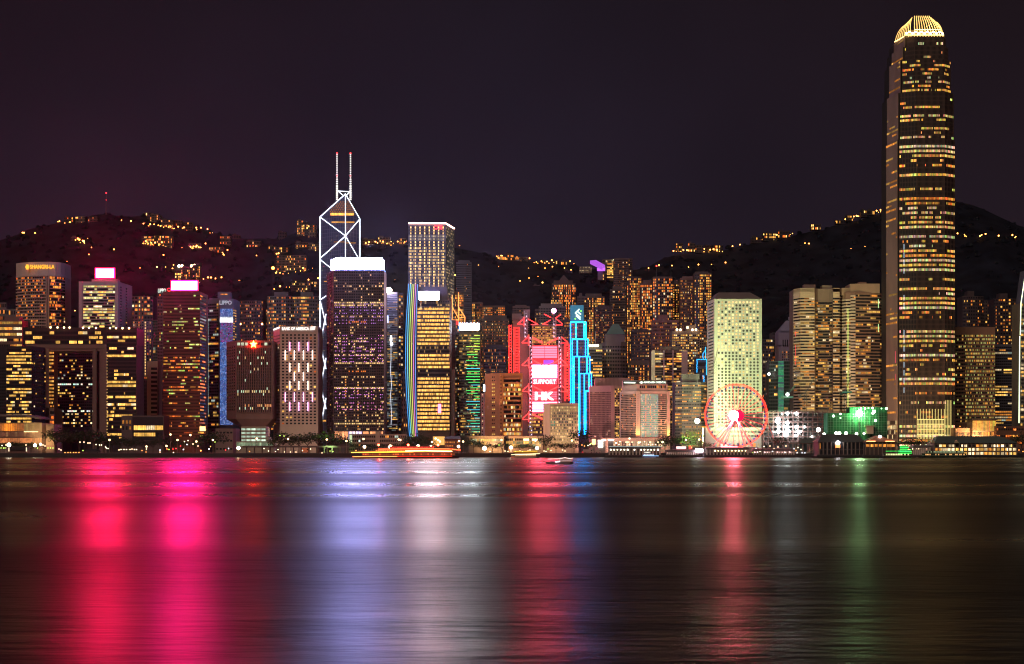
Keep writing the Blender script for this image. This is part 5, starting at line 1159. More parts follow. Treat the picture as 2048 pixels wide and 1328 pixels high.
# radio mast
q = hit(212, 431)
o = thing('radio_mast', 'thin radio mast with red warning lights on the left hilltop', 'radio mast', (q.x, q.y, q.z))
top_ = at(212.5, 385, q.y); mb = MB(); mb.bar((q.x, q.y, q.z-2), top_, 1.1, 4, .25); mb.build('pole', wall(.14,.08,.08), o)
for y in (386, 400): mb = MB(); mb.ball(at(212.4, y, q.y), 1.1 if y == 386 else .7); mb.build('warning_light', neon(1,.04,.05,7,False), o)
# road lamps on the hills
HL = [(45,470),(48,471),(70,471),(175,478),(116,446),(119,446),(140,448),(221,440),(243,443),(262,447),(287,451),(158,482),(168,487),(169,489),(178,513),(183,498),(228,504),(280,539),(314,540),(331,536),(345,541),(347,533),(134,525),(138,613),(150,625),(387,498),(402,497),(411,492),(364,497),(327,515),(325,448),(402,460),(415,463),(420,467),(425,467),(455,505),(428,501),(435,500),(447,514),(475,549),(407,561),(416,561),(422,561),(431,561),(443,560),(464,562),(478,562),(513,515),(535,504),(552,550),(560,550),(566,549),(577,548),(591,545),(601,544),(610,542),(618,541),(625,540),(480,563),
 (994,514),(999,515),(1004,514),(1009,516),(1020,517),(1026,517),(1036,522),(1046,522),(1054,521),(1059,522),(1098,528),(1113,524),(1140,525),(1148,525),(957,533),(997,534),(1057,538),(1090,539),(1105,537),(1129,539),(1142,545),(1076,554),(1040,566),(1085,571),(1058,559),(728,489),(733,489),(738,489),(774,490),(782,492),(812,485),(790,562),(786,549),(910,556),(919,481),
 (1347,499),(1358,501),(1374,506),(1395,503),(1408,505),(1434,505),(1465,497),(1480,494),(1297,540),(1318,536),(1344,535),(1377,536),(1397,534),(1423,532),(1451,530),(1700,434),(1694,436),(1702,438),(1713,432),(1731,426),(1743,422),(1757,422),(1761,421),(1672,442),(1640,456),(1536,477),(1545,475),(1519,481),(1730,494),(1702,498),(1915,472),(1930,475),(1960,478),(1997,477),(2030,478),(1610,489),(1585,466),(1618,492)]
for (ax, ay, bx, by, n_) in ((150,482,170,489,6),(284,489,345,493,16),(378,499,404,498,7),(440,502,450,513,5),(548,583,640,560,10),(540,504,612,545,9),(993,515,1060,522,20),(1064,526,1110,527,8),(1350,500,1446,505,18),(1500,484,1585,466,16),(1672,443,1762,421,18),(286,452,345,457,9),(346,458,400,462,8),(726,490,812,486,9),(1912,472,2046,478,7)):
    for i_ in range(n_): k_ = (i_ + rh.random()*.9) / n_; HL.append((ax + (bx-ax)*k_, ay + (by-ay)*k_ + rh.uniform(-1.6, 1.6)))
lamp0 = None
for k, (px, py) in enumerate(HL):
    g = hit(px, py + 2); big = px in (1761, 1757)
    if lamp0 is None:
        o = thing('road_lamp', 'small orange road lamp glowing on the dark wooded hillside', 'street lamp', (g.x, g.y, g.z), 'road lamps dotted over the hillside')
        mb = MB(); mb.bar((g.x,g.y,g.z-1), (g.x,g.y,g.z+6), .18, 4, .1); mb.build('pole', DKR, o)
        mb = MB(); mb.ball((g.x, g.y, g.z+6.4), 1.15, nu=6, nv=4); mb.build('lamp_head', neon(1,.36,.06,13,False), o); lamp0 = o
    else: copy_tree(lamp0, loc=(g.x, g.y, g.z), s=rh.choice((.45,.55,.7,.85,1,1.1)))
for n_, (px, py) in enumerate(((358,532),(364,532),(383,532),(389,531))):
    g = hit(px, py+6)
    o = thing('floodlight', 'blazing warm floodlight on hotel roof above the wide pink sign, %s of four' % ORD[n_], 'floodlight', (g.x, g.y, g.z)); mb = MB(); mb.bar(g, at(px,py,g.y), .3); mb.build('pole', DKR, o)
    mb = MB(); mb.ball(at(px,py,g.y), 2.3); mb.build('lamp_head', neon(1,.60,.30,22), o)
o = thing('floodlight', 'single fierce orange lamp beside the long block on left slope', 'floodlight', at(546,536,2700)); g = at(546,536,2700)
mb = MB(); mb.ball(g, 2.4); mb.build('lamp_head', neon(1,.22,.03,18), o); mb = MB(); mb.bar((g.x,g.y,th(g.x,g.y)-1), g, .3); mb.build('pole', DKR, o)
# ---------------------------------------------------------------- ferris wheel
Y = 1500
wc_ = at(1472, 831, Y); RW = (1534-1409)/2*Y/F
root = thing('ferris_wheel', 'giant ferris wheel with red neon rim and glaring white hub', 'ferris wheel', (wc_.x, Y, GZ+4))
def ring(mb, R_, y, r, n=72):
    for i in range(n):
        a, c_ = 2*math.pi*i/n, 2*math.pi*(i+1)/n
        mb.bar((wc_.x+R_*math.cos(a), y, wc_.z+R_*math.sin(a)), (wc_.x+R_*math.cos(c_), y, wc_.z+R_*math.sin(c_)), r)
mb = MB(); ring(mb, RW, Y-1, .48); rim_ = mb.build('neon_rim', neon(1,.03,.012,4.5), root)
mb = MB(); ring(mb, RW-.9, Y+1.2, .34); mb.build('back_rim', neon(1,.05,.05,1.6), root)
mb = MB()
for i in range(28):
    a = 2*math.pi*i/28 + .12; mb.bar((wc_.x+3*math.cos(a),Y,wc_.z+3*math.sin(a)), (wc_.x+(RW-.6)*math.cos(a),Y,wc_.z+(RW-.6)*math.sin(a)), .26)
mb.build('spokes', neon(1,.03,.05,1.7,False), root)
gm = mat('gondola_paint', (.02,.03,.14), .3); gg = neon(.1,.15,.8,.5,False)
for i in range(42):
    a = 2*math.pi*i/42; c = Vector((wc_.x+(RW-1.9)*math.cos(a), Y+.1, wc_.z+(RW-1.9)*math.sin(a)-.4)); mb = MB()
    mb.prism([(c.x-.75,c.y-.8),(c.x+.75,c.y-.8),(c.x+.75,c.y+.8),(c.x-.75,c.y+.8)], c.z-.9, c.z-.2); mb.prism([(c.x-.75,c.y-.8),(c.x+.75,c.y-.8),(c.x+.75,c.y+.8),(c.x-.75,c.y+.8)], c.z-.2, c.z+.6, top=[(c.x-.5,c.y-.6),(c.x+.5,c.y-.6),(c.x+.5,c.y+.6),(c.x-.5,c.y+.6)])
    mb.bar(c+Vector((0,0,.6)), c+Vector((0,0,1.3)), .12); mb.build('gondola', gm if i % 3 else gg, rim_)
hc = at(1467.5, 831, Y-6)
mb = MB(); mb.ball(hc, 4.1, nu=16, nv=10); mb.build('hub_lamp', neon(1,.10,.16,400), root)
mb = MB(); mb.bar(at(1477,831,Y-3), at(1477,831,Y+2), 4.8, 24); mb.build('hub_disc', mat('hub_red', (0,0,0), 1.0, emit=(1,.01,.09), es=1.1, spec=0.0), root)
mb = MB()
for px, yy in ((1426,Y-9),(1437,Y-4),(1446,Y+3),(1490,Y-9),(1503,Y-4),(1506,Y+3)): mb.bar(at(px,893,yy), Vector((wc_.x-1+(1 if px > 1470 else 0), yy*.3+Y*.7, wc_.z-2)), .55, 6, .5)
mb.build('support_legs', mat('leg_paint', (.75,.55,.52), .5, emit=(1,.12,.09), es=.4), root)  # red light on the legs is put into their paint as emission
line_m(root, 'back_stay', [(at(1536,846,Y), at(1551,889,Y))], .22, neon(1,.05,.05,.8,False))
mb = MB(); mb.box(X(1424,Y), X(1512,Y), Y-14, Y+8, GZ, Z(894,Y)); mb.build('boarding_deck', wall(.5,.4,.38), root)
line_m(root, 'deck_light', [(at(1442,894,Y-14.5), at(1476,894.5,Y-14.5))], .55, neon(1,.35,.45,9,False))

# ---------------------------------------------------------------- piers and waterfront
def quay(mb, x0_, x1_, Y0_, ytop):
    mb.box(X(x0_,Y0_), X(x1_,Y0_), Y0_, SH+1.0, .9, Z(ytop, Y0_))
    x = X(x0_,Y0_)+1
    while x < X(x1_,Y0_): mb.box(x-.35, x+.35, Y0_+.3, Y0_+1, -1, 1.0); x += 4
def pier(label, x0_, x1_, Yp, ytop, lampc, seed, es=5, npil=None):
    r_ = random.Random(seed)
    o = thing('ferry_pier', label, 'pier', (X((x0_+x1_)/2,Yp), Yp+8, GZ))
    mb = MB(); quay(mb, x0_-4, x1_+4, Yp-3, 909.5); mb.build('deck', wall(.10,.08,.08), o)
    mb = MB(); mb.prism([(X(x0_,Yp),Yp),(X(x1_,Yp),Yp),(X(x1_,Yp),Yp+14),(X(x0_,Yp),Yp+14)], Z(ytop+5,Yp), Z(ytop+1.5,Yp)); mb.prism([(X(x0_+1,Yp),Yp-.6),(X(x1_-1,Yp),Yp-.6),(X(x1_,Yp),Yp+14),(X(x0_,Yp),Yp+14)], Z(ytop+1.5,Yp), Z(ytop,Yp), top=[(X(x0_+7,Yp),Yp+5),(X(x1_-7,Yp),Yp+5),(X(x1_-7,Yp),Yp+9),(X(x0_+7,Yp),Yp+9)]); mb.build('roof', wall(.20,.18,.18), o)
    n = npil or int((x1_-x0_)/7)
    for i in range(n+1):
        px = x0_+2 + (x1_-x0_-4)*i/n; mb = MB(); mb.box(X(px,Yp)-.55, X(px,Yp)+.55, Yp+.6, Yp+1.7, .9, Z(ytop+5,Yp)); mb.build('column', wall(.62,.55,.48), o)
    mb = MB(); mb.box(X(x0_+2,Yp), X(x1_-2,Yp), Yp+12, Yp+13, GZ, Z(ytop+5,Yp)); mb.build('back_wall', wall(.22,.17,.16), o)
    for i in range(n):
        if r_.random() < .8:
            px = x0_+2 + (x1_-x0_-4)*(i+.5)/n; mb = MB(); mb.ball((X(px,Yp), Yp+3+r_.random()*5, Z(ytop+7.5,Yp)), .5+.3*r_.random(), nu=6, nv=4); mb.build('ceiling_lamp', neon(*lampc, es, False), o)
    return o
for p_ in (pier('long open pier with white columns and low roof below the grand hotel', 1217, 1322, 1432, 892, (1,.85,.6), 1, 5), ): line_m(p_, 'roof_edge_light', [(at(1218,893,1431), at(1325,893.5,1431))], .12, neon(.55,.8,.75,1.2,False))
pier('open columned pier directly under the ferris wheel', 1412, 1498, 1436, 894, (1,.72,.35), 2, 6)
pier('short red lit walkway pier between the hotel pier and wheel pier', 1332, 1398, 1440, 899, (1,.5,.4), 3, 4, 14)
pier('pink lit walkway with stall roofs right of the wheel pier', 1506, 1590, 1440, 897, (1,.55,.55), 4, 6, 16)
# terminals
def terminal(label, x0_, x1_, Yp, yeave, yridge, ytops, wallm_, roofm, floors, seed, lit, pal, nc, hip=(10,10)):
    o = thing('ferry_terminal', label, 'ferry terminal', (X((x0_+x1_)/2,Yp), Yp+12, GZ)); r_ = random.Random(seed)
    mb = MB(); quay(mb, x0_-3, x1_+3, Yp-3, 909.5); mb.build('deck', wall(.05,.05,.05), o)
    mb = MB(); mb.box(X(x0_,Yp), X(x1_,Yp), Yp, Yp+24, .9, Z(yeave,Yp)); mb.build('wall', wallm_, o)
    mb = MB(); mb.prism([(X(x0_-2,Yp),Yp-1.5),(X(x1_+2,Yp),Yp-1.5),(X(x1_+2,Yp),Yp+25),(X(x0_-2,Yp),Yp+25)], Z(yeave,Yp), Z(yridge,Yp), top=[(X(x0_+hip[0],Yp),Yp+9),(X(x1_-hip[1],Yp),Yp+9),(X(x1_-hip[1],Yp),Yp+14),(X(x0_+hip[0],Yp),Yp+14)]); mb.build('roof', roofm, o)
    T = Bld.__new__(Bld); T.Y = Yp; T.rng = r_; T.rows = {}; T.root = o
    for k, (a, c_) in enumerate(floors): T.facade(0, 1, nc, za=Z(c_,Yp), zb=Z(a,Yp), seg=seg_(x0_+1, x1_-1, Yp), wf=.8, hf=.92, lit=lit[k], pal=pal, run=2, key=k)
    for k in sorted(T.rows): build_row(T.rows[k], WIN, o)
    n = int((x1_-x0_)/8)
    mb = MB()
    for i in range(n+1): px = x0_+1+(x1_-x0_-2)*i/n; mb.box(X(px,Yp)-.4, X(px,Yp)+.4, Yp-1.0, Yp-.3, .9, Z(yeave,Yp))
    mb.build('columns', wall(.22,.17,.14), o); return o
TW = [(3,WH,.7,2.4),(2,YE,.6,2.0),(1,AM,.5,1.6)]
o = terminal('dark unlit ferry terminal with tall columns left of the green boat', 1637, 1728, 1418, 884, 868, 0, wall(.05,.05,.06), wall(.09,.10,.10), [(886,898),(900,908)], 5, [.05,.06], TW, 24)
c = at(1676, 885.5, 1416); mb = MB(); mb.ball(c, 1.6); mb.build('round_lamp', neon(.95,.95,1,28), o); mb = MB(); mb.box(c.x-1.8, c.x+1.8, c.y, c.y+1, c.z-4, c.z-1.6); mb.build('orange_sign', neon(1,.3,.08,2.5,False), o)
o = terminal('gabled terminal house with orange lit eaves behind the green boat', 1730, 1791, 1412, 884, 878, 0, wall(.08,.06,.06), wall(.16,.08,.06), [(888,894)], 6, [.7], [(1,AM,.4,1.4)], 22)
mb = MB(); Yg = 1409.5; n0 = [at(1728,884,Yg), at(1792,884,Yg), at(1760,871,Yg)]; mb.face([tuple(v) for v in n0]); mb.face([(v.x,v.y+20,v.z) for v in reversed(n0)])
for i in range(3): a, c_ = n0[i], n0[(i+1)%3]; mb.face([tuple(c_),tuple(a),(a.x,a.y+20,a.z),(c_.x,c_.y+20,c_.z)])
mb.build('gable', wall(.42,.19,.11), o); line_m(o, 'eave_light', [(at(1733,882.5,Yg-.6), at(1751,882.5,Yg-.6)),(at(1771,882.5,Yg-.6), at(1789,882.5,Yg-.6))], .3, neon(1,.42,.15,5,False)); mb = MB(); mb.ball(at(1760,873,Yg-.6), 1.1); mb.build('round_lamp', neon(.95,.95,1,12), o)
o = terminal('long two-storey terminal with green roof and bright decks at lower right', 1868, 2034, 1425, 886, 872, 0, wall(.20,.16,.13), wall(.09,.13,.12), [(889,894),(896,901.5),(904,911)], 7, [.45,.9,.85], TW, 58, (14,30))
for gx, gy in ((1914,880),(1866,878)):
    mb = MB(); a = at(gx-4,886,1421); c_ = at(gx+4,886,1421); tp = at(gx,gy,1421); mb.face([tuple(a),tuple(c_),tuple(tp)]); mb.face([(c_.x,c_.y+6,c_.z),(a.x,a.y+6,a.z),(tp.x,tp.y+6,tp.z)]); mb.face([tuple(a),tuple(tp),(tp.x,tp.y+6,tp.z),(a.x,a.y+6,a.z)]); mb.face([tuple(tp),tuple(c_),(c_.x,c_.y+6,c_.z),(tp.x,tp.y+6,tp.z)]); mb.build('gable', wall(.5,.42,.25), o)
pier('busy bright landing with small stalls between green boat and long terminal', 1826, 1862, 1434, 890, (1,.7,.4), 8, 6, 8)
o = thing('footbridge', 'covered footbridge with stair and green pitched roof left of dark terminal', 'footbridge', (X(1610,1450), 1455, GZ))
Yf = 1450; mb = MB(); mb.box(X(1575,Yf), X(1636,Yf), Yf, Yf+5, Z(888,Yf), Z(885,Yf)); mb.build('bridge_deck', wall(.3,.22,.2), o)
mb = MB(); mb.prism([(X(1597,Yf),Yf-1),(X(1636,Yf),Yf-1),(X(1636,Yf),Yf+6),(X(1597,Yf),Yf+6)], Z(886,Yf), Z(877,Yf), top=[(X(1603,Yf),Yf+2),(X(1632,Yf),Yf+2),(X(1632,Yf),Yf+3),(X(1603,Yf),Yf+3)]); mb.build('roof', wall(.10,.13,.12), o)
mb = MB()
for px in (1578,1592,1606,1620,1634): mb.box(X(px,Yf)-.4, X(px,Yf)+.4, Yf+1, Yf+2, GZ, Z(888,Yf))
mb.build('posts', wall(.3,.24,.2), o); mb = MB(); mb.bar(at(1612,907,Yf-2), at(1634,893,Yf-2), .45); mb.bar(at(1612,904,Yf-2), at(1634,889,Yf-2), .2); mb.build('stair', wall(.5,.38,.3), o)
# promenade footbridge/road deck
o = thing('elevated_road', 'low dark elevated road running behind the sea wall near the cream office', 'elevated road', (X(570,1475), 1478, GZ)); mb = MB(); mb.box(X(485,1475), X(700,1475), 1475, 1483, Z(895,1475), Z(891.5,1475))
for k in range(14): mb.box(X(492+k*15.6,1475)-.5, X(492+k*15.6,1475)+.5, 1478, 1480, GZ, Z(895,1475))
mb.build('road_deck', wall(.12,.085,.085), o)
o = thing('low_pavilion', 'low glass fronted pavilion with greenish lights beside the brown balcony tower', 'pavilion', (X(975,1515), 1520, GZ)); Yp = 1515
mb = MB(); mb.box(X(938,Yp), X(1008,Yp), Yp, Yp+16, GZ, Z(874,Yp)); mb.box(X(934,Yp), X(1010,Yp), Yp-1.5, Yp+16.5, Z(874,Yp), Z(872,Yp)); mb.build('wall', wall(.14,.12,.10), o)
T = Bld.__new__(Bld); T.Y = Yp; T.rng = random.Random(5); T.rows = {}
T.facade(0, 2, 16, za=Z(890,Yp), zb=Z(877,Yp), seg=seg_(942,1004,Yp), wf=.85, hf=.7, lit=.7, pal=[(2,(.75,.9,.5),.3,1.3),(1,YE,.4,1.2)], run=2)
for k in T.rows: build_row(T.rows[k], WIN, o)
o = thing('concert_hall', 'low hall with long glowing glass front left of the boxy high block', 'hall', (X(1050,1520), 1527, GZ)); Yp = 1525
mb = MB(); mb.box(X(1006,Yp), X(1086,Yp), Yp, Yp+16, GZ, Z(872,Yp)); mb.build('wall', wall(.40,.30,.24), o)
T = Bld.__new__(Bld); T.Y = Yp; T.rng = random.Random(6); T.rows = {}
T.facade(0, 3, 20, za=Z(894,Yp), zb=Z(876,Yp), seg=seg_(1012,1082,Yp), wf=.85, hf=.75, lit=.75, pal=[(2,(.5,.65,.3),.2,.7),(2,YE,.4,1.4)], run=2)
for k in T.rows: build_row(T.rows[k], WIN, o)
mb = MB(); mb.box(X(1047,Yp), X(1058,Yp), Yp-.6, Yp-.2, Z(881,Yp), Z(877.5,Yp)); mb.box(X(1064,Yp), X(1075,Yp), Yp-.6, Yp-.2, Z(881,Yp), Z(877.5,Yp)); mb.build('canopy_light', neon(1,.7,.32,5,False), o)
o = thing('low_office', 'low red lit block with small square windows behind right end of red boat', 'building', (X(905,1510), 1515, GZ)); Yp = 1508
mb = MB(); mb.box(X(889,Yp), X(921,Yp), Yp, Yp+14, GZ, Z(878,Yp)); mb.build('wall', wall(.22,.10,.09), o); mb = MB(); mb.prism([(X(887,Yp),Yp-1),(X(922,Yp),Yp-1),(X(922,Yp),Yp+15),(X(887,Yp),Yp+15)], Z(878,Yp), Z(872,Yp), top=[(X(894,Yp),Yp+4),(X(918,Yp),Yp+4),(X(918,Yp),Yp+10),(X(894,Yp),Yp+10)]); mb.build('roof', DKR, o)
T = Bld.__new__(Bld); T.Y = Yp; T.rng = random.Random(7); T.rows = {}
T.facade(0, 3, 9, za=Z(902,Yp), zb=Z(881,Yp), seg=seg_(890,920,Yp), wf=.4, hf=.4, lit=.8, pal=[(1,AM,.5,1.2)])
for k in T.rows: build_row(T.rows[k], WIN, o)
# market stalls & glowing signs around 1190 / 1355
for lab, px0_, px1_, y0_, y1_, cc, es in (('cluster of white lit hoarding panels at the roadside left of hotel pier',1196,1206,880,896,(1,.9,.7),5),('orange lit roadside kiosk left of the white hoarding panels',1184,1191,878,894,(1,.5,.2),3.5),('white lit bus shelter roof in front of the grand hotel',1204,1212,879,882,(1,.95,.85),6),('long white lit canopy right of the bus shelter roof',1216,1228,878.5,881.5,(1,.95,.85),6),('red and white carnival stall canopy left of the ferris wheel',1353,1372,893,899,(1,.35,.35),4),('red carnival booth right of the red and white canopy',1378,1384,893,900,(1,.05,.05),2),('brilliant white screen kiosk left of the wheel pier',1391,1406,898,907,(1,.8,.95),26)):
    Yp = 1450 if es < 20 else 1438; o = thing('lit_kiosk', lab, 'kiosk', (X((px0_+px1_)/2,Yp), Yp+2, GZ)); mb = MB()
    n = 3 if es in (5,) else 1
    for i in range(n):
        a = y0_+(y1_-y0_)*i/n; mb.box(X(px0_,Yp), X(px1_,Yp), Yp, Yp+1.2, Z(a+(y1_-y0_)/n*.7,Yp), Z(a,Yp))
    mb.build('lit_panel', neon(*cc, es, es > 20), o); mb = MB(); mb.box(X(px0_+1,Yp), X(px1_-1,Yp), Yp+1.4, Yp+4, GZ, Z(y0_+1,Yp)); mb.build('booth', wall(.25,.2,.2), o)

# ---------------------------------------------------------------- construction site
Y = 1580
o = thing('construction_frame', 'unfinished steel framed building full of dazzling white work lights', 'construction site', (X(1590,Y), Y+15, GZ))
mb = MB()
for i in range(14): mb.box(X(1527+i*9.9,Y)-.45, X(1527+i*9.9,Y)+.45, Y+.5, Y+1.6, GZ, Z(822 if i < 12 else 820,Y))
for j in range(7): mb.box(X(1525,Y), X(1657,Y), Y, Y+22, Z(826+j*9.6,Y), Z(823.6+j*9.6,Y))
mb.build('steel_frame', wall(.24,.14,.13), o)
mb = MB(); rs_ = random.Random(17)
for i in range(60):
    px = 1527+rs_.random()*126; j = rs_.randint(0, 6); mb.bar(at(px, 823+j*9.6, Y-1), at(px+rs_.uniform(-5,5), 832+j*9.6, Y-1), .16)
for j in range(14): mb.bar(at(1527, 822+j*4.8, Y-1.4), at(1655, 822+j*4.8, Y-1.4), .10)
mb.build('scaffolding', wall(.55,.5,.5), o)
mb = MB(); mb.box(X(1527,Y+20), X(1655,Y+20), Y+20, Y+21, GZ, Z(826,Y)); mb.build('back_panels', wall(.18,.22,.23), o)
for (px, py, r_) in ((1575,827,2.0),(1593,827,2.2),(1557,838,2.4),(1553,841,1.6),(1556,846,1.5),(1575,846,2.4),(1574,855,2.8),(1576,862,2.8),(1572,869,3.0),(1558,855,1.5),(1557,863,2.6),(1593,854,2.3),(1595,863,2.0),(1600,863,1.8),(1592,871,1.8),(1609,854,1.4),(1564,828,1.0),(1548,864,1.0),(1624,873,1.1)):
    l = MB(); l.ball(at(px,py,Y-2), r_*.62, nu=8, nv=5); l.build('work_light', neon(.9,1,.98,38), o)
b = Bld('netted_building', 'building wrapped in glowing green scaffold netting with fierce star lamp', 1560, [(1655,0),(1738,0),(1740,-3),(1775,-3)], 826, wallm=mat('green_netting', (.006,.09,.035), .85, noise=.85, nscale=.25), depth=22, cat='construction site', seed=241)
Y = 1560
box_m(b.root, 'upper_netting', 1700, 1775, 814, 830, Y, 18, b.wm, 1)
mb = MB()
for i in range(22): mb.bar(at(1656+i*5.6, 815 if i > 8 else 826, Y-3.6), at(1656+i*5.6, 872, Y-3.6), .12)
for j in range(9): mb.bar(at(1656, 828+j*5, Y-3.6), at(1774, 828+j*5, Y-3.6), .1)
mb.build('scaffold_poles', wall(.2,.3,.22), b.root)
mb = MB(); mb.box(X(1732,Y-6), X(1746,Y-6), Y-8, Y-4, Z(868,Y), Z(852,Y)); mb.box(X(1730,Y-6), X(1748,Y-6), Y-8.5, Y-3.5, Z(853,Y), Z(851.5,Y)); mb.build('lit_hut', wall(.6,.52,.35), b.root)
mb = MB(); mb.ball(at(1719,827,Y-7), 2.7, nu=12, nv=8); mb.build('star_lamp', neon(.5,1,.42,200), b.root); line_m(b.root, 'lamp_mast', [(at(1719,870,Y-7), at(1719,830,Y-7))], .3, DKR)
for (px, py, r_) in ((1722,817,.8),(1730,817,.8),(1737,816,.6),(1745,816,1.),(1773,817,1.),(1748,823,1.4),(1746,826,1.2),(1681,828,.8),(1667,832,1.1),(1681,836,.6),(1751,841,1.),(1763,817,.5)):
    l = MB(); l.ball(at(px,py,Y-5), r_, nu=6, nv=4); l.build('site_light', neon(.6,1,.55,9), b.root)
b.done()
for nm, (mx_, mt, mbm, jx, jy, kx, ky, Yc) in (('thin pale tower crane standing against the porthole tower',(1430,722,880,1436,696,1421,745,1600)),('dark luffing crane in front of left banded tower',(1611,786,852,1627,758,1600,790,1600)),('green based luffing crane in front of right banded tower',(1691,780,830,1704,750,1683,786,1600)),('small green lit crane right of the porthole tower',(1574,790,826,1592,770,1566,794,1600)),('faint crane above the dark bulky office',(1386,790,862,1401,742,1380,800,1650))):
    o = thing('tower_crane', nm, 'crane', at(mx_, mbm, Yc)); gm_ = wall(.05,.14,.11) if 'green' in nm else wall(.10,.09,.10)
    mb = MB()
    for dx in (-1, 1): mb.bar(at(mx_,mbm,Yc)+Vector((dx,0,0)), at(mx_,mt,Yc)+Vector((dx,0,0)), .22)
    z0_, z1_ = Z(mbm,Yc), Z(mt,Yc); n = int((z1_-z0_)/2.5)
    for i in range(n): mb.bar((X(mx_,Yc)-1,Yc,z0_+i*2.5), (X(mx_,Yc)+1,Yc,z0_+(i+1)*2.5), .13)
    mb.build('mast', gm_, o)
    mb = MB(); A = at(mx_,mt,Yc); B_ = at(jx,jy,Yc)
    for dz in (-.6, .6): mb.bar(A+Vector((0,0,dz)), B_+Vector((0,0,dz*.4)), .18)
    for i in range(10): mb.bar(A.lerp(B_, i/10)+Vector((0,0,-.5)), A.lerp(B_, (i+1)/10)+Vector((0,0,.5)), .12)
    mb.build('jib', gm_, o)
    mb = MB(); mb.bar(A, at(kx,ky,Yc), .3); mb.box(X(kx,Yc)-1.5, X(kx,Yc)+1, Yc-1, Yc+1, Z(ky,Yc)-1.6, Z(ky,Yc)+.6); mb.bar(A, at(mx_-1,mt-7,Yc), .2); mb.bar(at(mx_-1,mt-7,Yc), B_, .07); mb.build('counter_jib', gm_, o)
    if 'green' in nm: mb = MB(); mb.box(X(mx_-7,Yc), X(mx_+12,Yc), Yc-2, Yc-1, Z(mt+4,Yc)-1, Z(mt+4,Yc)+.6); mb.build('slewing_platform', neon(.02,.35,.2,.35,False), o)
    if 'green lit' in nm or 'faint' in nm: pass
o = thing('floodlight', 'round white floodlight up between porthole tower and banded tower, upper one', 'floodlight', at(1538,748,1795)); mb = MB(); mb.ball(at(1538,748,1790), 1.4); mb.build('lamp_head', neon(1,.9,.8,14,False), o); mb = MB(); mb.bar(at(1538,748,1790), at(1538,752,1797), .3); mb.build('bracket', DKR, o)
o = thing('floodlight', 'pale green floodlight on the small crane right of porthole tower', 'floodlight', at(1575,790,1597)); mb = MB(); mb.ball(at(1575,789,1596), 1.5); mb.build('lamp_head', neon(.85,1,.8,16,False), o); mb = MB(); mb.bar(at(1575,789,1596), at(1575,793,1599.5), .3); mb.build('bracket', DKR, o)

# ---------------------------------------------------------------- lamps on the waterfront
def lamp(label, px, py, Yl, r, cc, es, group=None, name='street_lamp', foot=None):
    o = thing(name, label, 'street lamp', (X(px,Yl), Yl, GZ), group); z = Z(py,Yl)
    mb = MB(); mb.bar((X(px,Yl),Yl+.1,GZ), (X(px,Yl),Yl+.1,z), .16, 5, .1); mb.build('pole', wall(.3,.25,.22), o)
    mb = MB(); mb.ball((X(px,Yl),Yl,z), r, nu=8, nv=6); mb.build('lamp_head', neon(*cc, es, es > 12), o); return o
BIG = [('blazing lamp in front of the glass hall, taller left one',18,889.5,1.5,(1,.85,.6),28),('blazing lamp in front of the glass hall, right one',70,890.5,1.3,(1,.8,.5),22),('white lamp at right corner of the glass hall',81,888.5,.9,(1,.9,.75),14),
 ('brilliant warm lamp at left end of the cream office podium',477,896,1.4,(1,.68,.34),34),('bright lamp above bow of the red boat, first of five',729,893.5,1.2,(1,.6,.32),26),('largest lamp over the red boat, second of five',781,893.5,1.5,(1,.6,.32),34),('bright lamp over the red boat, third of five',836.5,893,1.4,(1,.6,.28),32),('bright lamp over the red boat, fourth of five',862,893.5,1.1,(1,.72,.4),24),('bright lamp past stern of the red boat, fifth of five',917,893,1.1,(1,.6,.3),20),
 ('dazzling white lamp left of the small yellow boat',969,896.5,1.5,(1,.88,.62),34),('white lamp in front of the low concert hall, left one',1022,895,1.25,(1,.88,.6),24),('white lamp in front of the low concert hall, right one',1074,896,1.25,(.95,1,.75),24),('tall greenish white star lamp left of the ferris wheel',1394.5,842,2.0,(.85,1,.82),38),
 ('fierce white lamp left of the dark terminal roof, highest one',1636.5,859.5,1.7,(1,.98,.85),30),('white lamp on dark terminal roof line, first from left',1648.5,869,1.3,(.95,1,.8),24),('twin white lamp on dark terminal roof line, left half',1672.5,866.5,1.2,(.95,1,.8),24),('twin white lamp on dark terminal roof line, right half',1679,866.5,1.2,(.95,1,.8),24),('white lamp on dark terminal roof line, fourth from left',1692,866.5,1.3,(.95,1,.8),22),('white lamp on dark terminal roof line, fifth from left',1713,868,1.2,(.95,1,.8),22),('small lamp on dark terminal roof line, last one',1728,867,.9,(.95,1,.8),12)]
for lab, px, py, r_, cc, es in BIG: lamp(lab, px, py, 1446 if px < 1600 else 1470, r_, cc, es)
ML_ = [(219,908,'a'),(340,869,'b'),(379,870,'b'),(355,880,'b'),(392,883,'b'),(512,877,'b'),(576,878,'b'),(653,879,'b'),(692,882,'b'),(727,878,'b'),(797,879,'b'),(800,880,'b'),(864,884,'b'),(871,877,'b'),(876,880,'b'),(880,883,'b'),(918,882,'b'),(926,883,'b'),(1003,880,'b'),(1144,881,'b'),(1233,886,'b'),(1259,877,'b'),(1278,885,'b'),(1326,884,'b'),(1372,880,'b'),(1399,879,'b'),(291,893,'b'),(333,892,'b'),(425,880,'b'),(1071,881,'b')]
bl0 = None
for k, (px, py, _) in enumerate(ML_):
    Yl = 1462
    if bl0 is None: bl0 = lamp('tall amber street lamp on slim pole among the waterfront trees', px, 880, Yl, .75, (1,.55,.25), 9, 'amber street lamps along the waterfront road')
    else: copy_tree(bl0, loc=(X(px,Yl), Yl+ (k%3)*2, GZ + Z(py,Yl) - Z(880,Yl)))
rp = random.Random(21); pl0 = {}
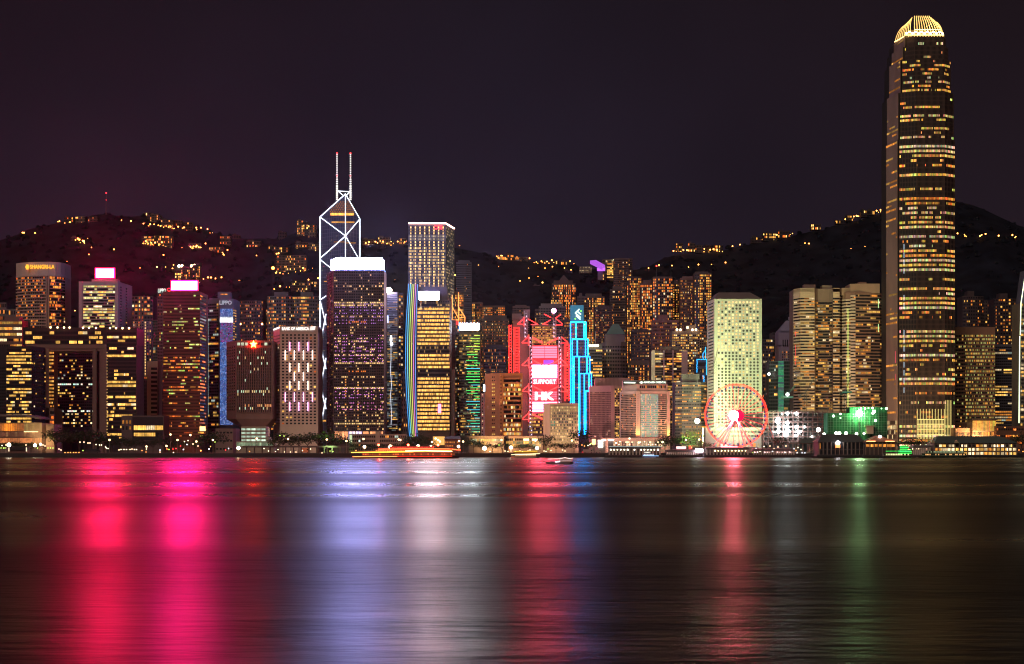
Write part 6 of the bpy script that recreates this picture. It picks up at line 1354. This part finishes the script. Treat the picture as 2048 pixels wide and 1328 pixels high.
def mini(kind, px, py, Yl=1447):
    spec = {'w': ('tiny warm white promenade light low behind the sea wall', (1,.72,.42), 5, .42, 'tiny warm lights along the promenade'), 'o': ('tiny orange promenade light low behind the sea wall', (1,.32,.06), 4, .42, 'tiny orange lights along the promenade'),
            'g': ('tiny yellow green light among the waterfront planting', (.55,.9,.12), 2.5, .45, 'tiny green lights along the promenade'), 'p': ('tiny cool white light among the waterfront crowd', (.8,.85,1), 5, .42, 'tiny cool lights along the promenade'), 'r': ('tiny red light low on the waterfront', (1,.03,.03), 4, .45, 'tiny red lights along the promenade')}[kind]
    if kind not in pl0: pl0[kind] = lamp(spec[0], px, py, Yl, spec[3], spec[1], spec[2], spec[4], 'promenade_lamp'); pl0[kind+'z'] = py
    else: copy_tree(pl0[kind], loc=(X(px,Yl), Yl, GZ + Z(py,Yl) - Z(pl0[kind+'z'],Yl)))
for kind, L_ in (('w', [(4,891),(12,890),(33,897),(44,896),(52,890),(86,890),(90,892),(118,898),(122,900),(160,884),(168,884),(176,886),(180,886),(192,889),(199,890),(203,890),(211,894),(213,896),(216,897),(238,900),(242,899),(248,899),(253,899),(260,899),(264,898),(269,899),(273,899),(347,905),(293,898),(320,904),(369,883),(386,888),(396,892),(376,881),(556,899),(569,904),(551,903),(581,904),(592,904),(621,898),(528,897),(537,902),(644,906),(605,901),(980,903),(1010,902),(1016,903),(1022,902),(1031,903),(1040,902),(1045,903),(1056,902),(1060,900),(1088,902),(1092,903),(1102,901),(1125,900),(1130,902),(1180,889),(1186,903),(1176,891),(1240,883),(1252,884),(1256,884),(1264,884),(1281,884),(1289,883),(1300,884),(1305,889),(1311,889),(1316,884),(1238,889),(1259,889),(1297,889),(1345,902),(1520,903),(1528,893),(1540,892),(1548,897),(1556,894),(1566,900),(1572,892),(1583,899),(1535,899),(1562,903),(1596,895),(1602,899),(1830,893),(1841,890),(1852,891),(1859,900),(1846,899)]),
    ('o', [(25,905),(130,905),(136,905),(141,905),(147,905),(152,905),(158,905),(284,901),(292,904),(334,898),(402,901),(421,893),(499,903),(712,901),(1164,890),(1169,892),(1383,895),(1510,900),(1558,902),(1592,901),(1840,899),(2003,890),(2038,900),(2046,903),(2030,860),(2010,855),(1920,853),(1913,860),(1930,868)]),
    ('g', [(2,896),(7,896),(10,896),(75,896),(96,896),(101,896),(106,896),(166,901),(338,899),(430,884),(660,902),(666,903),(1182,887),(1186,888),(560,871),(568,872),(1506,905),(998,890),(1096,898),(1290,906)]),
    ('p', [(320,900),(367,899),(374,889),(1524,900),(1532,904),(1545,903),(1578,902),(1588,898),(1594,906),(1604,906),(1554,898),(1835,896),(1856,894),(1570,905),(1342,906),(1310,907),(418,898),(457,897),(1610,906),(1512,897)]),
    ('r', [(346,898),(352,897),(361,892),(451,900),(33,906),(1568,902),(1750,898),(1850,904),(1768,748),(1770,749)])):
    for px, py in L_:
        if py > 760: mini(kind, px, py, 1447 if py > 885 else 1475)
tp_ = Vector((0,0,0))

# ---------------------------------------------------------------- trees
leafm = [mat('leaf_dark', (.035,.055,.02), .8, noise=.5, nscale=.5), mat('leaf_mid', (.06,.10,.03), .8, noise=.5, nscale=.5), mat('leaf_light', (.13,.22,.05), .8, noise=.4, nscale=.5)]  # paler leaf colours carry the lamplight of the trees labelled as lit
barkm = wall(.07,.05,.035)
def tree_proto(kind, mat_, seed, Wd, Ht):
    r_ = random.Random(seed); o = thing('broadleaf_tree' if kind == 'b' else 'palm_tree', 'x', 'tree', (0, 1450, GZ))
    mb = MB(); z0_ = GZ; cxs = []
    if kind == 'b':
        mb.bar((0,1450,z0_-.3), (0,1450,z0_+Ht*.4), .38, 6, .25)
        for i in range(6):
            a = i*1.05 + r_.random(); e_ = Vector((math.cos(a)*Wd*.3, 1450+math.sin(a)*Wd*.3, z0_+Ht*(.55+.2*r_.random()))); mb.bar((0,1450,z0_+Ht*.36), e_, .2, 5, .07); cxs.append(e_)
        cxs.append(Vector((0,1450,z0_+Ht*.8)))
    mb.build('trunk', barkm, o)
    lf = MB()
    for i in range(420):
        c = r_.choice(cxs); d = Vector((r_.gauss(0,1), r_.gauss(0,1), r_.gauss(0,.8))); d = d.normalized()*r_.random()**.45
        p = c + Vector((d.x*Wd*.27, d.y*Wd*.27, d.z*Ht*.22)); s_ = .38 + .35*r_.random()
        u = Vector((r_.gauss(0,1), r_.gauss(0,1), r_.gauss(0,1))).normalized(); v = u.cross(Vector((r_.gauss(0,1), r_.gauss(0,1), r_.gauss(0,1)))).normalized()
        lf.face([tuple(p-u*s_), tuple(p-v*s_*.7), tuple(p+u*s_), tuple(p+v*s_*.7)])
    lf.build('crown', mat_, o); return o
protos = {}
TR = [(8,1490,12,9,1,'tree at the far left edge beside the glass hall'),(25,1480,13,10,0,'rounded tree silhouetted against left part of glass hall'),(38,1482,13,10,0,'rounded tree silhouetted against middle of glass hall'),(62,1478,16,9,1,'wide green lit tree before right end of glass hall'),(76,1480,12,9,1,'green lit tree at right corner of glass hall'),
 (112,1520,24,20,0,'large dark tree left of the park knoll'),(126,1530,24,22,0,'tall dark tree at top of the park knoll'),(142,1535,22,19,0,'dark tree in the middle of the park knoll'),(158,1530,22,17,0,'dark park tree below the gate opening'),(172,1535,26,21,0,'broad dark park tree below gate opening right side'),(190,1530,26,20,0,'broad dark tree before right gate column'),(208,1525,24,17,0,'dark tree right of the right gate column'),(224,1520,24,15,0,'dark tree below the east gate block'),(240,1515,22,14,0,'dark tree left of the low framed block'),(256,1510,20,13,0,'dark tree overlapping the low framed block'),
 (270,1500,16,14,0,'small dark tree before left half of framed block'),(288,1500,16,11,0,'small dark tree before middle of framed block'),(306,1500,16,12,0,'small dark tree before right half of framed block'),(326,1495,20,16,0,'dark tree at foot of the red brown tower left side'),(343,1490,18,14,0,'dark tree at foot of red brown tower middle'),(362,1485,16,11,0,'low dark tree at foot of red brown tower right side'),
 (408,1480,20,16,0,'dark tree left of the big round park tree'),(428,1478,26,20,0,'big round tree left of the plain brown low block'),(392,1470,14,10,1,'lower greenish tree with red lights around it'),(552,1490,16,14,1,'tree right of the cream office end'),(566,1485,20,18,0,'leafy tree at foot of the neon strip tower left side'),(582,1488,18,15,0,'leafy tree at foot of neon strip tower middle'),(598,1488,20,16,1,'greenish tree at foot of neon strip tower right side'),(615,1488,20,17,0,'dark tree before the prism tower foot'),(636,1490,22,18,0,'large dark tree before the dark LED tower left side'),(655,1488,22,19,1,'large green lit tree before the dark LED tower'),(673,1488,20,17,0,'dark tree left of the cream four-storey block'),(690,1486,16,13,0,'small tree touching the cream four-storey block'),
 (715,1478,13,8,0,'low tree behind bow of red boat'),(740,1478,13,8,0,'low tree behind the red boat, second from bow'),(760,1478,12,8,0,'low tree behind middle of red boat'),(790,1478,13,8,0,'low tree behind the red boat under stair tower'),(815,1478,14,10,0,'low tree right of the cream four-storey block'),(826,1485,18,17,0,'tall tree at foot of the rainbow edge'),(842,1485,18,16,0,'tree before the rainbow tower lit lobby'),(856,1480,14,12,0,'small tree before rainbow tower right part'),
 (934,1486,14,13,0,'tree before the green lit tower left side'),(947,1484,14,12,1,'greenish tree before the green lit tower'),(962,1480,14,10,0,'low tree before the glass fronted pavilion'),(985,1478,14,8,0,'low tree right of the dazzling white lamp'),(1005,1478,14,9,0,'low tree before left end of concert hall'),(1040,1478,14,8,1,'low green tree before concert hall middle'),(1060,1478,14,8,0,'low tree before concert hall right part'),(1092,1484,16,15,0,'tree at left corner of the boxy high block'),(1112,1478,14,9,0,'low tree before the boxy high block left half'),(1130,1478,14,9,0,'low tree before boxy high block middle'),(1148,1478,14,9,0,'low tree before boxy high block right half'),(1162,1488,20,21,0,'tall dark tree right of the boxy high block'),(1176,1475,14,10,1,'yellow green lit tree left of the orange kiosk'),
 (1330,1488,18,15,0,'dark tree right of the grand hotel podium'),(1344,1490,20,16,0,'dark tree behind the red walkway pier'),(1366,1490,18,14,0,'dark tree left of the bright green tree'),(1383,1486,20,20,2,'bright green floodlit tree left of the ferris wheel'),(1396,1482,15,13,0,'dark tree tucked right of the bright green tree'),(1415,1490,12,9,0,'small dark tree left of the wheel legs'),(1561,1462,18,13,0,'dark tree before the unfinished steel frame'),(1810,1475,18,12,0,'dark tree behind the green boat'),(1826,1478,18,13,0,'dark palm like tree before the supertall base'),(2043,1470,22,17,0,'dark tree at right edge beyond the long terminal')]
for k, (px, Yt_, Wd, Ht, m_, lab) in enumerate(TR):
    key = (m_, k % 4); sc_x = Wd/16
    if key not in protos:
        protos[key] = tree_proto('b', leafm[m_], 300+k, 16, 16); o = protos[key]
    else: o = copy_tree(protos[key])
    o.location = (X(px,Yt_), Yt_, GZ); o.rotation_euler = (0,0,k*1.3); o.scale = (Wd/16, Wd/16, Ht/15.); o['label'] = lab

# ---------------------------------------------------------------- boats
def hull(mb, x0_, x1_, yc, wd, z0_, z1_, bow=.12, m=0):
    L_ = x1_-x0_; pl = lambda k, s_: [(x0_+L_*bow*s_, yc-wd/2*k), (x1_-L_*bow*s_, yc-wd/2*k), (x1_, yc), (x1_-L_*bow*s_, yc+wd/2*k), (x0_+L_*bow*s_, yc+wd/2*k), (x0_, yc)]
    lo_ = [(p[0]+(L_*.03 if p[0] < (x0_+x1_)/2 else -L_*.03), p[1]) for p in pl(.8, 1)]; mb.prism(lo_, z0_, z1_, top=pl(1, 1), m=m)
def boat(label, cat, px0_, px1_, Yb, decks, hullm, ztop_hull, wd=8, name='ferry_boat'):
    x0_, x1_ = X(px0_,Yb), X(px1_,Yb); o = thing(name, label, cat, ((x0_+x1_)/2, Yb, 0)); mb = MB(); hull(mb, x0_, x1_, Yb, wd, -.8, ztop_hull); mb.build('hull', hullm, o)
    L_ = x1_-x0_
    for (a, c_, z0_, z1_, wm_, fn, nc) in decks:
        mb = MB(); mb.box(x0_+L_*a, x0_+L_*c_, Yb-wd*.4, Yb+wd*.4, z0_, z1_); mb.box(x0_+L_*a-.5, x0_+L_*c_+.5, Yb-wd*.45, Yb+wd*.45, z1_, z1_+.25); dh = mb.build('deck_house', wm_, o)
        if fn:
            mb = MB(); w_ = L_*(c_-a)/nc
            for i in range(nc): mb.face([(x0_+L_*a+w_*(i+.12),Yb-wd*.4-.06,z0_+(z1_-z0_)*.35),(x0_+L_*a+w_*(i+.88),Yb-wd*.4-.06,z0_+(z1_-z0_)*.35),(x0_+L_*a+w_*(i+.88),Yb-wd*.4-.06,z0_+(z1_-z0_)*.88),(x0_+L_*a+w_*(i+.12),Yb-wd*.4-.06,z0_+(z1_-z0_)*.88)], fn(i))
            mb.build('window_row', WIN, dh)
    return o, x0_, x1_
rb = random.Random(41)
Yb = 1300
dk = wall(.10,.03,.03)
o, x0_, x1_ = boat('long low harbour cruise boat outlined in red and yellow light strips', 'boat', 704, 921, Yb, [(.1,.95,1.6,4.0,dk,lambda i: (.9,.14,.04) if rb.random() < .5 else (.3,.06,.02),40),(.22,.92,4.3,6.6,wall(.2,.05,.04),lambda i: (1.2,.35,.1),34),(.35,.75,6.9,9.0,wall(.25,.06,.05),lambda i: (.9,.08,.05),18)], wall(.08,.05,.05), 1.7, 12, 'cruise_boat')
def strip(o, name, pts, r, m): 
    mb = MB()
    for p, q in zip(pts, pts[1:]): mb.bar(p, q, r)
    mb.build(name, m, o)
yf = Yb-6.4
strip(o, 'yellow_light_strip', [(x0_-.3,yf+5,4.4),(x0_+10,yf,4.6),(x0_+30,yf,4.8),(x0_+46,yf,5.0)], .30, neon(1,.42,.03,7))
strip(o, 'red_light_strip', [(x0_+20,yf+.6,6.9),(x0_+40,yf+.6,7.1),(x1_-9,yf+.6,7.1),(x1_,yf+5,6.2)], .32, neon(1,.07,.02,9))
strip(o, 'white_light_strip', [(x0_+40,yf,5.5),(x0_+55,yf,5.7),(x0_+62,yf,5.5),(x1_-6,yf,5.3)], .34, neon(1,.45,.14,14))
strip(o, 'orange_waterline_strip', [(x0_+1,Yb-6.3,1.3),(x0_+18,Yb-6.3,1.5),(x0_+34,Yb-6.3,1.5)], .35, neon(1,.24,.05,3.5))
strip(o, 'red_waterline_strip', [(x0_+34,Yb-6.3,1.7),(x0_+55,Yb-6.3,1.6),(x1_-6,Yb-6.3,1.7)], .16, neon(1,.03,.01,3))
mb = MB(); 
for i in range(3): mb.ball((x0_+20+i*22, Yb-3, 10.0), .8)
mb.build('red_deck_lamp', neon(1,.03,.01,85), o)
for i_ in range(3):  # added red point lights spread the boat's glow to the trees
    ld = bpy.data.lights.new('deck_glow', 'POINT'); ld.energy = 2.6e4; ld.color = (1,.05,.02); ld.shadow_soft_size = .8; lo_ = bpy.data.objects.new('deck_glow', ld); col.objects.link(lo_); lo_.parent = o; lo_.location = Vector((x0_+20+i_*22, Yb+4, 11.5)) - origin[o.name]
o, x0_, x1_ = boat('small excursion boat with glowing yellow roof and cream lit deck', 'boat', 1022, 1080, 1330, [(.14,.86,1.5,3.5,wall(.5,.42,.3),lambda i: (1.7,1.2,.6),12),(.08,.92,3.8,4.6,wall(.5,.35,.05),None,0)], wall(.5,.45,.35), 1.4, 6, 'excursion_boat')
strip(o, 'cream_light_strip', [(x0_,1327,2.6),(x1_,1327,3.5)], .26, neon(1,.78,.42,2.6)); strip(o, 'yellow_roof_light', [(x0_+2,1326.8,5.2),(x1_-2,1326.8,5.4)], .34, neon(1,.6,.02,1.4))
o, x0_, x1_ = boat('small pale motor launch with white lights out on the open water', 'boat', 1091, 1147, 820, [(.5,.93,.9,2.0,wall(.5,.32,.27),lambda i: (.5,.3,.3),7),(.55,.8,2.2,2.7,wall(.5,.45,.45),None,0)], wall(.25,.18,.2), .9, 4, 'motor_launch')
strip(o, 'deck_light_strip', [(x0_+1,817.9,2.3),(x0_+7,817.9,2.5),(x0_+9,817.9,3.0),(x0_+11,817.9,2.5),(x1_-.2,817.9,2.8)], .09, neon(1,.7,.6,3.5)); strip(o, 'bow_light', [(x0_+4.6,817.9,1.0),(x0_+6.6,817.9,1.2)], .26, neon(.9,.9,1,5))
gn = neon(.02,1,.10,3.4); gd = wall(.03,.10,.05)
o, x0_, x1_ = boat('green lit tour junk with three glowing decks berthed by gabled house', 'boat', 1760, 1823, 1380, [(.1,.95,1.3,3.6,wall(.2,.22,.12),lambda i: (1.1,1.2,.5) if rb.random() < .7 else None,16),(.55,.95,3.9,6.2,gd,lambda i: (.1,.5,.2),8),(.6,.85,6.5,9.0,gd,lambda i: (.1,.45,.15),5)], wall(.03,.03,.03), 1.4, 8, 'tour_junk')
for (a, c_, z_) in ((.55,.98,3.7),(.6,.97,4.9),(.6,.95,6.3),(.6,.88,7.9),(.6,.84,9.3),(.15,.6,5.3)): strip(o, 'green_light_strip', [(x0_+(x1_-x0_)*a,1376.4,z_),(x0_+(x1_-x0_)*c_,1376.4,z_+.1)], .2 if a != .15 else .1, gn)
o, x0_, x1_ = boat('dark green double ended ferry moored before the long bright terminal', 'boat', 1842, 1934, 1405, [(.04,.96,1.4,3.3,wall(.10,.16,.10),lambda i: (1.1,.55,.18) if rb.random() < .6 else None,30),(.12,.9,3.6,5.4,wall(.12,.20,.13),lambda i: (.35,.4,.22) if rb.random() < .8 else None,24)], wall(.03,.05,.03), 1.4, 8)
o, x0_, x1_ = boat('small white ferry with blue stripe light beside the columned hotel pier', 'boat', 1284, 1312, 1420, [(.1,.85,1.3,3.0,wall(.5,.5,.55),lambda i: (.8,.8,.85),7),(.15,.6,3.3,4.9,wall(.5,.5,.5),lambda i: (1.2,1.1,.9),5)], wall(.3,.35,.45), 1.3, 5)
strip(o, 'blue_stripe_light', [(x0_+.5,1417,1.7),(x1_+2,1417,1.4)], .16, neon(.3,.6,1,3)); 
for lab, px, Yb in (('dark channel buoy with small orange light near the left shore',401.5,1425),('dark work barge low against the sea wall near yellow boat',1011,1428)):
    o = thing('channel_buoy' if 'buoy' in lab else 'work_barge', lab, 'buoy' if 'buoy' in lab else 'barge', (X(px,Yb), Yb, 0)); mb = MB()
    if 'buoy' in lab: mb.bar((X(px,Yb),Yb,-.5), (X(px,Yb),Yb,1.2), 1.6, 10, 1.3); mb.bar((X(px,Yb),Yb,1.2), (X(px,Yb),Yb,5.0), .9, 6, .3)
    else: mb.box(X(px-4,Yb), X(px+4,Yb), Yb-2, Yb+2, -.4, 1.1); mb.box(X(px-2,Yb), X(px+3,Yb), Yb-1, Yb+1, 1.1, 3.2)
    mb.build('float_body', wall(.05,.04,.04), o)
    if 'buoy' in lab: mb = MB(); mb.ball((X(px,Yb),Yb,5.6), .5); mb.build('lamp', neon(1,.25,.05,10,False), o)
# sea wall rail and vehicles
o = thing('promenade_railing', 'long pale railing along the top of the sea wall', 'railing', (0, SH+.6, GZ)); mb = MB()
for i in range(620): x = -440 + i*1.42; mb.box(x-.05, x+.05, SH+.5, SH+.6, GZ, GZ+1.1)
mb.box(-440, 440, SH+.48, SH+.62, GZ+1.05, GZ+1.15); mb.build('rail', wall(.32,.2,.17), o)
tyre = mat('tyre_rubber', (.02,.02,.02), .9)
def vehicle(label, px0_, px1_, Yv, hgt, bodym, cat, name, tail=False, cabin=.25):
    x0_, x1_ = X(px0_,Yv), X(px1_,Yv); o = thing(name, label, cat, ((x0_+x1_)/2, Yv, GZ)); L_ = x1_-x0_; mb = MB()
    mb.prism([(x0_,Yv-1.1),(x1_,Yv-1.1),(x1_,Yv+1.1),(x0_,Yv+1.1)], GZ+.5, GZ+hgt*.55); mb.prism([(x0_,Yv-1.1),(x1_,Yv-1.1),(x1_,Yv+1.1),(x0_,Yv+1.1)], GZ+hgt*.55, GZ+hgt, top=[(x0_+.1,Yv-1),(x1_-L_*.12,Yv-1),(x1_-L_*.12,Yv+1),(x0_+.1,Yv+1)]); mb.build('body', bodym, o)
    for k in (.18,.8): mb = MB(); mb.bar((x0_+L_*k,Yv-1.2,GZ+.45), (x0_+L_*k,Yv+1.2,GZ+.45), .45, 10); mb.build('wheel', tyre, o)
    mb = MB(); mb.face([(x0_+L_*.74,Yv-1.12,GZ+hgt*.56),(x0_+L_*.9,Yv-1.12,GZ+hgt*.56),(x0_+L_*.86,Yv-1.06,GZ+hgt*.85),(x0_+L_*.74,Yv-1.06,GZ+hgt*.85)]); mb.build('side_window', WIN, o)
    if tail: mb = MB(); mb.ball((x0_-.1,Yv-.9,GZ+1.0), .3); mb.build('tail_light', neon(1,.02,.02,6,False), o)
wv = wall(.5,.42,.38)
vehicle('white van with red tail light parked left of another white van', 1166, 1187, 1445, 3.2, wv, 'van', 'parked_van', True); vehicle('white van parked right of the van with red tail light', 1191, 1202, 1445, 3.0, wv, 'van', 'parked_van')
vehicle('double deck bus with orange panel below the neon strip tower', 602, 618, 1488, 4.4, mat('bus_paint', (.35,.10,.05), .4, emit=(1,.25,.1), es=.3), 'bus', 'double_deck_bus')  # orange glow is put into the bus paint as emission
vehicle('long dark coach behind the sea wall below gate complex', 172, 201, 1446, 3.6, wall(.03,.03,.045), 'coach', 'coach')
Yv = 1443
o = thing('waterfront_shed', 'open black roofed shed with white posts in front of glass hall', 'shed', (X(36,Yv), Yv+3, GZ)); mb = MB(); mb.box(X(17,Yv), X(55,Yv), Yv, Yv+6, GZ+2.5, GZ+5.4); mb.build('roof', wall(.03,.03,.035), o); mb = MB()
for px in (18,53): mb.box(X(px,Yv)-.35, X(px,Yv)+.35, Yv-.4, Yv-.1, GZ+1.5, GZ+4.8)
mb.build('lit_post', neon(1,.8,.5,1.6,False), o); mb = MB(); mb.box(X(18,Yv), X(54,Yv), Yv+1, Yv+5, GZ, GZ+2.5); mb.build('shed_body', wall(.16,.08,.07), o)

# ---------------------------------------------------------------- floodlights of buildings and added facade fill spots
def spot(name, label, loc, tgt, power, color, size=70, r=1.0):
    o = thing('floodlight', label, 'floodlight', loc); mb = MB(); L_ = Vector(loc); mb.box(L_.x-.6, L_.x+.6, L_.y-.3, L_.y+.5, L_.z-1.0, L_.z-.4); mb.build('lamp_housing', DKR, o)
    ld = bpy.data.lights.new(name, 'SPOT'); ld.energy = power; ld.color = color; ld.spot_size = R(size); ld.spot_blend = .8; ld.shadow_soft_size = r
    lo_ = bpy.data.objects.new(name, ld); col.objects.link(lo_); lo_.parent = o; d = Vector(tgt) - L_; lo_.rotation_euler = d.to_track_quat('-Z', 'Y').to_euler(); return o
spot('porthole_flood_low', 'ground floodlight washing the lower porthole tower', at(1475, 896, 1540), at(1475, 800, 1640), 1.3e5, (.95,1,.85), 110)
spot('porthole_flood_high', 'floodlight aimed at the middle of the porthole tower', at(1470, 880, 1530), at(1470, 680, 1640), 9.5e5, (.74,1,.42), 90)
spot('porthole_side_flood', 'floodlight aimed at the narrow left side of porthole tower', at(1395, 890, 1600), at(1422, 740, 1655), 6.5e5, (.9,1,.5), 120)
spot('pillar_uplight', 'orange uplight at foot of left hotel pillar', at(1275.5, 876, 1551), at(1276, 800, 1554.8), 2.2e4, (1,.50,.08), 120, .4)
spot('pillar_uplight', 'orange uplight at foot of right hotel pillar', at(1337, 876, 1551), at(1337, 800, 1554.8), 1.2e4, (1,.50,.08), 120, .4)
spot('green_tree_light', 'small green floodlight under the bright green tree', at(1378, 899, 1470), at(1384, 875, 1486), 6e4, (.6,1,.35), 100)
spot('crown_light', 'golden floodlight inside the supertall crown', at(1850, 66, 1703), at(1850, 30, 1712), 6e4, (1,.65,.22), 150)
for nm_, a_, t_, pw_, c_ in (('warm floodlight on the quay washing the brown balcony tower',(985,897,1490),(1000,800,1580),1.8e5,(1,.5,.2)),('warm floodlight washing the boxy high block end wall',(1080,898,1490),(1100,840,1525),.5e5,(1,.6,.3)),
 ('pinkish floodlight washing the slatted penthouse block',(1195,898,1500),(1210,830,1610),1.5e5,(1,.45,.4)),('cream floodlight washing the grand hotel front',(1310,898,1490),(1306,830,1556),.6e5,(1,.82,.55)),('golden floodlight at the supertall tower foot, left side',(1760,896,1640),(1785,780,1705),2.6e5,(1,.66,.36)),('golden floodlight at the supertall tower foot, front side',(1862,890,1660),(1862,820,1700),.4e5,(1,.75,.3)),
 ('warm floodlight washing the neon strip tower',(590,899,1500),(598,780,1600),.9e5,(1,.68,.5)),('warm floodlight washing the brown banded hotel',(1950,890,1640),(1950,770,1790),2e5,(1,.6,.28)),('warm floodlight washing the left banded tower',(1610,874,1650),(1620,740,1760),1.2e5,(1,.78,.45)),('warm floodlight washing the right banded tower',(1720,874,1650),(1705,740,1760),.8e5,(1,.74,.4)),
 ('white floodlight washing the pale military tower foot',(500,899,1500),(505,790,1590),.25e5,(1,.62,.4)),('warm floodlight washing the red brown tower foot',(365,897,1600),(365,820,1690),.6e5,(1,.45,.15))):
    spot('wall_flood', nm_, at(*a_), at(*t_), pw_, c_, 110)  # added spots brighten facades; only the supertall foot is taken as floodlit
spot('lawn_light', 'small green park floodlight below the dark LED tower', at(660, 903, 1470), at(660, 878, 1490), 2.2e4, (.5,1,.3), 110)
spot('hall_light', 'warm floodlight on right end wall of the glass hall', at(84, 896, 1516), at(92, 870, 1533), 3e4, (1,.62,.25), 110)

# ---------------------------------------------------------------- hillside woodland clumps and haze
mb = MB(); rw = random.Random(404)
for i in range(2600):
    y = YT + 60 + (YR - YT - 40) * rw.random() ** .75; x = rw.uniform(-1.02, 1.02) * y * 1060 / F; z = th(x, y); s_ = rw.uniform(2.5, 6)
    k = len(mb.v); n = 6
    for ring_, (rr_, zz_) in enumerate(((1.0, -.2), (.95, .5), (.5, .95))):
        for j in range(n):
            a = 2*math.pi*j/n + ring_*.4; q_ = rw.uniform(.7, 1.25); mb.v.append((x+math.cos(a)*s_*rr_*q_, y+math.sin(a)*s_*rr_*q_, z+s_*zz_*rw.uniform(.8,1.2)))
    for ring_ in range(2):
        for j in range(n): a, c_ = k+ring_*n+j, k+ring_*n+(j+1)%n; mb.f.append((a, c_, c_+n, a+n)); mb.c.append((0,0,0)); mb.m.append(0)
    mb.f.append(tuple(k+2*n+j for j in range(n))); mb.c.append((0,0,0)); mb.m.append(0)
tag(mb.build('hillside_woodland', mat('woodland', (.012,.016,.026), .95, noise=.5, nscale=.1, spec=.1)), 'dark woodland covering the hillside behind the city', None, kind='stuff')  # same blue haze tint painted into the woodland colour
m = bpy.data.materials.new('haze'); m.use_nodes = True; t = m.node_tree; t.nodes.remove(t.nodes['Principled BSDF'])
v = t.nodes.new('ShaderNodeVolumePrincipled'); v.inputs['Color'].default_value = (.86,.88,.98,1); v.inputs['Density'].default_value = HAZE; v.inputs['Anisotropy'].default_value = .88
t.links.new(v.outputs[0], t.nodes['Material Output'].inputs['Volume'])
mb = MB(); mb.box(-9100, 9100, -3100, 9100, -7, 640); tag(mb.build('haze', m), 'thin night haze over the harbour', None, kind='stuff')
